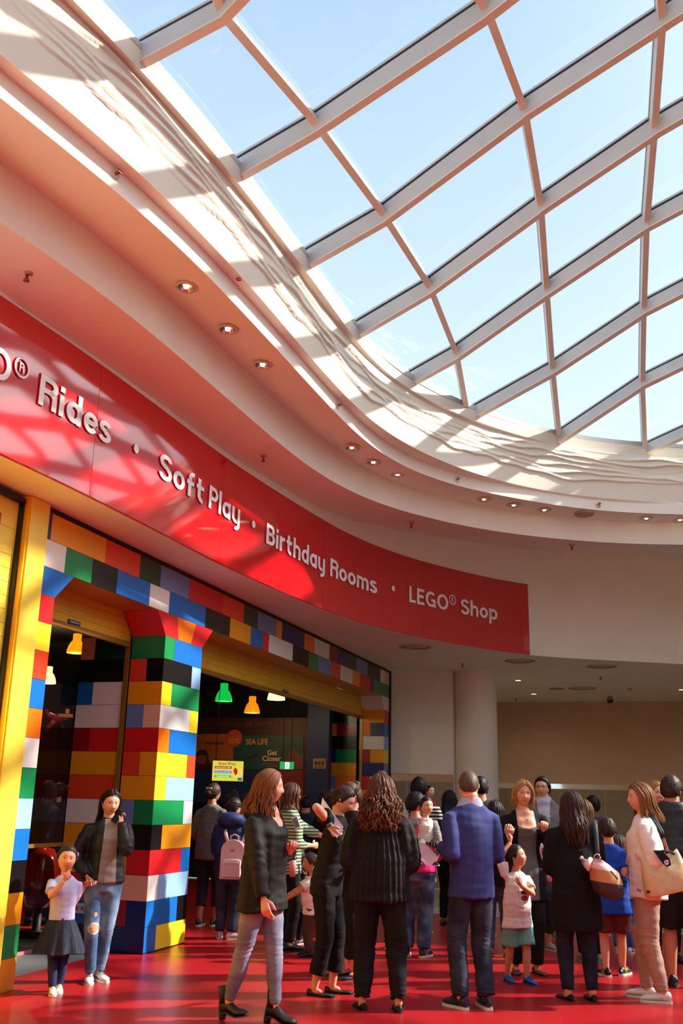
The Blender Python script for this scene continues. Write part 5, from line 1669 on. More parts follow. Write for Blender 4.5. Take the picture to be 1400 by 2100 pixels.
    tube(bm, [U(0, 0, zl['cr']), U(0, 0.004 * H, zl['hp']), U(0, 0, zl['wa']), U(0, bust * 0.6, zl['ch']), U(0, 0.002 * H, zl['sh'] - 0.02 * H), U(0, 0.003 * H, zl['sh'] + 0.006 * H), neck_b], [tuple(v * t_ for v in sec('cr')), tuple(v * t_ for v in sec('hp')), tuple(v * t_ for v in sec('wa')), tuple(v * t_ for v in sec('ch')), tuple(v * 0.84 for v in sec('sh')), (sec('sh')[0] * 0.55, 0.036 * H), (0.036 * H, 0.034 * H)], 16, up=RU @ Vector((1, 0, 0)))
    nr = {'f': 0.031, 'm': 0.039, 'c': 0.033}[kind] * H
    nt_ = HM @ Vector((0, 0.06, -0.28))
    tube(bm, [neck_b - Vector((0, 0, 0.03 * H)), neck_b.lerp(nt_, 0.5), nt_], [nr * 1.25, nr, nr], 12)
    ar = {'f': (.028, .022, .0155), 'm': (.033, .026, .0185), 'c': (.029, .024, .018)}[kind]
    for s in (-1, 1):
        tube(bm, [sho[s] + Vector((-s * 0.02 * H, 0, 0.0)), sho[s].lerp(elb[s], 0.3), elb[s]], [ar[0] * H * 0.55, ar[0] * H * 0.9, ar[1] * H], 12)
        tube(bm, [elb[s], elb[s].lerp(wri[s], 0.3), wri[s]], [ar[1] * H * 0.95, ar[1] * H * 1.02, ar[2] * H], 12)
        ell(bm, elb[s], (ar[1] * H,) * 3, 12, 8)
        tube(bm, [hip[s] + Vector((0, 0, 0.01 * H)), hip[s].lerp(kne[s], 0.45), kne[s], kne[s].lerp(ank[s], 0.35), ank[s], ank[s] - Vector((0, 0, 0.02 * H))], [0.05 * H * w, 0.044 * H * (0.5 + 0.5 * w), 0.032 * H, 0.033 * H, 0.019 * H, 0.018 * H], 12)
    body = voxel(bm, vs, 2)
    F.palm = {}
    for s in (-1, 1):
        o = arms.get(s, {})
        p, n = hand_geo(body, wri[s], hd[s], ht_[s], s, handL, curl[s], o.get('spread', 0.12), o.get('fingers'), 0, o.get('thumb_in', 0.5))
        F.palm[s] = p
    append(body, head_copy(child, smile), HM)
    lipc = lips or tuple(int(a * b) for a, b in zip(skin, (0.9, 0.68, 0.66)))
    hc = (hair or {}).get('rgb', (40, 30, 26))
    obj('body', body, [skin_mat(skin), mat('lips_%d_%d_%d' % lipc, lipc, 0.4), EYEW, mat('iris_%d' % iris[0], iris, 0.15), mat('brow_%d_%d_%d' % hc, tuple(int(v * 0.6) for v in hc), 0.7), TEETH], root)
    # ---- hair
    if hair:
        bm = bmesh.new()
        st = hair['style']
        if st == 'long':
            hair_cap(bm, 0.03, seed, 0.008)
            hair_long(bm, hair.get('z', -1.0), seed, hair.get('wave', 0.02), hair.get('n', 80), hair.get('front', 62), hair.get('flare', 0.08), hair.get('part', 0.03), hair.get('curl', 0), hair.get('r', 0.05), hair.get('back', 0.12), hair.get('th', 0.06))
        elif st == 'short':
            hair_cap(bm, hair.get('th', 0.05), seed, 0.02)
            hair_short(bm, seed, hair.get('len', 0.12), hair.get('n', 130), 0.03, th=hair.get('th', 0.05))
        elif st == 'bun':
            hair_cap(bm, 0.035, seed, 0.008)
            hair_bun(bm, hair.get('c', (0, 0.42, 0.2)), hair.get('r', 0.15), seed)
        elif st == 'pony':
            hair_cap(bm, 0.035, seed, 0.008)
            c = Vector(hair.get('c', (0, 0.45, 0.1)))
            for i in range(22):
                a = R(rnd.uniform(55, 175)) * (1 if i % 2 else -1)
                d0 = Vector((math.sin(a), -math.cos(a), rnd.uniform(-0.3, 0.8))).normalized()
                lock(bm, [hsurf(d0.lerp(c.normalized(), t / 6).normalized(), 0.03 + 0.025 * t / 6) for t in range(7)], 0.04, 0.03)
            for i in range(18):
                ph = rnd.random() * 6.28
                lock(bm, [c + Vector((0.06 * math.cos(ph + t * 0.4) * t / 4, 0.05 + 0.16 * sstep(t / 4) + 0.02 * math.sin(ph + t), -hair.get('len', 0.9) * (t / 8) ** 1.2)) for t in range(9)], 0.05, 0.012)
        elif st == 'buzz':
            hair_cap(bm, hair.get('th', 0.012), seed, 0.004, line=hair.get('line', 0.0))
        bm.transform(HM)
        hm = hair_mat(hair['rgb'], hair.get('rgb2'), (HM @ Vector((0, 0, 0.1))).z, (HM @ Vector((0, 0, hair.get('z', -1.0)))).z)
        F.hair = obj('hair', bm, hm, root, smooth=True)
    # ---- trousers / skirt / shorts
    if bottom:
        bs = bottom.get('style', 'trousers')
        mats = bottom['m'] if isinstance(bottom['m'], list) else [bottom['m']]
        if bs in ('trousers', 'shorts', 'leggings'):
            bm = bmesh.new()
            e = bottom.get('e', 0.006)
            tube(bm, [U(0, 0, zl['cr'] - 0.012 * H), U(0, 0.004 * H, zl['hp']), U(0, 0, hz + (sz - hz) * bottom.get('rise', 0.25))], [sec('cr', e), sec('hp', e), tuple((a + b) / 2 for a, b in zip(sec('wa', e), sec('hp', e)))], 18, up=RU @ Vector((1, 0, 0)))
            rr = bottom.get('r', (0.055, 0.047, 0.036, 0.034, 0.024))
            for s in (-1, 1):
                end = bottom.get('end', 0.93)
                P = [hip[s] + Vector((0, 0, 0.01 * H)), hip[s].lerp(kne[s], 0.5), kne[s], kne[s].lerp(ank[s], 0.4), ank[s].lerp(kne[s], 0.02)]
                Rr = [r_ * H * (w if i == 0 else 0.5 + 0.5 * w) + e for i, r_ in enumerate(rr)]
                if end < 0.93:
                    tt = end * 4
                    k = int(tt)
                    P = P[:k + 1] + [P[k].lerp(P[min(k + 1, 4)], tt - k)]
                    Rr = Rr[:k + 1] + [Rr[k] + bottom.get('flare', 0.0) * H]
                    if bottom.get('flare'): Rr = [r_ + bottom['flare'] * H * i / (len(Rr) - 1) for i, r_ in enumerate(Rr[:-1])] + [Rr[-1]]
                tube(bm, P, Rr, 14)
            bm = voxel(bm, vs, 2)
            kz = sum(kne[s].z for s in (-1, 1)) / 2
            ak = 0.06 * H
            folds(bm, H, bottom.get('fold', 0.0035) * H, seed, 12, 7, lambda p: 0.8 * math.sin(p.z / H * 330 + 3 * math.sin(p.x / H * 40)) * (g2(0, (p.z - kz) / (0.05 * H)) + 1.2 * g2(0, (p.z - ak) / (0.04 * H))) * 0.5 * bottom.get('scrunch', 0.6))
            if 'pick' in bottom:
                refine_pick(bm, lambda c: bottom['pick'](c / H))
            obj(bottom.get('name', 'trousers'), bm, mats, root)
            if bottom.get('waistband'):
                pass
        if bs == 'skirt' or 'skirt' in bottom:
            sk = bottom if bs == 'skirt' else bottom['skirt']
            bm = bmesh.new()
            z0, z1 = sk['z']
            r0, r1 = sk['r']
            n, m = 72, 14
            prev = None
            for i in range(m + 1):
                t = i / m
                ring_ = []
                for k in range(n):
                    a = 2 * math.pi * k / n
                    rr = (r0 + (r1 - r0) * t ** 0.8) * H
                    pl = 1 + sk.get('pleat', 0.05) * t * math.sin(a * sk.get('np', 12) + 1.5 * math.sin(3 * a)) + 0.04 * t * noise.noise((math.cos(a) * 2, math.sin(a) * 2, t * 2 + seed))
                    ring_.append(bm.verts.new((rr * pl * math.cos(a), rr * pl * math.sin(a) * 0.82, (z0 + (z1 - z0) * t) * H + 0.006 * H * t * math.sin(a * 5))))
                if prev:
                    for k in range(n): bm.faces.new((prev[k], prev[(k + 1) % n], ring_[(k + 1) % n], ring_[k])).smooth = True
                else:
                    bm.faces.new(ring_)
                prev = ring_
            obj('skirt', bm, sk['m'] if 'm' in sk else mats, root)
    # ---- tops (a list: inner first)
    tops = topw if isinstance(topw, list) else [topw] if topw else []
    for tp in tops:
        e = tp.get('e', 0.01) * 0.72
        eb_ = e
        hem = tp.get('hem', 0.0)          # 0 at the hips; negative lower, in body heights
        zb = hz + hem * H
        bm = bmesh.new()
        fl = tp.get('flare', 0.0) * H
        hem_s = tuple(a + fl for a in sec('hp', e))
        if bottom and hem <= 0.02 and tp is tops[-1]:
            br_ = bottom.get('r', (0.055, 0.047))
            b0 = max(br_[0], br_[1] * 0.95) * H * w + bottom.get('e', 0.006) + bottom.get('flare', 0) * H * 0.8
            hem_s = (max(hem_s[0], hipw + b0 + 0.010), max(hem_s[1], b0 + 0.022))
        P, Rr = [U(0, 0.0, zb)], [hem_s]
        if zb < zl['hp'] - 0.03 * H: P.append(U(0, 0.004 * H, zl['hp'])); Rr.append(tuple((a + b) / 2 + fl * 0.1 for a, b in zip(sec('hp', e), hem_s)))
        if zb < zl['wa'] - 0.02 * H: P.append(U(0, 0, zl['wa'])); Rr.append(tuple(a + tp.get('waist', 0.0) * H for a in sec('wa', e)))
        P += [U(0, bust, zl['ch']), U(0, 0.003 * H, zl['sh'] - 0.022 * H), U(0, 0.003 * H, zl['sh'] + 0.006 * H), U(0, 0.004 * H, sz + tp.get('collar', 0.02) * H + 0.004 * H)]
        nk = tp.get('neck', 0.042) * H
        Rr += [sec('ch', e), sec('sh', e * 0.6), (max(sec('sh', e)[0] * 0.68, nk * 1.15), max(sec('sh', e)[1] * 0.85, nk * 0.95)), (nk, nk * 0.9)]
        tube(bm, P, Rr, 20, up=RU @ Vector((1, 0, 0)))
        sl = tp.get('sleeve', 1.0)
        if tp is not tops[-1] and tops[-1].get('sleeve', 1.0) > 0.3: sl = 0
        ra = tp.get('ar', (ar[0] + 0.004, ar[1] + 0.005, ar[2] + 0.006))
        if sl > 0:
            for s in (-1, 1):
                A, B, C_ = sho[s] + Vector((-s * 0.026 * H, 0, -0.012 * H)), elb[s], wri[s]
                S1 = sho[s].lerp(B, 0.12)
                if sl <= 0.5:
                    q_ = sho[s].lerp(B, sl * 2)
                    tube(bm, [A, S1, sho[s].lerp(B, sl), q_], [ra[0] * H * 0.6 + e * 0.6, ra[0] * H * 0.9 + e * 0.6, ra[0] * H + e, ra[0] * H + e + 0.004 * H], 14)
                else:
                    q_ = B.lerp(C_, (sl - 0.5) * 2)
                    re = ra[1] * H + e
                    tube(bm, [A, S1, sho[s].lerp(B, 0.45), B], [ra[0] * H * 0.6 + e * 0.6, ra[0] * H * 0.9 + e * 0.6, ra[0] * H * 0.97 + e, re], 14)
                    ell(bm, B, (re, re, re), 14, 10)
                    tube(bm, [B, B.lerp(q_, 0.5), q_], [re * 0.98, (ra[1] + ra[2]) / 2 * H + e, ra[2] * H + e * tp.get('cuff', 0.7)], 14)
        bm = voxel(bm, vs, 2)
        eb = [elb[s].copy() for s in (-1, 1)]
        folds(bm, H, tp.get('fold', 0.004) * H, seed + 3, tp.get('kx', 13), tp.get('kz', 4), lambda p: 0.5 * tp.get('scrunch', 0.5) * math.sin((p.z + 0.4 * p.x) / H * 210) * sum(g2(0, (p - q2).length / (0.05 * H)) for q2 in eb) + tp.get('pleat', 0.0) * math.sin(math.atan2(p.y, p.x) * 26) * sstep((sz - p.z) / (0.1 * H)))
        mats = tp['m'] if isinstance(tp['m'], list) else [tp['m']]
        if 'pick' in tp:
            refine_pick(bm, lambda c: tp['pick'](Vector((c.x, c.y, c.z - sz)) / H))
        obj(tp.get('name', 'shirt'), bm, mats, root)
    # ---- shoes
    if shoes:
        st, mu, ms = shoes[0], shoes[1], shoes[2]
        ma = shoes[3] if len(shoes) > 3 else mu
        for s in (-1, 1):
            key = (st, mu.name, ms.name, ma.name, skin, round(footL, 3))
            bm, lf_ = shoe_geo(st, footL)
            o = legs.get(s, {})
            M = Matrix.Translation((ank[s].x, ank[s].y, max(0.0, ank[s].z - 0.045 * H - lift) + o.get('dz', 0))) @ Matrix.Rotation(R(fy[s]), 4, 'Z') @ Matrix.Rotation(R(o.get('pitch', 0)), 4, 'X')
            bm.transform(M)
            obj('shoe', bm, [mu, ms, ma, skin_mat(skin)], root)
    F.U, F.HM, F.wri, F.elb, F.sho, F.hz, F.sz, F.hd = U, HM, wri, elb, sho, hz, sz, hd
    F.M = Matrix.Translation(root.location) @ Matrix.Rotation(root.rotation_euler.z, 4, 'Z')
    F.ank = ank; F.kne = kne
    return F

# ---------------------------------------------------------------- fabrics
def cloth(name, rgb, rough=0.8, vary=0.05, scale=25, bump=0.07, bscale=160, spec=0.25, **k):
    return mat(name, rgb, rough, vary=vary, scale=scale, bump=bump, bscale=bscale, spec=spec, **k)
def wave_mat(name, ca, cb, scale=30, axis='X', width=0.5, rough=0.8, wob=0.0):
    """woven stripes"""
    if name in _mats: return _mats[name]
    m = cloth(name, ca, rough)
    nt = m.node_tree; b = nt.nodes['Principled BSDF']
    tc = nt.nodes.new('ShaderNodeTexCoord'); wv = nt.nodes.new('ShaderNodeTexWave'); rp = nt.nodes.new('ShaderNodeValToRGB')
    wv.bands_direction = axis; wv.inputs['Scale'].default_value = scale; wv.inputs['Distortion'].default_value = wob
    rp.color_ramp.interpolation = 'CONSTANT'
    rp.color_ramp.elements[0].color = lin(ca); rp.color_ramp.elements[1].color = lin(cb); rp.color_ramp.elements[1].position = width
    nt.links.new(tc.outputs['Object'], wv.inputs['Vector']); nt.links.new(wv.outputs['Fac'], rp.inputs[0]); nt.links.new(rp.outputs[0], b.inputs['Base Color'])
    return m
def denim(name, rgb, light):
    """denim, faded on the thighs and knees as patches of wear"""
    if name in _mats: return _mats[name]
    m = cloth(name, rgb, 0.85, vary=0.2, scale=60, bump=0.1, bscale=250)
    nt = m.node_tree; b = nt.nodes['Principled BSDF']
    old = b.inputs['Base Color'].links[0].from_socket
    tc = nt.nodes.new('ShaderNodeTexCoord'); nz = nt.nodes.new('ShaderNodeTexNoise'); nz.inputs['Scale'].default_value = 4.5; nz.inputs['Detail'].default_value = 2
    rp = nt.nodes.new('ShaderNodeValToRGB'); rp.color_ramp.elements[0].position = 0.42; rp.color_ramp.elements[1].position = 0.68
    mx = nt.nodes.new('ShaderNodeMix'); mx.data_type = 'RGBA'
    nt.links.new(tc.outputs['Object'], nz.inputs['Vector']); nt.links.new(nz.outputs['Fac'], rp.inputs[0]); nt.links.new(rp.outputs[0], mx.inputs['Factor'])
    nt.links.new(old, mx.inputs['A']); mx.inputs['B'].default_value = lin(light)
    nt.links.new(mx.outputs['Result'], b.inputs['Base Color'])
    return m
def spots(name, base, cols, scale=28):
    if name in _mats: return _mats[name]
    m = cloth(name, base)
    nt = m.node_tree; b = nt.nodes['Principled BSDF']
    tc = nt.nodes.new('ShaderNodeTexCoord'); vo = nt.nodes.new('ShaderNodeTexVoronoi'); vo.inputs['Scale'].default_value = scale
    rp = nt.nodes.new('ShaderNodeValToRGB'); rp.color_ramp.interpolation = 'CONSTANT'
    rp.color_ramp.elements[0].color = lin(base); rp.color_ramp.elements[1].color = lin(base); rp.color_ramp.elements[1].position = 0.35
    for k, c in enumerate(cols):
        e_ = rp.color_ramp.elements.new(0.5 + 0.4 * k / len(cols)); e_.color = lin(c)
    sx = nt.nodes.new('ShaderNodeSeparateColor')
    nt.links.new(tc.outputs['Object'], vo.inputs['Vector']); nt.links.new(vo.outputs['Color'], sx.inputs[0]); nt.links.new(sx.outputs[0], rp.inputs[0]); nt.links.new(rp.outputs[0], b.inputs['Base Color'])
    return m
BLK = cloth('black_cloth', (24, 22, 22), 0.75)
BLK2 = cloth('black_jersey', (18, 17, 18), 0.9)
BLKT = cloth('black_trouser', (20, 19, 20), 0.8)
SATIN = cloth('black_blouse', (32, 29, 27), 0.7, spec=0.22)
BOMB = cloth('black_bomber', (26, 25, 24), 0.5, spec=0.4)
NAVYC = cloth('navy_cloth', (30, 36, 66), 0.8)
BLAZ = cloth('blue_blazer', (52, 60, 118), 0.75)
PINKC = cloth('pink_shirt', (226, 50, 130), 0.8)
GREYT = cloth('grey_marl', (150, 140, 134), 0.85)
GREYTOP = cloth('grey_top', (96, 92, 86), 0.8)
WHITET = cloth('white_tee', (236, 224, 218), 0.85)
LILAC = cloth('lilac_tee', (186, 182, 226), 0.85)
CARD = cloth('cream_cardigan', (240, 222, 212), 0.85)
MINT = cloth('mint_shorts', (112, 176, 168), 0.8)
ROYAL = cloth('royal_blue_tee', (28, 72, 176), 0.8)
KHAKI = cloth('khaki_trousers', (168, 140, 122), 0.85)
PUFF = cloth('black_puffer', (30, 32, 36), 0.5, spec=0.4)
SHOEB = mat('black_shoe', (20, 19, 20), 0.5)
SHOEW = mat('white_shoe', (228, 222, 214), 0.55)
SHOEP = mat('blush_shoe', (226, 190, 182), 0.6)
SHOEBL = mat('blue_shoe', (24, 92, 176), 0.6)
SHOEBR = mat('brown_shoe', (110, 62, 44), 0.5)
SHOENV = mat('dark_navy_shoe', (40, 36, 48), 0.6)
SHOEG = mat('grey_shoe', (150, 146, 144), 0.6)
STRIPEB = mat('shoe_stripe', (40, 44, 70), 0.5)

# ---------------------------------------------------------------- the crowd
p = person('woman in loose black blouse and grey skinny jeans walking right in the foreground', 528, 2098, 1580, 62, 'f', SKIN_PINK,
    hair=dict(style='long', rgb=(112, 64, 36), rgb2=(214, 156, 90), z=-0.84, wave=0.035, n=170, front=58, flare=0.16, r=0.045, th=0.07), head=(22, 4, 0),
    arms={1: dict(pt=(594, 1748, 0.02), pole=(0.3, 0.3, -0.9), curl=0.95, hand=(-0.1, -0.3, 0.95), thumb=(-0.5, 0.4, 0.2)), -1: dict(pt=(541, 1846, -0.30), pole=(0.4, 0.8, -0.2), curl=0.45)},
    legs={1: dict(pos=(0.03, -0.06), yaw=4), -1: dict(pos=(0.045, 0.115), yaw=10, up=0.01, pitch=-12)},
    topw=dict(name='blouse', m=[SATIN, skin_mat(SKIN_PINK)], e=0.022, hem=-0.07, flare=0.014, waist=0.02, fold=0.008, neck=0.05, ar=(0.036, 0.032, 0.026), kz=3, pick=lambda c: 1 if (c.y < -0.02 and c.z > -0.055 and abs(c.x) < 0.012 + 0.33 * (c.z + 0.055)) else 0),
    bottom=dict(m=denim('grey_jeans', (112, 112, 132), (150, 148, 168)), r=(0.054, 0.043, 0.032, 0.031, 0.02), fold=0.003, scrunch=1.0), shoes=('boot', SHOEB, SOLEB), seed=11, wide=1.08)
W_MAIN = p
p = person('young woman in open black bomber jacket and ripped jeans, phone at her ear', 196, 2012, 1620, 14, 'f', SKIN_LIGHT,
    hair=dict(style='long', rgb=(44, 28, 24), z=-1.05, wave=0.012, n=70, front=92, flare=0.0, part=0.0, back=0.16), head=(14, 8, 4),
    arms={1: dict(pt=(249, 1692, -0.06), pole=(0.5, -0.1, -1), curl=0.7, hand=(-0.25, -0.1, 0.95), thumb=(-0.6, -0.5, 0.1)), -1: dict(pt=(178, 1797, -0.16), pole=(0.6, 0.6, 0), curl=0.8, hand=(-0.3, -0.3, -0.8))},
    legs={1: dict(pos=(0.015, 0.02), yaw=25), -1: dict(pos=(0.035, -0.03), yaw=2)},
    topw=[dict(name='t_shirt', m=GREYT, e=0.008, hem=0.0, sleeve=0.3, fold=0.004),
          dict(name='bomber_jacket', m=[BOMB, GREYT], e=0.022, hem=0.005, flare=0.004, waist=0.016, fold=0.006, ar=(0.037, 0.034, 0.026), kz=6, neck=0.05, pick=lambda c: 1 if (c.y < -0.03 and abs(c.x - 0.012) < 0.034 + 0.05 * min(0, c.z + 0.02) * -1 and c.z < 0.02) else 0)],
    bottom=dict(m=[denim('blue_jeans', (66, 92, 128), (140, 164, 190)), skin_mat(SKIN_LIGHT), cloth('frayed_white', (226, 220, 214))], r=(0.053, 0.045, 0.036, 0.032, 0.025), fold=0.003,
        pick=lambda c: (1 if ((c.x + 0.035) / 0.026) ** 2 + ((c.z - 0.275) / 0.022) ** 2 < 1 else 2) if (c.y < 0 and ((c.x + 0.035) / 0.034) ** 2 + ((c.z - 0.275) / 0.029) ** 2 < 1) else (1 if c.y < 0 and ((c.x + 0.03) / 0.009) ** 2 + ((c.z - 0.345) / 0.012) ** 2 < 1 else 0)),
    shoes=('sneaker', SHOEW, SOLEW, STRIPEB), seed=21)
W_PHONE = p
p = person('little girl in lilac top and navy tulle skirt with finger at her mouth', 112, 2036, 1733, 8, 'c', (216, 150, 118),
    hair=dict(style='bun', rgb=(44, 30, 26), c=(0.05, 0.36, 0.3), r=0.13), head=(10, 2, 6),
    arms={-1: dict(pt=(131, 1806, -0.15), pole=(0.5, -0.3, -0.9), curl=0.9, hand=(-0.2, -0.1, 0.95), thumb=(-0.6, 0.3, 0.4), fingers=(0.15, 1.0, 1.2, 1.2)), 1: dict(pt=(172, 1818, 0.10), pole=(0.2, 0.6, -0.7), curl=0.6, hand=(0.8, -0.2, 0.4), thumb=(0, -0.3, 0.9))},
    legs={1: dict(pos=(0.02, 0.05), yaw=10), -1: dict(pos=(0.012, -0.06), yaw=-12)},
    topw=dict(name='t_shirt', m=LILAC, e=0.010, hem=0.035, sleeve=0.36, fold=0.003, neck=0.045),
    bottom=dict(name='leggings', m=cloth('navy_leggings', (40, 42, 84)), r=(0.05, 0.044, 0.034, 0.031, 0.024), fold=0.002,
        skirt=dict(z=(0.505, 0.27), r=(0.082, 0.18), pleat=0.07, np=14, m=cloth('navy_tulle', (30, 32, 50), 0.7, bump=0.4, bscale=40, stretch=(1, 1, 0.1)))),
    shoes=('sneaker', SHOEW, SOLEW, mat('cream_lace', (220, 205, 160), 0.6)), seed=31, hr=0.185)
W_GIRL = p
p = person('person in black and white pinstriped shirt with clipped-up hair, right of the brick pillar', 421, 1899, 1606, 158, 'f', SKIN_TAN,
    hair=dict(style='bun', rgb=(58, 38, 26), rgb2=(120, 84, 56), c=(0, 0.44, -0.1), r=0.2), head=(-10, 6, 0),
    arms={1: dict(at=(0.10, -0.15, 0.60), pole=(0.35, 0.7, -0.6), curl=0.8), -1: dict(at=(0.10, -0.16, 0.60), pole=(0.35, 0.7, -0.6), curl=0.8)},
    legs={1: dict(pos=(0.045, 0.02), yaw=12), -1: dict(pos=(0.05, -0.04), yaw=15)},
    topw=dict(m=wave_mat('pinstripe', (22, 22, 26), (176, 170, 168), 22, 'X', 0.72), e=0.02, hem=-0.04, sleeve=0.75, waist=0.02, fold=0.005, ar=(0.038, 0.034, 0.03)),
    bottom=dict(m=cloth('charcoal_trousers', (38, 36, 38)), end=0.84, r=(0.054, 0.046, 0.038, 0.034, 0.028)), shoes=('sneaker', SHOEB, SOLEW, mat('rose_accent', (214, 170, 156), 0.5)), seed=41)
W_CLIP = p
p = person('person in navy hooded coat carrying a pink backpack, behind the woman in grey jeans', 466, 1925, 1636, 172, 'f', SKIN_LIGHT,
    hair=dict(style='bun', rgb=(38, 28, 26), c=(0.2, 0.42, 0.0), r=0.14), head=(-30, 10, 0),
    arms={1: dict(at=(0.08, -0.15, 0.60), curl=0.8), -1: dict(at=(0.10, -0.14, 0.58), curl=0.8)}, legs={1: dict(pos=(0.06, 0.0), yaw=15), -1: dict(pos=(0.035, 0.03), yaw=60)},
    topw=dict(name='hooded_coat', m=cloth('navy_parka', (36, 46, 92), 0.6), e=0.035, hem=-0.02, waist=0.03, fold=0.008, ar=(0.042, 0.038, 0.03), neck=0.075, collar=0.05),
    bottom=dict(m=denim('dark_jeans', (44, 50, 66), (70, 78, 98)), r=(0.06, 0.05, 0.042, 0.038, 0.03)), shoes=('sneaker', SHOEP, SOLEW, SHOEP), seed=51, wide=1.15)
W_HOOD = p
p = person('person in green plaid shirt mostly hidden behind the woman in grey jeans', 583, 1950, 1606, 120, 'f', SKIN_LIGHT,
    hair=dict(style='long', rgb=(88, 56, 38), z=-0.75, n=50), arms={1: dict(at=(0.0, -0.28, 0.665), pole=(0.5, 0.2, -0.9), curl=0.7, hand=(0, -0.4, 0.8)), -1: dict(at=(0.04, -0.15, 0.62), curl=0.7)},
    topw=dict(m=wave_mat('plaid', (70, 92, 58), (196, 196, 170), 9, 'Z', 0.6), e=0.02, hem=-0.05, sleeve=0.8, waist=0.02), bottom=dict(m=BLKT), shoes=('sneaker', SHOEB, SOLEB), seed=61, res=1.3)
W_PLAID = p
p = person('small child in dark floral dress and black leggings', 603, 1936, 1738, 150, 'c', SKIN_TAN,
    hair=dict(style='long', rgb=(36, 26, 24), z=-0.9, n=40), arms={1: dict(at=(0.06, -0.13, 0.55)), -1: dict(at=(0.06, -0.13, 0.55))}, topw=dict(name='dress', m=spots('floral', (30, 24, 24), [(150, 60, 40), (190, 150, 90), (60, 80, 50)], 40), e=0.018, hem=-0.12, flare=0.025, sleeve=0.7, waist=0.02),
    bottom=dict(name='leggings', m=BLK2, r=(0.05, 0.044, 0.034, 0.031, 0.024)), shoes=('sneaker', SHOEB, SOLEW, SHOEW), seed=71, res=1.4)
p = person('toddler boy in white T-shirt reaching left, beside the floral dress', 634, 1962, 1749, -82, 'c', SKIN_TAN,
    hair=dict(style='short', rgb=(58, 36, 26), th=0.035, len=0.08), head=(0, 4, 0), arms={1: dict(at=(0.06, -0.24, 0.56), pole=(0.3, 0.2, -0.9), curl=0.4), -1: dict(at=(0.05, -0.25, 0.57), pole=(0.4, 0.2, -0.9), curl=0.4)},
    topw=dict(name='t_shirt', m=WHITET, e=0.014, hem=-0.05, sleeve=0.36, waist=0.02), bottom=dict(m=cloth('taupe_pants', (74, 52, 48)), r=(0.058, 0.05, 0.042, 0.04, 0.034)), shoes=('sneaker', SHOEB, SOLEB), seed=81, hr=0.2, res=1.2)
p = person('woman in black with tied-back hair and raised elbow, looking right at white papers', 664, 2040, 1608, 76, 'f', SKIN_PINK,
    hair=dict(style='pony', rgb=(52, 34, 28), c=(0, 0.42, -0.05), len=0.8), head=(-4, 22, 0), lean=9,
    arms={1: dict(at=(0.05, -0.18, 0.64), pole=(0.7, 0.2, -0.7), curl=0.7), -1: dict(pt=(678, 1694, -0.26), pole=(0.7, 0.5, 0.9), curl=0.8, hand=(0.0, -0.5, -0.8), thumb=(0.2, -0.6, 0.3))},
    legs={1: dict(pos=(0.05, -0.03), yaw=6), -1: dict(pos=(0.05, 0.035), yaw=8)},
    topw=dict(m=BLK, e=0.016, hem=-0.04, sleeve=0.28, waist=0.012, fold=0.005, kz=3), bottom=dict(m=BLKT, r=(0.056, 0.05, 0.042, 0.039, 0.033), end=0.9, fold=0.004), shoes=('flat', SHOEB, SOLEB), seed=91)
W_ELBOW = p
p = person('woman in black with brown hair swept up, looking down to the left', 716, 2004, 1604, -58, 'f', SKIN_PINK,
    hair=dict(style='bun', rgb=(74, 50, 38), c=(0.05, 0.32, 0.34), r=0.15), head=(-6, 14, 0), arms={1: dict(at=(0.06, -0.15, 0.58), curl=0.8), -1: dict(at=(0.05, -0.17, 0.56), curl=0.8)},
    topw=dict(m=BLK2, e=0.018, hem=-0.06, waist=0.02), bottom=dict(m=BLKT, r=(0.057, 0.052, 0.045, 0.042, 0.036), end=0.9), shoes=('flat', SHOEB, SOLEB), seed=101)
p = person('woman with long curly brown hair in loose black tunic and trousers, back turned', 777, 2072, 1590, 176, 'f', SKIN_LIGHT,
    hair=dict(style='long', rgb=(86, 48, 28), rgb2=(156, 94, 50), z=-1.15, wave=0.06, n=230, curl=1.3, r=0.036, front=50, flare=0.26, th=0.10, back=0.24), head=(-6, 0, 0),
    arms={1: dict(at=(0.11, -0.13, 0.55), pole=(0.35, 0.7, -0.6), curl=0.6), -1: dict(at=(0.11, -0.13, 0.55), pole=(0.35, 0.7, -0.6), curl=0.6)},
    legs={1: dict(pos=(0.075, 0.0), yaw=16), -1: dict(pos=(0.085, 0.015), yaw=-4)},
    topw=dict(name='tunic', m=[BLK, skin_mat(SKIN_LIGHT)], e=0.026, hem=-0.045, flare=0.02, waist=0.03, sleeve=0.62, fold=0.006, kz=2, neck=0.06, ar=(0.042, 0.042, 0.042), pleat=0.5, pick=lambda c: 1 if (c.z > -0.002 and abs(c.x) < 0.085) else 0),
    bottom=dict(m=BLKT, r=(0.056, 0.05, 0.044, 0.039, 0.031), fold=0.005, scrunch=1.0), shoes=('flat', SHOEB, SOLEB), seed=111, wide=1.12)
p = person('balding man standing behind the curly-haired woman', 778, 1945, 1580, 172, 'm', SKIN_TAN, hair=dict(style='buzz', rgb=(60, 44, 36), line=0.12, th=0.012), head=(-18, 0, 0),
    topw=dict(m=cloth('dark_shirt', (44, 44, 52)), e=0.015, sleeve=0.4, hem=-0.03), bottom=dict(m=denim('mid_jeans', (50, 66, 96), (84, 104, 136))), shoes=('sneaker', SHOENV, SOLEW, SHOEW), seed=121, res=1.3)
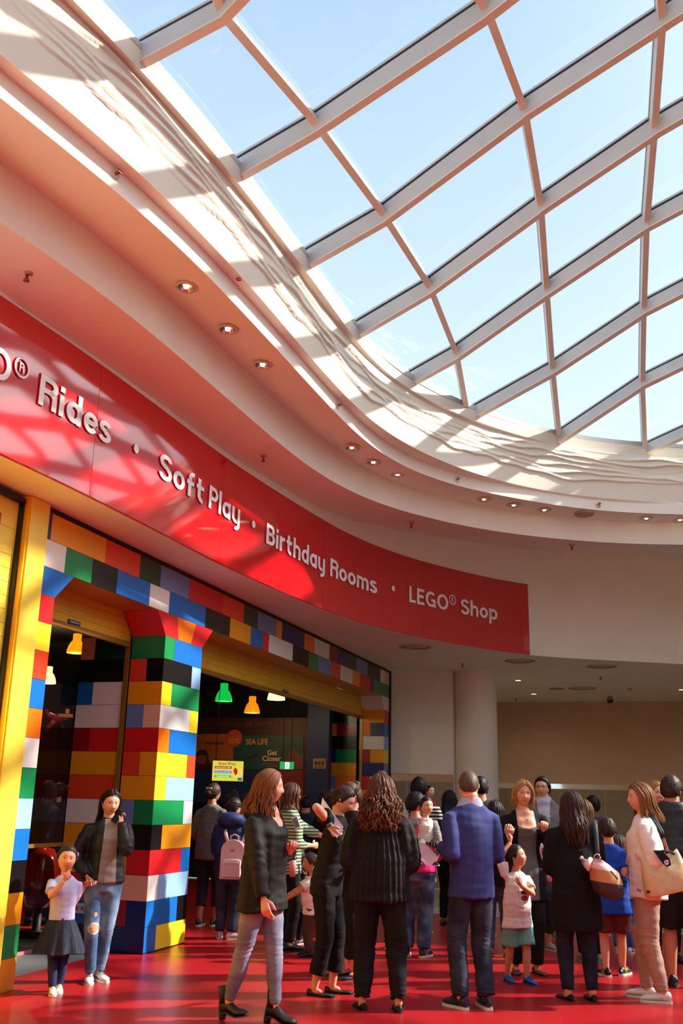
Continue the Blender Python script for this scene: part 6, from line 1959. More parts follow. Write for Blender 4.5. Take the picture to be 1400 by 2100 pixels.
p = person('person with short black hair in bright pink top and blue jeans, back turned', 852, 1962, 1626, 166, 'f', SKIN_TAN,
    hair=dict(style='short', rgb=(24, 20, 20), th=0.085, len=0.2, n=200), head=(-58, 2, 0),
    arms={-1: dict(at=(0.11, -0.17, 0.60), pole=(0.35, 0.7, -0.6), curl=0.6), 1: dict(at=(0.12, -0.12, 0.56), pole=(0.35, 0.7, -0.6), curl=0.6)}, legs={-1: dict(pos=(0.05, 0.0), yaw=20), 1: dict(pos=(0.06, -0.02), yaw=10)},
    topw=dict(name='pink_top', m=PINKC, e=0.018, hem=0.005, flare=0.006, waist=0.02, fold=0.006, ar=(0.044, 0.04, 0.032)), bottom=dict(m=denim('worn_jeans', (52, 68, 100), (104, 124, 156)), r=(0.062, 0.054, 0.046, 0.042, 0.036)), shoes=('sneaker', SHOENV, SOLEW, SHOEW), seed=131, wide=1.18)
W_PINK = p
# toddler on that arm
gq = W_PINK.root.location + Vector((0.10, -0.20, 0))
p = person('toddler boy in cream vest and striped sleeves, carried by the person in pink', 867, 1700, 1634, 14, 'c', SKIN_ASIAN, hair=dict(style='buzz', rgb=(26, 22, 22), th=0.035), head=(6, 2, -4), g=Vector((atz(869, 1962, 0).x, W_PINK.root.location.y - 0.30, 0)), H=0.86, z=0.0, hr=0.225,
    arms={1: dict(at=(0.13, -0.14, 0.42), pole=(0.8, 0.2, -0.5), curl=0.8), -1: dict(at=(0.16, 0.06, 0.6), pole=(0.8, 0.2, -0.5), curl=0.4)}, legs={1: dict(pos=(0.05, -0.16), up=0.18, kx=0.3), -1: dict(pos=(0.14, -0.1), up=0.2, kx=0.5)},
    topw=[dict(name='striped_shirt', m=wave_mat('sleeve_stripe', (62, 46, 44), (196, 184, 176), 26, 'Z', 0.62), e=0.012, hem=0.0, ar=(0.05, 0.046, 0.04)), dict(name='vest', m=cloth('cream_vest', (222, 210, 198)), e=0.022, hem=0.0, sleeve=0.12, neck=0.06)],
    bottom=dict(m=wave_mat('stripe_pants', (40, 38, 40), (150, 140, 136), 18, 'X', 0.6)), shoes=('sneaker', SHOEB, SOLEW), seed=141)
W_TOD = p
p.root.location.z = height_at(p.root.location, 867, 1634) - 0.86
p.M = Matrix.Translation(p.root.location) @ Matrix.Rotation(p.root.rotation_euler.z, 4, 'Z')
p = person('man with thick black hair carrying a baby in red at his shoulder', 858, 1915, 1596, 172, 'm', SKIN_TAN, hair=dict(style='short', rgb=(16, 14, 15), th=0.085, len=0.16, n=180),
    arms={-1: dict(at=(0.10, -0.15, 0.66), pole=(0.35, 0.6, -0.6), curl=0.6)}, topw=dict(m=[NAVYC, wave_mat('bold_stripe', (26, 26, 30), (214, 206, 196), 7, 'Z', 0.55)], e=0.02, hem=-0.02, waist=0.02, pick=lambda c: 1 if c.z > -0.11 else 0), bottom=dict(m=BLKT), shoes=('sneaker', SHOEB, SOLEW), seed=151, res=1.2)
W_DAD = p
p = person('baby in red held up at the shoulder of the black-haired man', 884, 1660, 1610, 40, 'c', SKIN_ASIAN, hair=dict(style='buzz', rgb=(40, 30, 28), th=0.02), head=(0, 0, 0), g=Vector((atz(884, 1915, 0).x, W_DAD.root.location.y + 0.24, 0)), H=0.66, hr=0.25,
    arms={1: dict(at=(0.12, -0.16, 0.5)), -1: dict(at=(0.12, -0.16, 0.5))}, legs={1: dict(pos=(0.06, -0.12), up=0.16, kx=0.4), -1: dict(pos=(0.06, -0.12), up=0.16, kx=0.4)}, topw=dict(m=cloth('baby_red', (200, 44, 70)), e=0.012, hem=0.0, ar=(0.05, 0.046, 0.04)), bottom=dict(m=cloth('baby_pants', (90, 80, 90))), shoes=('sneaker', SHOEG, SOLEW), seed=161, res=1.3)
p.root.location.z = height_at(p.root.location, 884, 1610) - 0.66
p = person('woman with light brown shoulder-length hair half hidden behind the carried toddler', 852, 1932, 1625, 165, 'f', SKIN_LIGHT, hair=dict(style='long', rgb=(74, 52, 42), rgb2=(120, 88, 66), z=-0.6, n=50), topw=dict(m=cloth('stone_top', (120, 108, 96)), e=0.015, sleeve=0.4), bottom=dict(m=BLKT), shoes=('sneaker', SHOEB, SOLEW), seed=171, res=1.4, H=1.52)
p = person('woman with long straight black hair in dark grey T-shirt, left of the blue blazer', 922, 1898, 1622, 148, 'f', SKIN_ASIAN, hair=dict(style='long', rgb=(18, 16, 17), z=-1.3, n=70, wave=0.01, flare=0.04), head=(10, 6, 0),
    arms={1: dict(at=(0.07, -0.16, 0.66), pole=(0.3, 0.5, -0.8), curl=0.7), -1: dict(at=(0.10, -0.16, 0.66), pole=(0.3, 0.5, -0.8), curl=0.7)}, topw=dict(m=cloth('charcoal_tee', (62, 56, 54)), e=0.014, sleeve=0.36, hem=-0.03), bottom=dict(m=BLKT), shoes=('sneaker', SHOEBR, SOLEB), seed=181, res=1.2)
W_BLACKHAIR = p
p = person('man with black hair hidden behind the blue blazer', 990, 1922, 1594, 176, 'm', SKIN_TAN, hair=dict(style='short', rgb=(14, 13, 14), th=0.07, len=0.14), topw=dict(m=BLK, e=0.016), bottom=dict(m=denim('hidden_jeans', (60, 80, 112), (96, 118, 150))), shoes=('sneaker', SHOEW, SOLEW), seed=191, res=1.5)
p = person('balding man in blue blazer and dark jeans looking down, back turned', 970, 2068, 1580, 202, 'm', SKIN_PINK, hair=dict(style='buzz', rgb=(86, 66, 54), line=0.06, th=0.012), head=(-26, 20, 0),
    arms={1: dict(pt=(908, 1738, 0.12), pole=(0.15, 0.6, -0.8), curl=0.7), -1: dict(at=(0.10, -0.13, 0.60), pole=(0.2, 0.7, -0.6), curl=0.7)}, legs={1: dict(pos=(0.055, -0.01), yaw=14), -1: dict(pos=(0.055, 0.02), yaw=14)},
    topw=[dict(m=wave_mat('shirt_check', (196, 200, 214), (120, 130, 170), 60, 'X', 0.6), e=0.004, sleeve=0.3, collar=0.045, neck=0.046), dict(name='blazer', m=BLAZ, e=0.02, hem=-0.055, waist=0.012, fold=0.004, kz=3, ar=(0.035, 0.031, 0.026), neck=0.046, collar=0.026)],
    bottom=dict(m=denim('ink_jeans', (34, 40, 54), (58, 70, 88)), r=(0.055, 0.048, 0.042, 0.039, 0.036), fold=0.004, scrunch=1.0), shoes=('sneaker', SHOENV, SOLEW, SHOENV), seed=201, wide=0.97)
W_BLAZER = p
p = person('short person with dark hair and jeans seen between the blue blazer and the blonde woman', 1022, 1962, 1642, 170, 'f', SKIN_LIGHT, hair=dict(style='long', rgb=(40, 32, 30), z=-0.7, n=44), topw=dict(m=BLK2, e=0.018, hem=-0.05), bottom=dict(m=denim('side_jeans', (54, 72, 104), (92, 112, 144)), r=(0.058, 0.05, 0.042, 0.036, 0.026)), shoes=('flat', SHOEBR, SOLEB), seed=211, res=1.4)
p = person('blonde woman in grey scoop top and long black cardigan facing the viewer', 1082, 1996, 1602, 6, 'f', SKIN_LIGHT, hair=dict(style='long', rgb=(176, 132, 82), rgb2=(220, 182, 124), z=-0.48, n=90, wave=0.05, front=60, flare=0.1, th=0.07), head=(-6, 4, 4),
    arms={1: dict(pt=(1114, 1702, -0.2), pole=(0.5, 0.2, -0.9), curl=0.9, hand=(0.1, -0.5, 0.6), thumb=(-0.6, 0, 0.5)), -1: dict(pt=(1042, 1716, -0.28), pole=(0.5, 0.2, -0.9), curl=0.9, hand=(0.0, -0.4, 0.7), thumb=(0.6, 0, 0.5))}, legs={1: dict(pos=(0.05, 0.0), yaw=10), -1: dict(pos=(0.06, 0.02), yaw=14)},
    topw=[dict(name='grey_top', m=[GREYTOP, skin_mat(SKIN_LIGHT)], e=0.01, hem=-0.03, sleeve=0.2, neck=0.045, collar=0.01, pick=lambda c: 1 if c.y < 0.02 and c.z > -0.075 + 4.5 * c.x * c.x else 0), dict(name='cardigan', m=[BLK2, GREYTOP, skin_mat(SKIN_LIGHT)], e=0.024, hem=-0.13, flare=0.02, fold=0.006, neck=0.055, collar=0.015, ar=(0.036, 0.033, 0.026), pick=lambda c: 0 if not (c.y < -0.02 and abs(c.x) < 0.052 - 0.05 * max(0, c.z + 0.02)) else (2 if c.z > -0.078 + 5.5 * c.x * c.x else 1))],
    bottom=dict(m=BLKT, r=(0.056, 0.05, 0.04, 0.036, 0.034)), shoes=('flat', SHOEBR, SOLEB), seed=221)
W_BLONDE = p
p = person('man with glasses in grey hooded jacket facing the viewer, behind the blonde woman', 1122, 1925, 1594, -6, 'm', SKIN_ASIAN, hair=dict(style='short', rgb=(18, 16, 16), th=0.06, len=0.14), head=(-18, 2, 0),
    topw=[dict(m=wave_mat('pale_shirt', (196, 196, 208), (176, 178, 196), 40, 'X', 0.5), e=0.008, sleeve=0.3, collar=0.04, neck=0.048), dict(name='hooded_jacket', m=[cloth('grey_hoodie', (124, 116, 110)), wave_mat('pale_shirt', (196, 196, 208), (176, 178, 196), 40)], e=0.022, hem=-0.03, neck=0.07, collar=0.02, waist=0.015, pick=lambda c: 1 if c.y < -0.02 and abs(c.x) < 0.036 + 0.12 * max(0, c.z + 0.06) else 0)],
    bottom=dict(m=denim('far_jeans', (52, 60, 84), (80, 92, 118))), shoes=('sneaker', SHOEG, SOLEW), seed=231, res=1.1)
W_GLASSES = p
p = person('boy in white printed T-shirt and mint shorts with one arm raised', 1064, 2016, 1733, 24, 'c', (214, 146, 112), hair=dict(style='short', rgb=(34, 26, 24), th=0.04, len=0.1), head=(34, -12, 0),
    arms={-1: dict(pt=(1046, 1728, 0.02), pole=(0.9, 0.2, 0.1), curl=0.8, hand=(0.0, -0.1, 0.95), thumb=(0.7, -0.4, 0.1)), 1: dict(pt=(1068, 1816, -0.15), pole=(0.8, -0.1, -0.7), curl=0.7, hand=(-0.5, -0.2, 0.6), thumb=(0.2, -0.3, 0.8))}, legs={1: dict(pos=(0.04, -0.05), yaw=2), -1: dict(pos=(0.06, 0.07), yaw=12)},
    topw=dict(name='t_shirt', m=[WHITET, cloth('print_dark', (60, 40, 40)), cloth('print_red', (176, 60, 50))], e=0.014, hem=-0.06, sleeve=0.34, waist=0.02, flare=0.008, fold=0.005, pick=lambda c: 0 if c.y > -0.02 else 1 if (((c.x - 0.01) / 0.026) ** 2 + ((c.z + 0.125) / 0.018) ** 2 < 1 and c.z > -0.135) or abs(((c.x - 0.01) / 0.05) ** 2 + ((c.z + 0.14) / 0.055) ** 2 - 1) < 0.07 and int((c.x + c.z) * 260) % 3 == 0 else 2 if ((c.x - 0.01) / 0.033) ** 2 + ((c.z + 0.165) / 0.02) ** 2 < 1 else 0), bottom=dict(style='shorts', name='shorts', m=MINT, end=0.44, r=(0.060, 0.058, 0.05, 0.04, 0.03), e=0.006, flare=0.010, fold=0.004, rise=0.1), shoes=('sneaker', SHOEBL, mat('sole_blue', (20, 70, 130), 0.6), SHOEBL), seed=241, hr=0.175)
W_BOY = p
p = person('woman in red top and dark leggings mostly hidden behind the blonde woman', 1112, 1948, 1640, 20, 'f', SKIN_LIGHT, hair=dict(style='long', rgb=(60, 40, 32), z=-0.8, n=40), topw=dict(m=cloth('red_knit', (176, 30, 40)), e=0.018, hem=-0.02), bottom=dict(name='leggings', m=cloth('plum_leggings', (48, 38, 46)), end=0.86), shoes=('sneaker', SHOEG, SOLEW, SHOEW), seed=251, res=1.4, H=1.5)
p = person('child in pink trousers between the blonde woman and the long black coat', 1127, 1917, 1700, 10, 'c', SKIN_ASIAN, hair=dict(style='long', rgb=(30, 24, 22), z=-0.8, n=36), arms={-1: dict(at=(0.10, -0.14, 0.52)), 1: dict(at=(0.10, -0.14, 0.52))}, topw=dict(m=cloth('white_top', (224, 210, 206)), e=0.014, hem=-0.02), bottom=dict(m=cloth('hot_pink', (206, 40, 92))), shoes=('sneaker', SHOEW, SOLEW), seed=261, res=1.3)
p = person('woman with long dark auburn hair in long black coat and navy jeans, back turned', 1190, 2052, 1624, 180, 'f', SKIN_LIGHT, hair=dict(style='long', rgb=(56, 30, 26), rgb2=(86, 46, 36), z=-1.35, n=110, wave=0.03, front=58, flare=0.1, th=0.06, back=0.2), head=(8, 0, 0),
    arms={1: dict(at=(0.07, -0.16, 0.62), pole=(0.35, 0.7, -0.6), curl=0.6), -1: dict(at=(0.07, -0.16, 0.62), pole=(0.35, 0.7, -0.6), curl=0.6)}, legs={1: dict(pos=(0.06, 0.0), yaw=16), -1: dict(pos=(0.06, 0.0), yaw=-2)},
    topw=dict(name='coat', m=BLK2, e=0.03, hem=-0.17, flare=0.012, waist=0.028, fold=0.006, kz=2, ar=(0.042, 0.038, 0.03)), bottom=dict(m=denim('navy_jeans', (24, 28, 44), (40, 46, 66)), r=(0.056, 0.05, 0.04, 0.036, 0.026), scrunch=0.8), shoes=('flat', SHOEB, SOLEB), seed=271, wide=1.05)
W_COAT = p
p = person('person with golden brown shoulder-length hair right behind the long black coat', 1213, 1972, 1642, 172, 'f', SKIN_LIGHT, hair=dict(style='long', rgb=(110, 74, 44), rgb2=(160, 112, 66), z=-0.7, n=60), topw=dict(m=BLK, e=0.02), bottom=dict(m=BLKT), shoes=('sneaker', SHOEG, mat('sole_green', (80, 200, 130), 0.5)), seed=281, res=1.3)
p = person('dark-haired man far back between the golden-haired person and the stone wall', 1229, 1918, 1633, 190, 'm', (110, 74, 58), hair=dict(style='short', rgb=(22, 18, 18), th=0.07, len=0.14), topw=dict(m=cloth('grey_dark', (60, 56, 58)), e=0.016), bottom=dict(m=BLKT), shoes=('sneaker', SHOEB, SOLEW), seed=291, res=1.4)
p = W_BLUE = person('boy in royal blue T-shirt and maroon shorts, back turned', 1262, 2002, 1678, 172, 'c', SKIN_LIGHT, hair=dict(style='short', rgb=(54, 38, 28), th=0.04, len=0.1), head=(-8, 8, 0),
    arms={1: dict(at=(0.10, -0.14, 0.60)), -1: dict(pt=(1291, 1752, -0.12), curl=0.9)}, legs={1: dict(pos=(0.06, 0.02), yaw=20), -1: dict(pos=(0.055, -0.05), yaw=30)}, topw=dict(name='t_shirt', m=ROYAL, e=0.016, hem=-0.06, sleeve=0.4, waist=0.025, flare=0.008), bottom=dict(style='shorts', name='shorts', m=cloth('maroon_shorts', (96, 36, 40)), end=0.42, r=(0.064, 0.06, 0.048, 0.04, 0.03), e=0.012, flare=0.008), shoes=('sneaker', SHOEB, SOLEW, mat('lime_accent', (190, 220, 40), 0.5)), seed=301, hr=0.15)
p = person('girl with long brown hair beyond the blue-shirted boy, by the balustrade', 1279, 1955, 1712, 160, 'c', SKIN_LIGHT, hair=dict(style='long', rgb=(70, 46, 34), z=-1.3, n=50, wave=0.03), topw=dict(m=cloth('white_print', (206, 190, 186)), e=0.014), bottom=dict(m=denim('kid_jeans', (48, 96, 170), (90, 140, 200))), shoes=('sneaker', SHOEW, SOLEW, SHOEBL), seed=311, res=1.3)
p = person('woman in cream cardigan and khaki trousers in profile, facing left', 1342, 2052, 1607, -112, 'f', SKIN_LIGHT, hair=dict(style='long', rgb=(128, 86, 48), rgb2=(214, 166, 98), z=-0.82, n=90, wave=0.012, front=68, flare=0.04, back=0.22), head=(26, 2, 0), smile=True,
    arms={1: dict(pt=(1300, 1738, -0.05), pole=(0.4, 0.4, -0.9), curl=0.7, hand=(-0.3, -0.7, 0.4)), -1: dict(pt=(1298, 1742, 0.1), pole=(0.4, 0.4, -0.9), curl=0.7)}, legs={1: dict(pos=(0.045, 0.045), yaw=8), -1: dict(pos=(0.045, -0.035), yaw=8)},
    topw=dict(name='cardigan', m=CARD, e=0.02, hem=-0.04, flare=0.014, waist=0.02, sleeve=0.85, fold=0.005, ar=(0.038, 0.036, 0.03)), bottom=dict(m=KHAKI, r=(0.06, 0.052, 0.043, 0.037, 0.027), fold=0.004, scrunch=0.8), shoes=('sneaker', SHOEW, SOLEW, SHOEW), seed=321)
W_CARD = p
p = person('smiling blonde woman facing the viewer behind the cream cardigan', 1366, 1972, 1604, 2, 'f', SKIN_LIGHT, hair=dict(style='long', rgb=(170, 122, 64), rgb2=(206, 160, 92), z=-0.75, n=70, front=58, flare=0.02, wave=0.012), head=(8, 0, 6), smile=True, topw=dict(m=NAVYC, e=0.016, hem=-0.02), bottom=dict(m=BLKT), shoes=('sneaker', SHOEB, SOLEB), seed=331)
p = person('man in black puffer vest and black shorts at the right picture edge, back turned', 1404, 2024, 1592, 152, 'm', SKIN_TAN, hair=dict(style='short', rgb=(48, 34, 28), th=0.06, len=0.12), head=(-10, 0, 0),
    topw=[dict(m=NAVYC, e=0.012, hem=-0.02), dict(name='puffer_vest', m=PUFF, e=0.045, hem=-0.02, sleeve=0.14, neck=0.06, collar=0.04, waist=0.02, fold=0.006, kx=4, kz=26)], bottom=dict(style='shorts', name='shorts', m=BLK, end=0.5, r=(0.066, 0.06, 0.05, 0.04, 0.03), e=0.014, flare=0.01), shoes=('sneaker', SHOEB, SOLEB), seed=341)
# dim figures inside the shop
for k, (px, Y, top, yaw, kind, rgb, lab) in enumerate([
        (100, 13.6, 1602, 170, 'f', (30, 22, 20), 'dark-haired person in black inside the left doorway, leftmost of three'), (122, 14.6, 1606, 160, 'm', (24, 20, 18), 'person in dark jacket deeper inside the left doorway, middle of three'), (145, 13.2, 1610, 190, 'f', (30, 24, 22), 'dark figure inside the left doorway closest to the brick jamb'),
        (478, 14.5, 1622, 170, 'f', (34, 24, 20), 'dark-haired woman queueing inside the shop under the price screen'), (508, 15.6, 1628, 175, 'f', (60, 40, 30), 'person with brown hair queueing inside, right of the price screen'), (628, 16.0, 1632, 170, 'm', (20, 18, 18), 'dark figure inside the shop in front of the red notice'), (668, 15.0, 1620, 120, 'f', (48, 30, 24), 'woman in shadow beside the blue post inside the shop')]):
    d = ray(px, top); t = Y / d.y
    g_ = Vector((d.x * t, Y, 0)); H_ = CAM_H + d.z * t
    person(lab, px, 0, top, yaw, kind, SKIN_TAN, hair=dict(style='long' if kind == 'f' else 'short', rgb=rgb, z=-0.8, n=40, th=0.05), g=g_, H=H_, topw=dict(m=[BLK, BLK2, NAVYC][k % 3], e=0.02, hem=-0.03), bottom=dict(m=BLKT), shoes=('sneaker', SHOEB, SOLEB), seed=400 + k, res=1.6)

# ---------------------------------------------------------------- things worn and carried
def slab(pts, th, name, mats, label=None, cat=None, parent=None, mi_back=0):
    """thin solid sheet over a polygon of points"""
    P = [Vector(p) for p in pts]
    n = (P[1] - P[0]).cross(P[-1] - P[0]).normalized()
    c = sum(P, Vector()) / len(P)
    bm = bmesh.new()
    a = [bm.verts.new(p - c + n * th / 2) for p in P]; b = [bm.verts.new(p - c - n * th / 2) for p in P]
    bm.faces.new(a); bm.faces.new(b[::-1]).material_index = mi_back
    for k in range(len(P)): bm.faces.new((a[k], b[k], b[(k + 1) % len(P)], a[(k + 1) % len(P)]))
    o = obj(name, bm, mats, parent, loc=c)
    return tag(o, label, cat) if label else o
def AD(px, py, Y): return at_dist(px, py, Y)
PHB = mat('phone_black', (14, 14, 16), 0.15)
PHW = mat('phone_white', (232, 230, 228), 0.2)
PAPER = mat('paper_white', (246, 240, 244), 0.6, vary=0.02)
y0 = W_PHONE.root.location.y
o = empty('smartphone', AD(240, 1674, y0 - 0.13), 0, 'dark smartphone held to the ear of the woman in the bomber jacket', 'phone')
o.rotation_euler = (R(10), R(28), R(35))
bm = bmesh.new(); box(bm, (0, 0, 0), (0.062, 0.009, 0.125), bevel=0.004); obj('case', bm, PHB, o)
bm = bmesh.new(); box(bm, (0, -0.0055, 0), (0.054, 0.002, 0.112)); obj('screen', bm, mat('phone_screen', (30, 34, 44), 0.05), o)
y0 = W_PLAID.root.location.y
o = empty('smartphone', AD(607, 1687, y0 - 0.32), 0, 'white smartphone held up behind the woman in the black blouse', 'phone')
o.rotation_euler = (R(-18), R(-28), R(-15))
bm = bmesh.new(); box(bm, (0, 0, 0), (0.07, 0.009, 0.145), bevel=0.004); obj('case', bm, PHW, o)
bm = bmesh.new(); box(bm, (0, -0.0055, 0), (0.06, 0.002, 0.115)); obj('screen', bm, mat('phone_screen_grey', (112, 124, 136), 0.1), o)
o = empty('drink_cup', AD(600, 1776, y0 - 0.30), 0, 'pink tapered cup with dark lid just right of the black blouse', 'cup')
bm = bmesh.new(); lathe(bm, [(0.0, -0.11), (0.03, -0.11), (0.042, 0.07), (0.0, 0.07)], 20); obj('cup_body', bm, mat('cup_pink', (214, 130, 130), 0.5), o)
bm = bmesh.new(); lathe(bm, [(0.0, 0.07), (0.045, 0.07), (0.045, 0.085), (0.036, 0.1), (0.0, 0.11)], 20); obj('lid', bm, mat('cup_lid', (40, 36, 38), 0.3), o)
y0 = W_ELBOW.root.location.y
slab([AD(661, 1636, y0 - 0.22), AD(704, 1696, y0 - 0.26), AD(691, 1719, y0 - 0.28), AD(652, 1680, y0 - 0.24)], 0.004, 'paper_sheets', [PAPER, PAPER], 'white paper sheets under the raised arm of the woman in black', 'papers')
slab([AD(707, 1690, y0 - 0.20), AD(709, 1697, y0 - 0.21), AD(694, 1730, y0 - 0.23), AD(688, 1724, y0 - 0.22)], 0.012, 'clipboard', [mat('clip_grey', (40, 48, 46), 0.4)], 'dark clipboard under the white sheets of the woman with raised elbow', 'clipboard')
y0 = W_TOD.root.location.y
slab([AD(848, 1724, y0 - 0.24), AD(872, 1730, y0 - 0.22), AD(898, 1757, y0 - 0.18), AD(897, 1764, y0 - 0.18), AD(878, 1777, y0 - 0.20), AD(848, 1751, y0 - 0.24)], 0.003, 'leaflet', [mat('leaflet_pink', (232, 196, 204), 0.6, vary=0.12, scale=60), PAPER], 'pinkish printed leaflet dangling from the hand of the carried toddler', 'leaflet')
y0 = W_BLACKHAIR.root.location.y
slab([AD(903, 1687, y0 - 0.28), AD(916, 1690, y0 - 0.26), AD(912, 1712, y0 - 0.26), AD(901, 1708, y0 - 0.28)], 0.003, 'folded_paper', [PAPER, PAPER], 'small white paper held by the black-haired woman in dark grey', 'paper')

# pink backpack
c = AD(478, 1762, W_HOOD.root.location.y - 0.33)
PKB = mat('backpack_pink', (214, 172, 168), 0.45, vary=0.05)
o = empty('backpack', c, R(-6), 'small pale pink backpack on the back of the navy hooded coat', 'backpack')
def rounded(bm, w, d, h, mi=0, z0=0.0, topr=0.5, y=0.0):
    prof = []
    n = 10
    for k in range(n + 1):
        a = math.pi * k / n
        prof.append((math.cos(a) * w / 2, h - topr * w + math.sin(a) * topr * w))
    prof = [(w / 2 * 1.04, z0)] + prof + [(-w / 2 * 1.04, z0)]
    f = [bm.verts.new((x * 0.94, y - d / 2, z)) for x, z in prof]; b = [bm.verts.new((x, y + d / 2, z)) for x, z in prof]; m = [bm.verts.new((x * 1.03, y, z * 1.01)) for x, z in prof]
    bm.faces.new(f).material_index = mi; bm.faces.new(b[::-1]).material_index = mi
    for A, B in ((f, m), (m, b)):
        for k in range(len(prof)):
            q_ = bm.faces.new((A[k], A[(k + 1) % len(prof)], B[(k + 1) % len(prof)], B[k])); q_.material_index = mi; q_.smooth = True
bm = bmesh.new(); rounded(bm, 0.29, 0.14, 0.44, topr=0.42); bm.transform(Matrix.Translation((0, 0, -0.22))); obj('pouch', bm, PKB, o, auto=40)
bm = bmesh.new(); rounded(bm, 0.22, 0.05, 0.2, topr=0.12, y=-0.085); bm.transform(Matrix.Translation((0, 0, -0.19))); obj('front_pocket', bm, PKB, o, auto=40)
bm = bmesh.new(); box(bm, (0, -0.115, -0.02), (0.17, 0.012, 0.045), bevel=0.005); obj('pocket_flap', bm, mat('flap_pink', (232, 204, 200), 0.4), o)
bm = bmesh.new(); tube(bm, [(-0.05, 0.03, 0.2), (-0.045, 0.02, 0.26), (0, 0.02, 0.28), (0.045, 0.02, 0.26), (0.05, 0.03, 0.2)], 0.009, 8); obj('top_handle', bm, PKB, o)
for s in (-1, 1):
    bm = bmesh.new(); tube(bm, [(s * 0.09, 0.06, 0.19), (s * 0.13, 0.09, 0.30), (s * 0.15, 0.2, 0.33)], (0.02), 8, flat=0.4); obj('strap', bm, PKB, o)
bm = bmesh.new(); box(bm, (0, -0.075, 0.1), (0.05, 0.006, 0.012)); obj('badge', bm, mat('badge_rose', (170, 110, 104), 0.3), o)

# beige handbag with black tab
yb = W_CARD.root.location.y - 0.27
BEI = mat('bag_beige', (214, 184, 140), 0.55, vary=0.08, scale=14, bump=0.15, bscale=25)
BKL = mat('bag_black_leather', (24, 24, 30), 0.35)
o = empty('handbag', AD(1362, 1790, yb), 0, 'large beige shoulder handbag with black tab and round silver clasp', 'handbag')
oi = Matrix.Translation(o.location).inverted()
bm = bmesh.new()
BR_ = Matrix.Rotation(R(-13), 4, 'Y')
pr = None
for (zz, ww, dd) in ((-0.165, 0.20, 0.02), (-0.165, 0.41, 0.19), (-0.15, 0.425, 0.20), (-0.08, 0.42, 0.20), (0.0, 0.40, 0.18), (0.08, 0.365, 0.13), (0.13, 0.345, 0.07), (0.15, 0.33, 0.03)):
    rgn = []
    for k in range(36):
        a = 2 * math.pi * k / 36
        cx_, sx_ = math.cos(a), math.sin(a)
        px_ = math.copysign(abs(cx_) ** 0.55, cx_) * ww / 2; py_ = math.copysign(abs(sx_) ** 0.7, sx_) * dd / 2
        w_ = 0.012 * noise.noise((px_ * 14, py_ * 14, zz * 14)) if zz > -0.15 else 0
        sag = -0.035 * math.cos(px_ / ww * math.pi) * max(0, zz) / 0.15 + 0.02 * max(0, zz) / 0.15 * math.cos(px_ * 40)
        rgn.append(bm.verts.new(BR_ @ Vector((px_ * (1 + w_), py_ * (1 + 3 * w_), zz + sag))))
    if pr:
        for k in range(36): bm.faces.new((pr[k], pr[(k + 1) % 36], rgn[(k + 1) % 36], rgn[k])).smooth = True
    else: bm.faces.new(rgn[::-1])
    pr = rgn
bm.faces.new(pr)
obj('bag_body', bm, BEI, o)
bm = bmesh.new()
tab = [(1340, 1744), (1358, 1744), (1372, 1760), (1376, 1774), (1368, 1778), (1360, 1772), (1350, 1758)]
P_ = [AD(x, y, yb - 0.125) for x, y in tab]
a_ = [bm.verts.new(p) for p in P_]; b_ = [bm.verts.new(p + Vector((0, 0.03, 0))) for p in P_]
bm.faces.new(a_)
for k in range(len(P_)): bm.faces.new((a_[k], b_[k], b_[(k + 1) % len(P_)], a_[(k + 1) % len(P_)]))
bm.transform(oi); obj('tab', bm, BKL, o)
bm = bmesh.new(); lathe(bm, [(0.0, 0.006), (0.012, 0.006), (0.014, 0.008), (0.02, 0.008), (0.022, 0.0)], 20); bm.transform(Matrix.Rotation(R(90), 4, 'X')); 
ob = obj('clasp', bm, mat('clasp_silver', (220, 215, 208), 0.2, metal=0.9), o); ob.location = AD(1366, 1769, yb - 0.13) - o.location
bm = bmesh.new(); tube(bm, [AD(x, y, yb - 0.06) for x, y in ((1326, 1829), (1350, 1826), (1386, 1816), (1404, 1808))], 0.012, 8); bm.transform(oi); obj('base_piping', bm, BKL, o)
ysh = W_CARD.root.location.y
for d in (0, 5):
    bm = bmesh.new(); tube(bm, [AD(1330 + d, 1669, ysh - 0.14), AD(1340 + d, 1682, ysh - 0.17), AD(1352 + d * 0.8, 1702, yb - 0.04), AD(1360 + d * 0.6, 1722, yb - 0.06)], 0.012, 8, flat=0.4); bm.transform(oi); obj('shoulder_strap', bm, BKL, o)
bm = bmesh.new()
for k in range(7):
    p = AD(1361 + 1.2 * k, 1722 + 3.4 * k, yb - 0.075)
    tube(bm, [p + Vector((0.009 * math.cos(a), 0.004 * math.sin(a * 2), 0.012 * math.sin(a))) for a in [q_ * 0.785 for q_ in range(9)]], 0.003, 6)
bm.transform(oi); obj('chain', bm, mat('chain_gold', (212, 150, 110), 0.25, metal=0.9), o)
bm = bmesh.new(); tube(bm, [BR_ @ Vector(v_) for v_ in ((-0.06, -0.05, 0.07), (-0.05, -0.03, 0.14), (0.0, -0.01, 0.18), (0.08, 0.0, 0.17), (0.13, -0.02, 0.13), (0.14, -0.04, 0.07))], 0.013, 8, flat=0.5); obj('side_handle', bm, BKL, o)

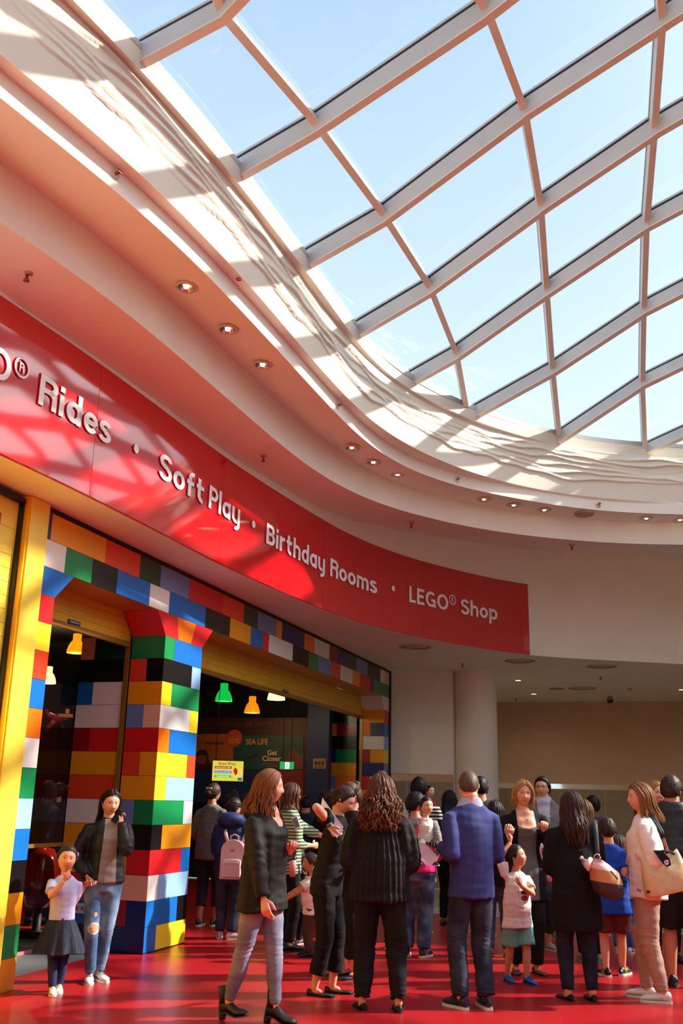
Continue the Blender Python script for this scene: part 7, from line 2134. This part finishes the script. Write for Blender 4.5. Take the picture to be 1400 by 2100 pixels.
# tri-colour drawstring bag
yt = W_COAT.root.location.y - 0.25
o = empty('drawstring_bag', AD(1243, 1806, yt), 0, 'drawstring shoulder bag in pink, tan and dark grey bands', 'bag')
oi = Matrix.Translation(o.location).inverted()
secs = [(1226, 1762, 0.03), (1232, 1772, 0.075), (1238, 1784, 0.12), (1240, 1786, 0.122), (1244, 1808, 0.135), (1245, 1810, 0.135), (1249, 1832, 0.125), (1252, 1842, 0.07), (1252, 1844, 0.02)]
bm = bmesh.new()
pr = None
for k, (x, y, r) in enumerate(secs):
    c_ = AD(x, y, yt)
    rgn = [bm.verts.new(c_ + Vector((r * 1.02 * math.cos(a) * (1 + 0.05 * math.sin(5 * a)), r * 0.7 * math.sin(a), 0.25 * r * math.cos(a) * -0.5))) for a in [2 * math.pi * q_ / 26 for q_ in range(26)]]
    if pr:
        for q_ in range(26):
            f_ = bm.faces.new((pr[q_], pr[(q_ + 1) % 26], rgn[(q_ + 1) % 26], rgn[q_])); f_.smooth = True; f_.material_index = 0 if k <= 2 else 1 if k <= 5 else 2
    else: bm.faces.new(rgn)
    pr = rgn
bm.faces.new(pr[::-1]).material_index = 2
bm.transform(oi); obj('bag_body', bm, [mat('bag_blush', (230, 190, 182), 0.6), mat('bag_tan', (196, 144, 92), 0.6), mat('bag_charcoal', (58, 54, 54), 0.6)], o)
bm = bmesh.new(); tube(bm, [AD(1226, 1764, yt), AD(1224, 1740, yt + 0.03), AD(1222, 1712, yt + 0.06), AD(1220, 1692, yt + 0.10), AD(1219, 1682, yt + 0.16)], 0.02, 8, flat=0.3); bm.transform(oi); obj('shoulder_strap', bm, mat('strap_black', (30, 30, 32), 0.6), o)
bm = bmesh.new(); c_ = AD(1224, 1758, yt - 0.03); tube(bm, [c_ + Vector((0.026 * math.cos(a), 0, 0.026 * math.sin(a))) for a in [q_ * 0.45 for q_ in range(15)]], 0.005, 8); bm.transform(oi); obj('ring', bm, CHROME, o)
bm = bmesh.new(); tube(bm, [AD(1212, 1760, yt + 0.02), AD(1204, 1774, yt), AD(1206, 1786, yt - 0.02)], [0.02, 0.035, 0.01], 10); bm.transform(oi); obj('pink_scarf_end', bm, mat('bag_blush', (230, 190, 182), 0.6), o)
bm = bmesh.new(); tube(bm, [AD(1252, 1786, yt - 0.1), AD(1266, 1803, yt - 0.09)], 0.006, 6); bm.transform(oi); obj('side_cord', bm, BLACK, o)
# bottle beside it
o = empty('water_bottle', AD(1202, 1772, yt + 0.05), 0, 'clear water bottle tip sticking out left of the drawstring bag', 'bottle'); o.rotation_euler = (0, R(-38), 0)
bm = bmesh.new(); lathe(bm, [(0.0, -0.08), (0.03, -0.08), (0.03, 0.02), (0.012, 0.05), (0.012, 0.06)], 16); obj('bottle_body', bm, mat('bottle_clear', (214, 216, 222), 0.08, trans=0.7), o)
bm = bmesh.new(); lathe(bm, [(0.015, 0.055), (0.015, 0.075), (0.0, 0.076)], 14); obj('cap', bm, mat('cap_white', (236, 230, 230), 0.4), o)
# white carrier bag and clear bag
yw = W_BLONDE.root.location.y + 0.9
o = empty('carrier_bag', AD(1124, 1765, yw), 0, 'white carrier bag with red print held by the child in pink trousers', 'bag')
bm = bmesh.new(); box(bm, (0, 0, 0), (0.22, 0.07, 0.36), bevel=0.015); obj('bag_body', bm, mat('carrier_white', (226, 220, 222), 0.4), o)
bm = bmesh.new()
for k in range(5): box(bm, (-0.07 + 0.033 * k, -0.037, 0.10 + 0.02 * math.sin(k * 2.1)), (0.018, 0.004, 0.07), rot=Matrix.Rotation(0.5 * math.sin(k * 1.7), 3, 'Y'))
obj('red_print', bm, mat('carrier_red', (206, 36, 50), 0.5), o)
for s in (-1, 1):
    bm = bmesh.new(); tube(bm, [(-0.06, s * 0.02, 0.17), (-0.03, s * 0.02, 0.25), (0.03, s * 0.02, 0.25), (0.06, s * 0.02, 0.17)], 0.006, 6); obj('handle', bm, mat('carrier_white', (226, 220, 222), 0.4), o)
ycl = W_BLUE.root.location.y - 0.13
o = empty('clear_bag', AD(1297, 1784, ycl), 0, 'clear plastic bag with white packs between the blue T-shirt and cream cardigan', 'bag')
bm = bmesh.new(); box(bm, (0, 0, 0), (0.13, 0.08, 0.26), bevel=0.02); obj('film', bm, glass_mat('bag_film', (0.9, 0.92, 0.95), 2.0), o)
bm = bmesh.new(); box(bm, (0.01, 0, -0.02), (0.08, 0.05, 0.1), bevel=0.008); obj('white_pack', bm, mat('pack_white', (226, 226, 230), 0.4), o)
bm = bmesh.new(); box(bm, (-0.01, 0, -0.09), (0.08, 0.05, 0.03), bevel=0.005); obj('dark_pack', bm, mat('pack_dark', (60, 56, 66), 0.4), o)
bm = bmesh.new(); box(bm, (0.01, 0, 0.06), (0.09, 0.05, 0.05), bevel=0.005); obj('red_pack', bm, mat('pack_red', (150, 60, 70), 0.4), o)

# small worn pieces: part of their wearers
def worn(F, name, bm, m): return obj(name, bm, m, F.root)
bm = bmesh.new()
for s in (-1, 1):
    tube(bm, [F_ for F_ in [W_GLASSES.HM @ Vector((s * 0.13 + 0.085 * math.cos(a), -0.425, 0.03 + 0.06 * math.sin(a))) for a in [k * 2 * math.pi / 14 for k in range(15)]]], 0.0022, 6)
    tube(bm, [W_GLASSES.HM @ Vector((s * 0.215, -0.42, 0.045)), W_GLASSES.HM @ Vector((s * 0.35, -0.2, 0.04)), W_GLASSES.HM @ Vector((s * 0.36, 0.04, 0.03))], 0.002, 6)
tube(bm, [W_GLASSES.HM @ Vector((-0.045, -0.43, 0.04)), W_GLASSES.HM @ Vector((0.045, -0.43, 0.04))], 0.002, 6)
worn(W_GLASSES, 'glasses', bm, mat('glasses_frame', (60, 50, 46), 0.3))
def necklace(F, z, r, drop, th, m, nm):
    bm = bmesh.new()
    tube(bm, [F.U(r * F.H * math.sin(a), 0.004 * F.H - r * F.H * math.cos(a), F.sz + z * F.H - drop * F.H * (0.5 + 0.5 * math.cos(a))) for a in [k * 2 * math.pi / 28 for k in range(29)]], th, 6)
    worn(F, nm, bm, m)
necklace(W_MAIN, 0.052, 0.0365, 0.008, 0.003, BLACK, 'choker')
bm = bmesh.new()
p_ = W_BLONDE.U(0, -0.075 * W_BLONDE.H, W_BLONDE.sz - 0.03 * W_BLONDE.H); ell(bm, p_, (0.012, 0.006, 0.014), 10, 8); worn(W_BLONDE, 'pendant', bm, mat('pendant_silver', (225, 220, 214), 0.2, metal=0.8))
for s in (-1, 1):
    bm = bmesh.new(); ell(bm, W_BLONDE.HM @ Vector((s * 0.36, 0.0, -0.13)), (0.006, 0.006, 0.008), 8, 6); worn(W_BLONDE, 'earring', bm, mat('pearl', (240, 232, 222), 0.2))
d_ = (W_ELBOW.wri[-1] - W_ELBOW.elb[-1]); b_ = W_ELBOW.elb[-1] + d_ * 0.82
bm = bmesh.new(); tube(bm, [b_, b_ + d_.normalized() * 0.022], 0.0175 * W_ELBOW.H, 14); worn(W_ELBOW, 'wristband', bm, mat('band_blue', (40, 150, 214), 0.4))
bm = bmesh.new(); box(bm, (0, 0, 0), (0.09, 0.03, 0.022), bevel=0.006); bm.transform(Matrix.Translation(W_CLIP.HM @ Vector((0, 0.44, 0.18)))); worn(W_CLIP, 'hair_clip', bm, mat('clip_cream', (214, 196, 170), 0.4))
bm = bmesh.new(); box(bm, (0, 0, 0), (0.012, 0.03, 0.03), bevel=0.004); bm.transform(Matrix.Translation(W_GIRL.HM @ Vector((0.38, -0.05, 0.2)))); worn(W_GIRL, 'hair_clip', bm, mat('clip_lilac', (170, 150, 220), 0.4))
# hood of the navy coat
bm = bmesh.new()
H_ = W_HOOD.H
tube(bm, [W_HOOD.U(-0.085 * H_, 0.03 * H_, W_HOOD.sz + 0.0), W_HOOD.U(-0.06 * H_, 0.085 * H_, W_HOOD.sz + 0.02 * H_), W_HOOD.U(0, 0.105 * H_, W_HOOD.sz + 0.02 * H_), W_HOOD.U(0.06 * H_, 0.085 * H_, W_HOOD.sz + 0.02 * H_), W_HOOD.U(0.085 * H_, 0.03 * H_, W_HOOD.sz)], [0.03 * H_, 0.045 * H_, 0.055 * H_, 0.045 * H_, 0.03 * H_], 14)
worn(W_HOOD, 'hood', bm, cloth('navy_parka', (36, 46, 92), 0.6))
# collar points of the black blouse and ring of the blazer lapel
for s in (-1, 1):
    bm = bmesh.new(); F_ = W_MAIN; H_ = F_.H
    P3 = [F_.U(s * 0.036 * H_, -0.012 * H_, F_.sz + 0.034 * H_), F_.U(s * 0.05 * H_, -0.04 * H_, F_.sz + 0.006 * H_), F_.U(s * 0.03 * H_, -0.062 * H_, F_.sz - 0.02 * H_), F_.U(s * 0.018 * H_, -0.05 * H_, F_.sz + 0.012 * H_)]
    q0 = [bm.verts.new(p) for p in P3]; q1 = [bm.verts.new(p + Vector((0, -0.006, 0.002))) for p in P3]
    bm.faces.new(q1); bm.faces.new(q0[::-1])
    for k in range(4): bm.faces.new((q0[k], q0[(k + 1) % 4], q1[(k + 1) % 4], q1[k]))
    worn(W_MAIN, 'collar_flap', bm, SATIN)
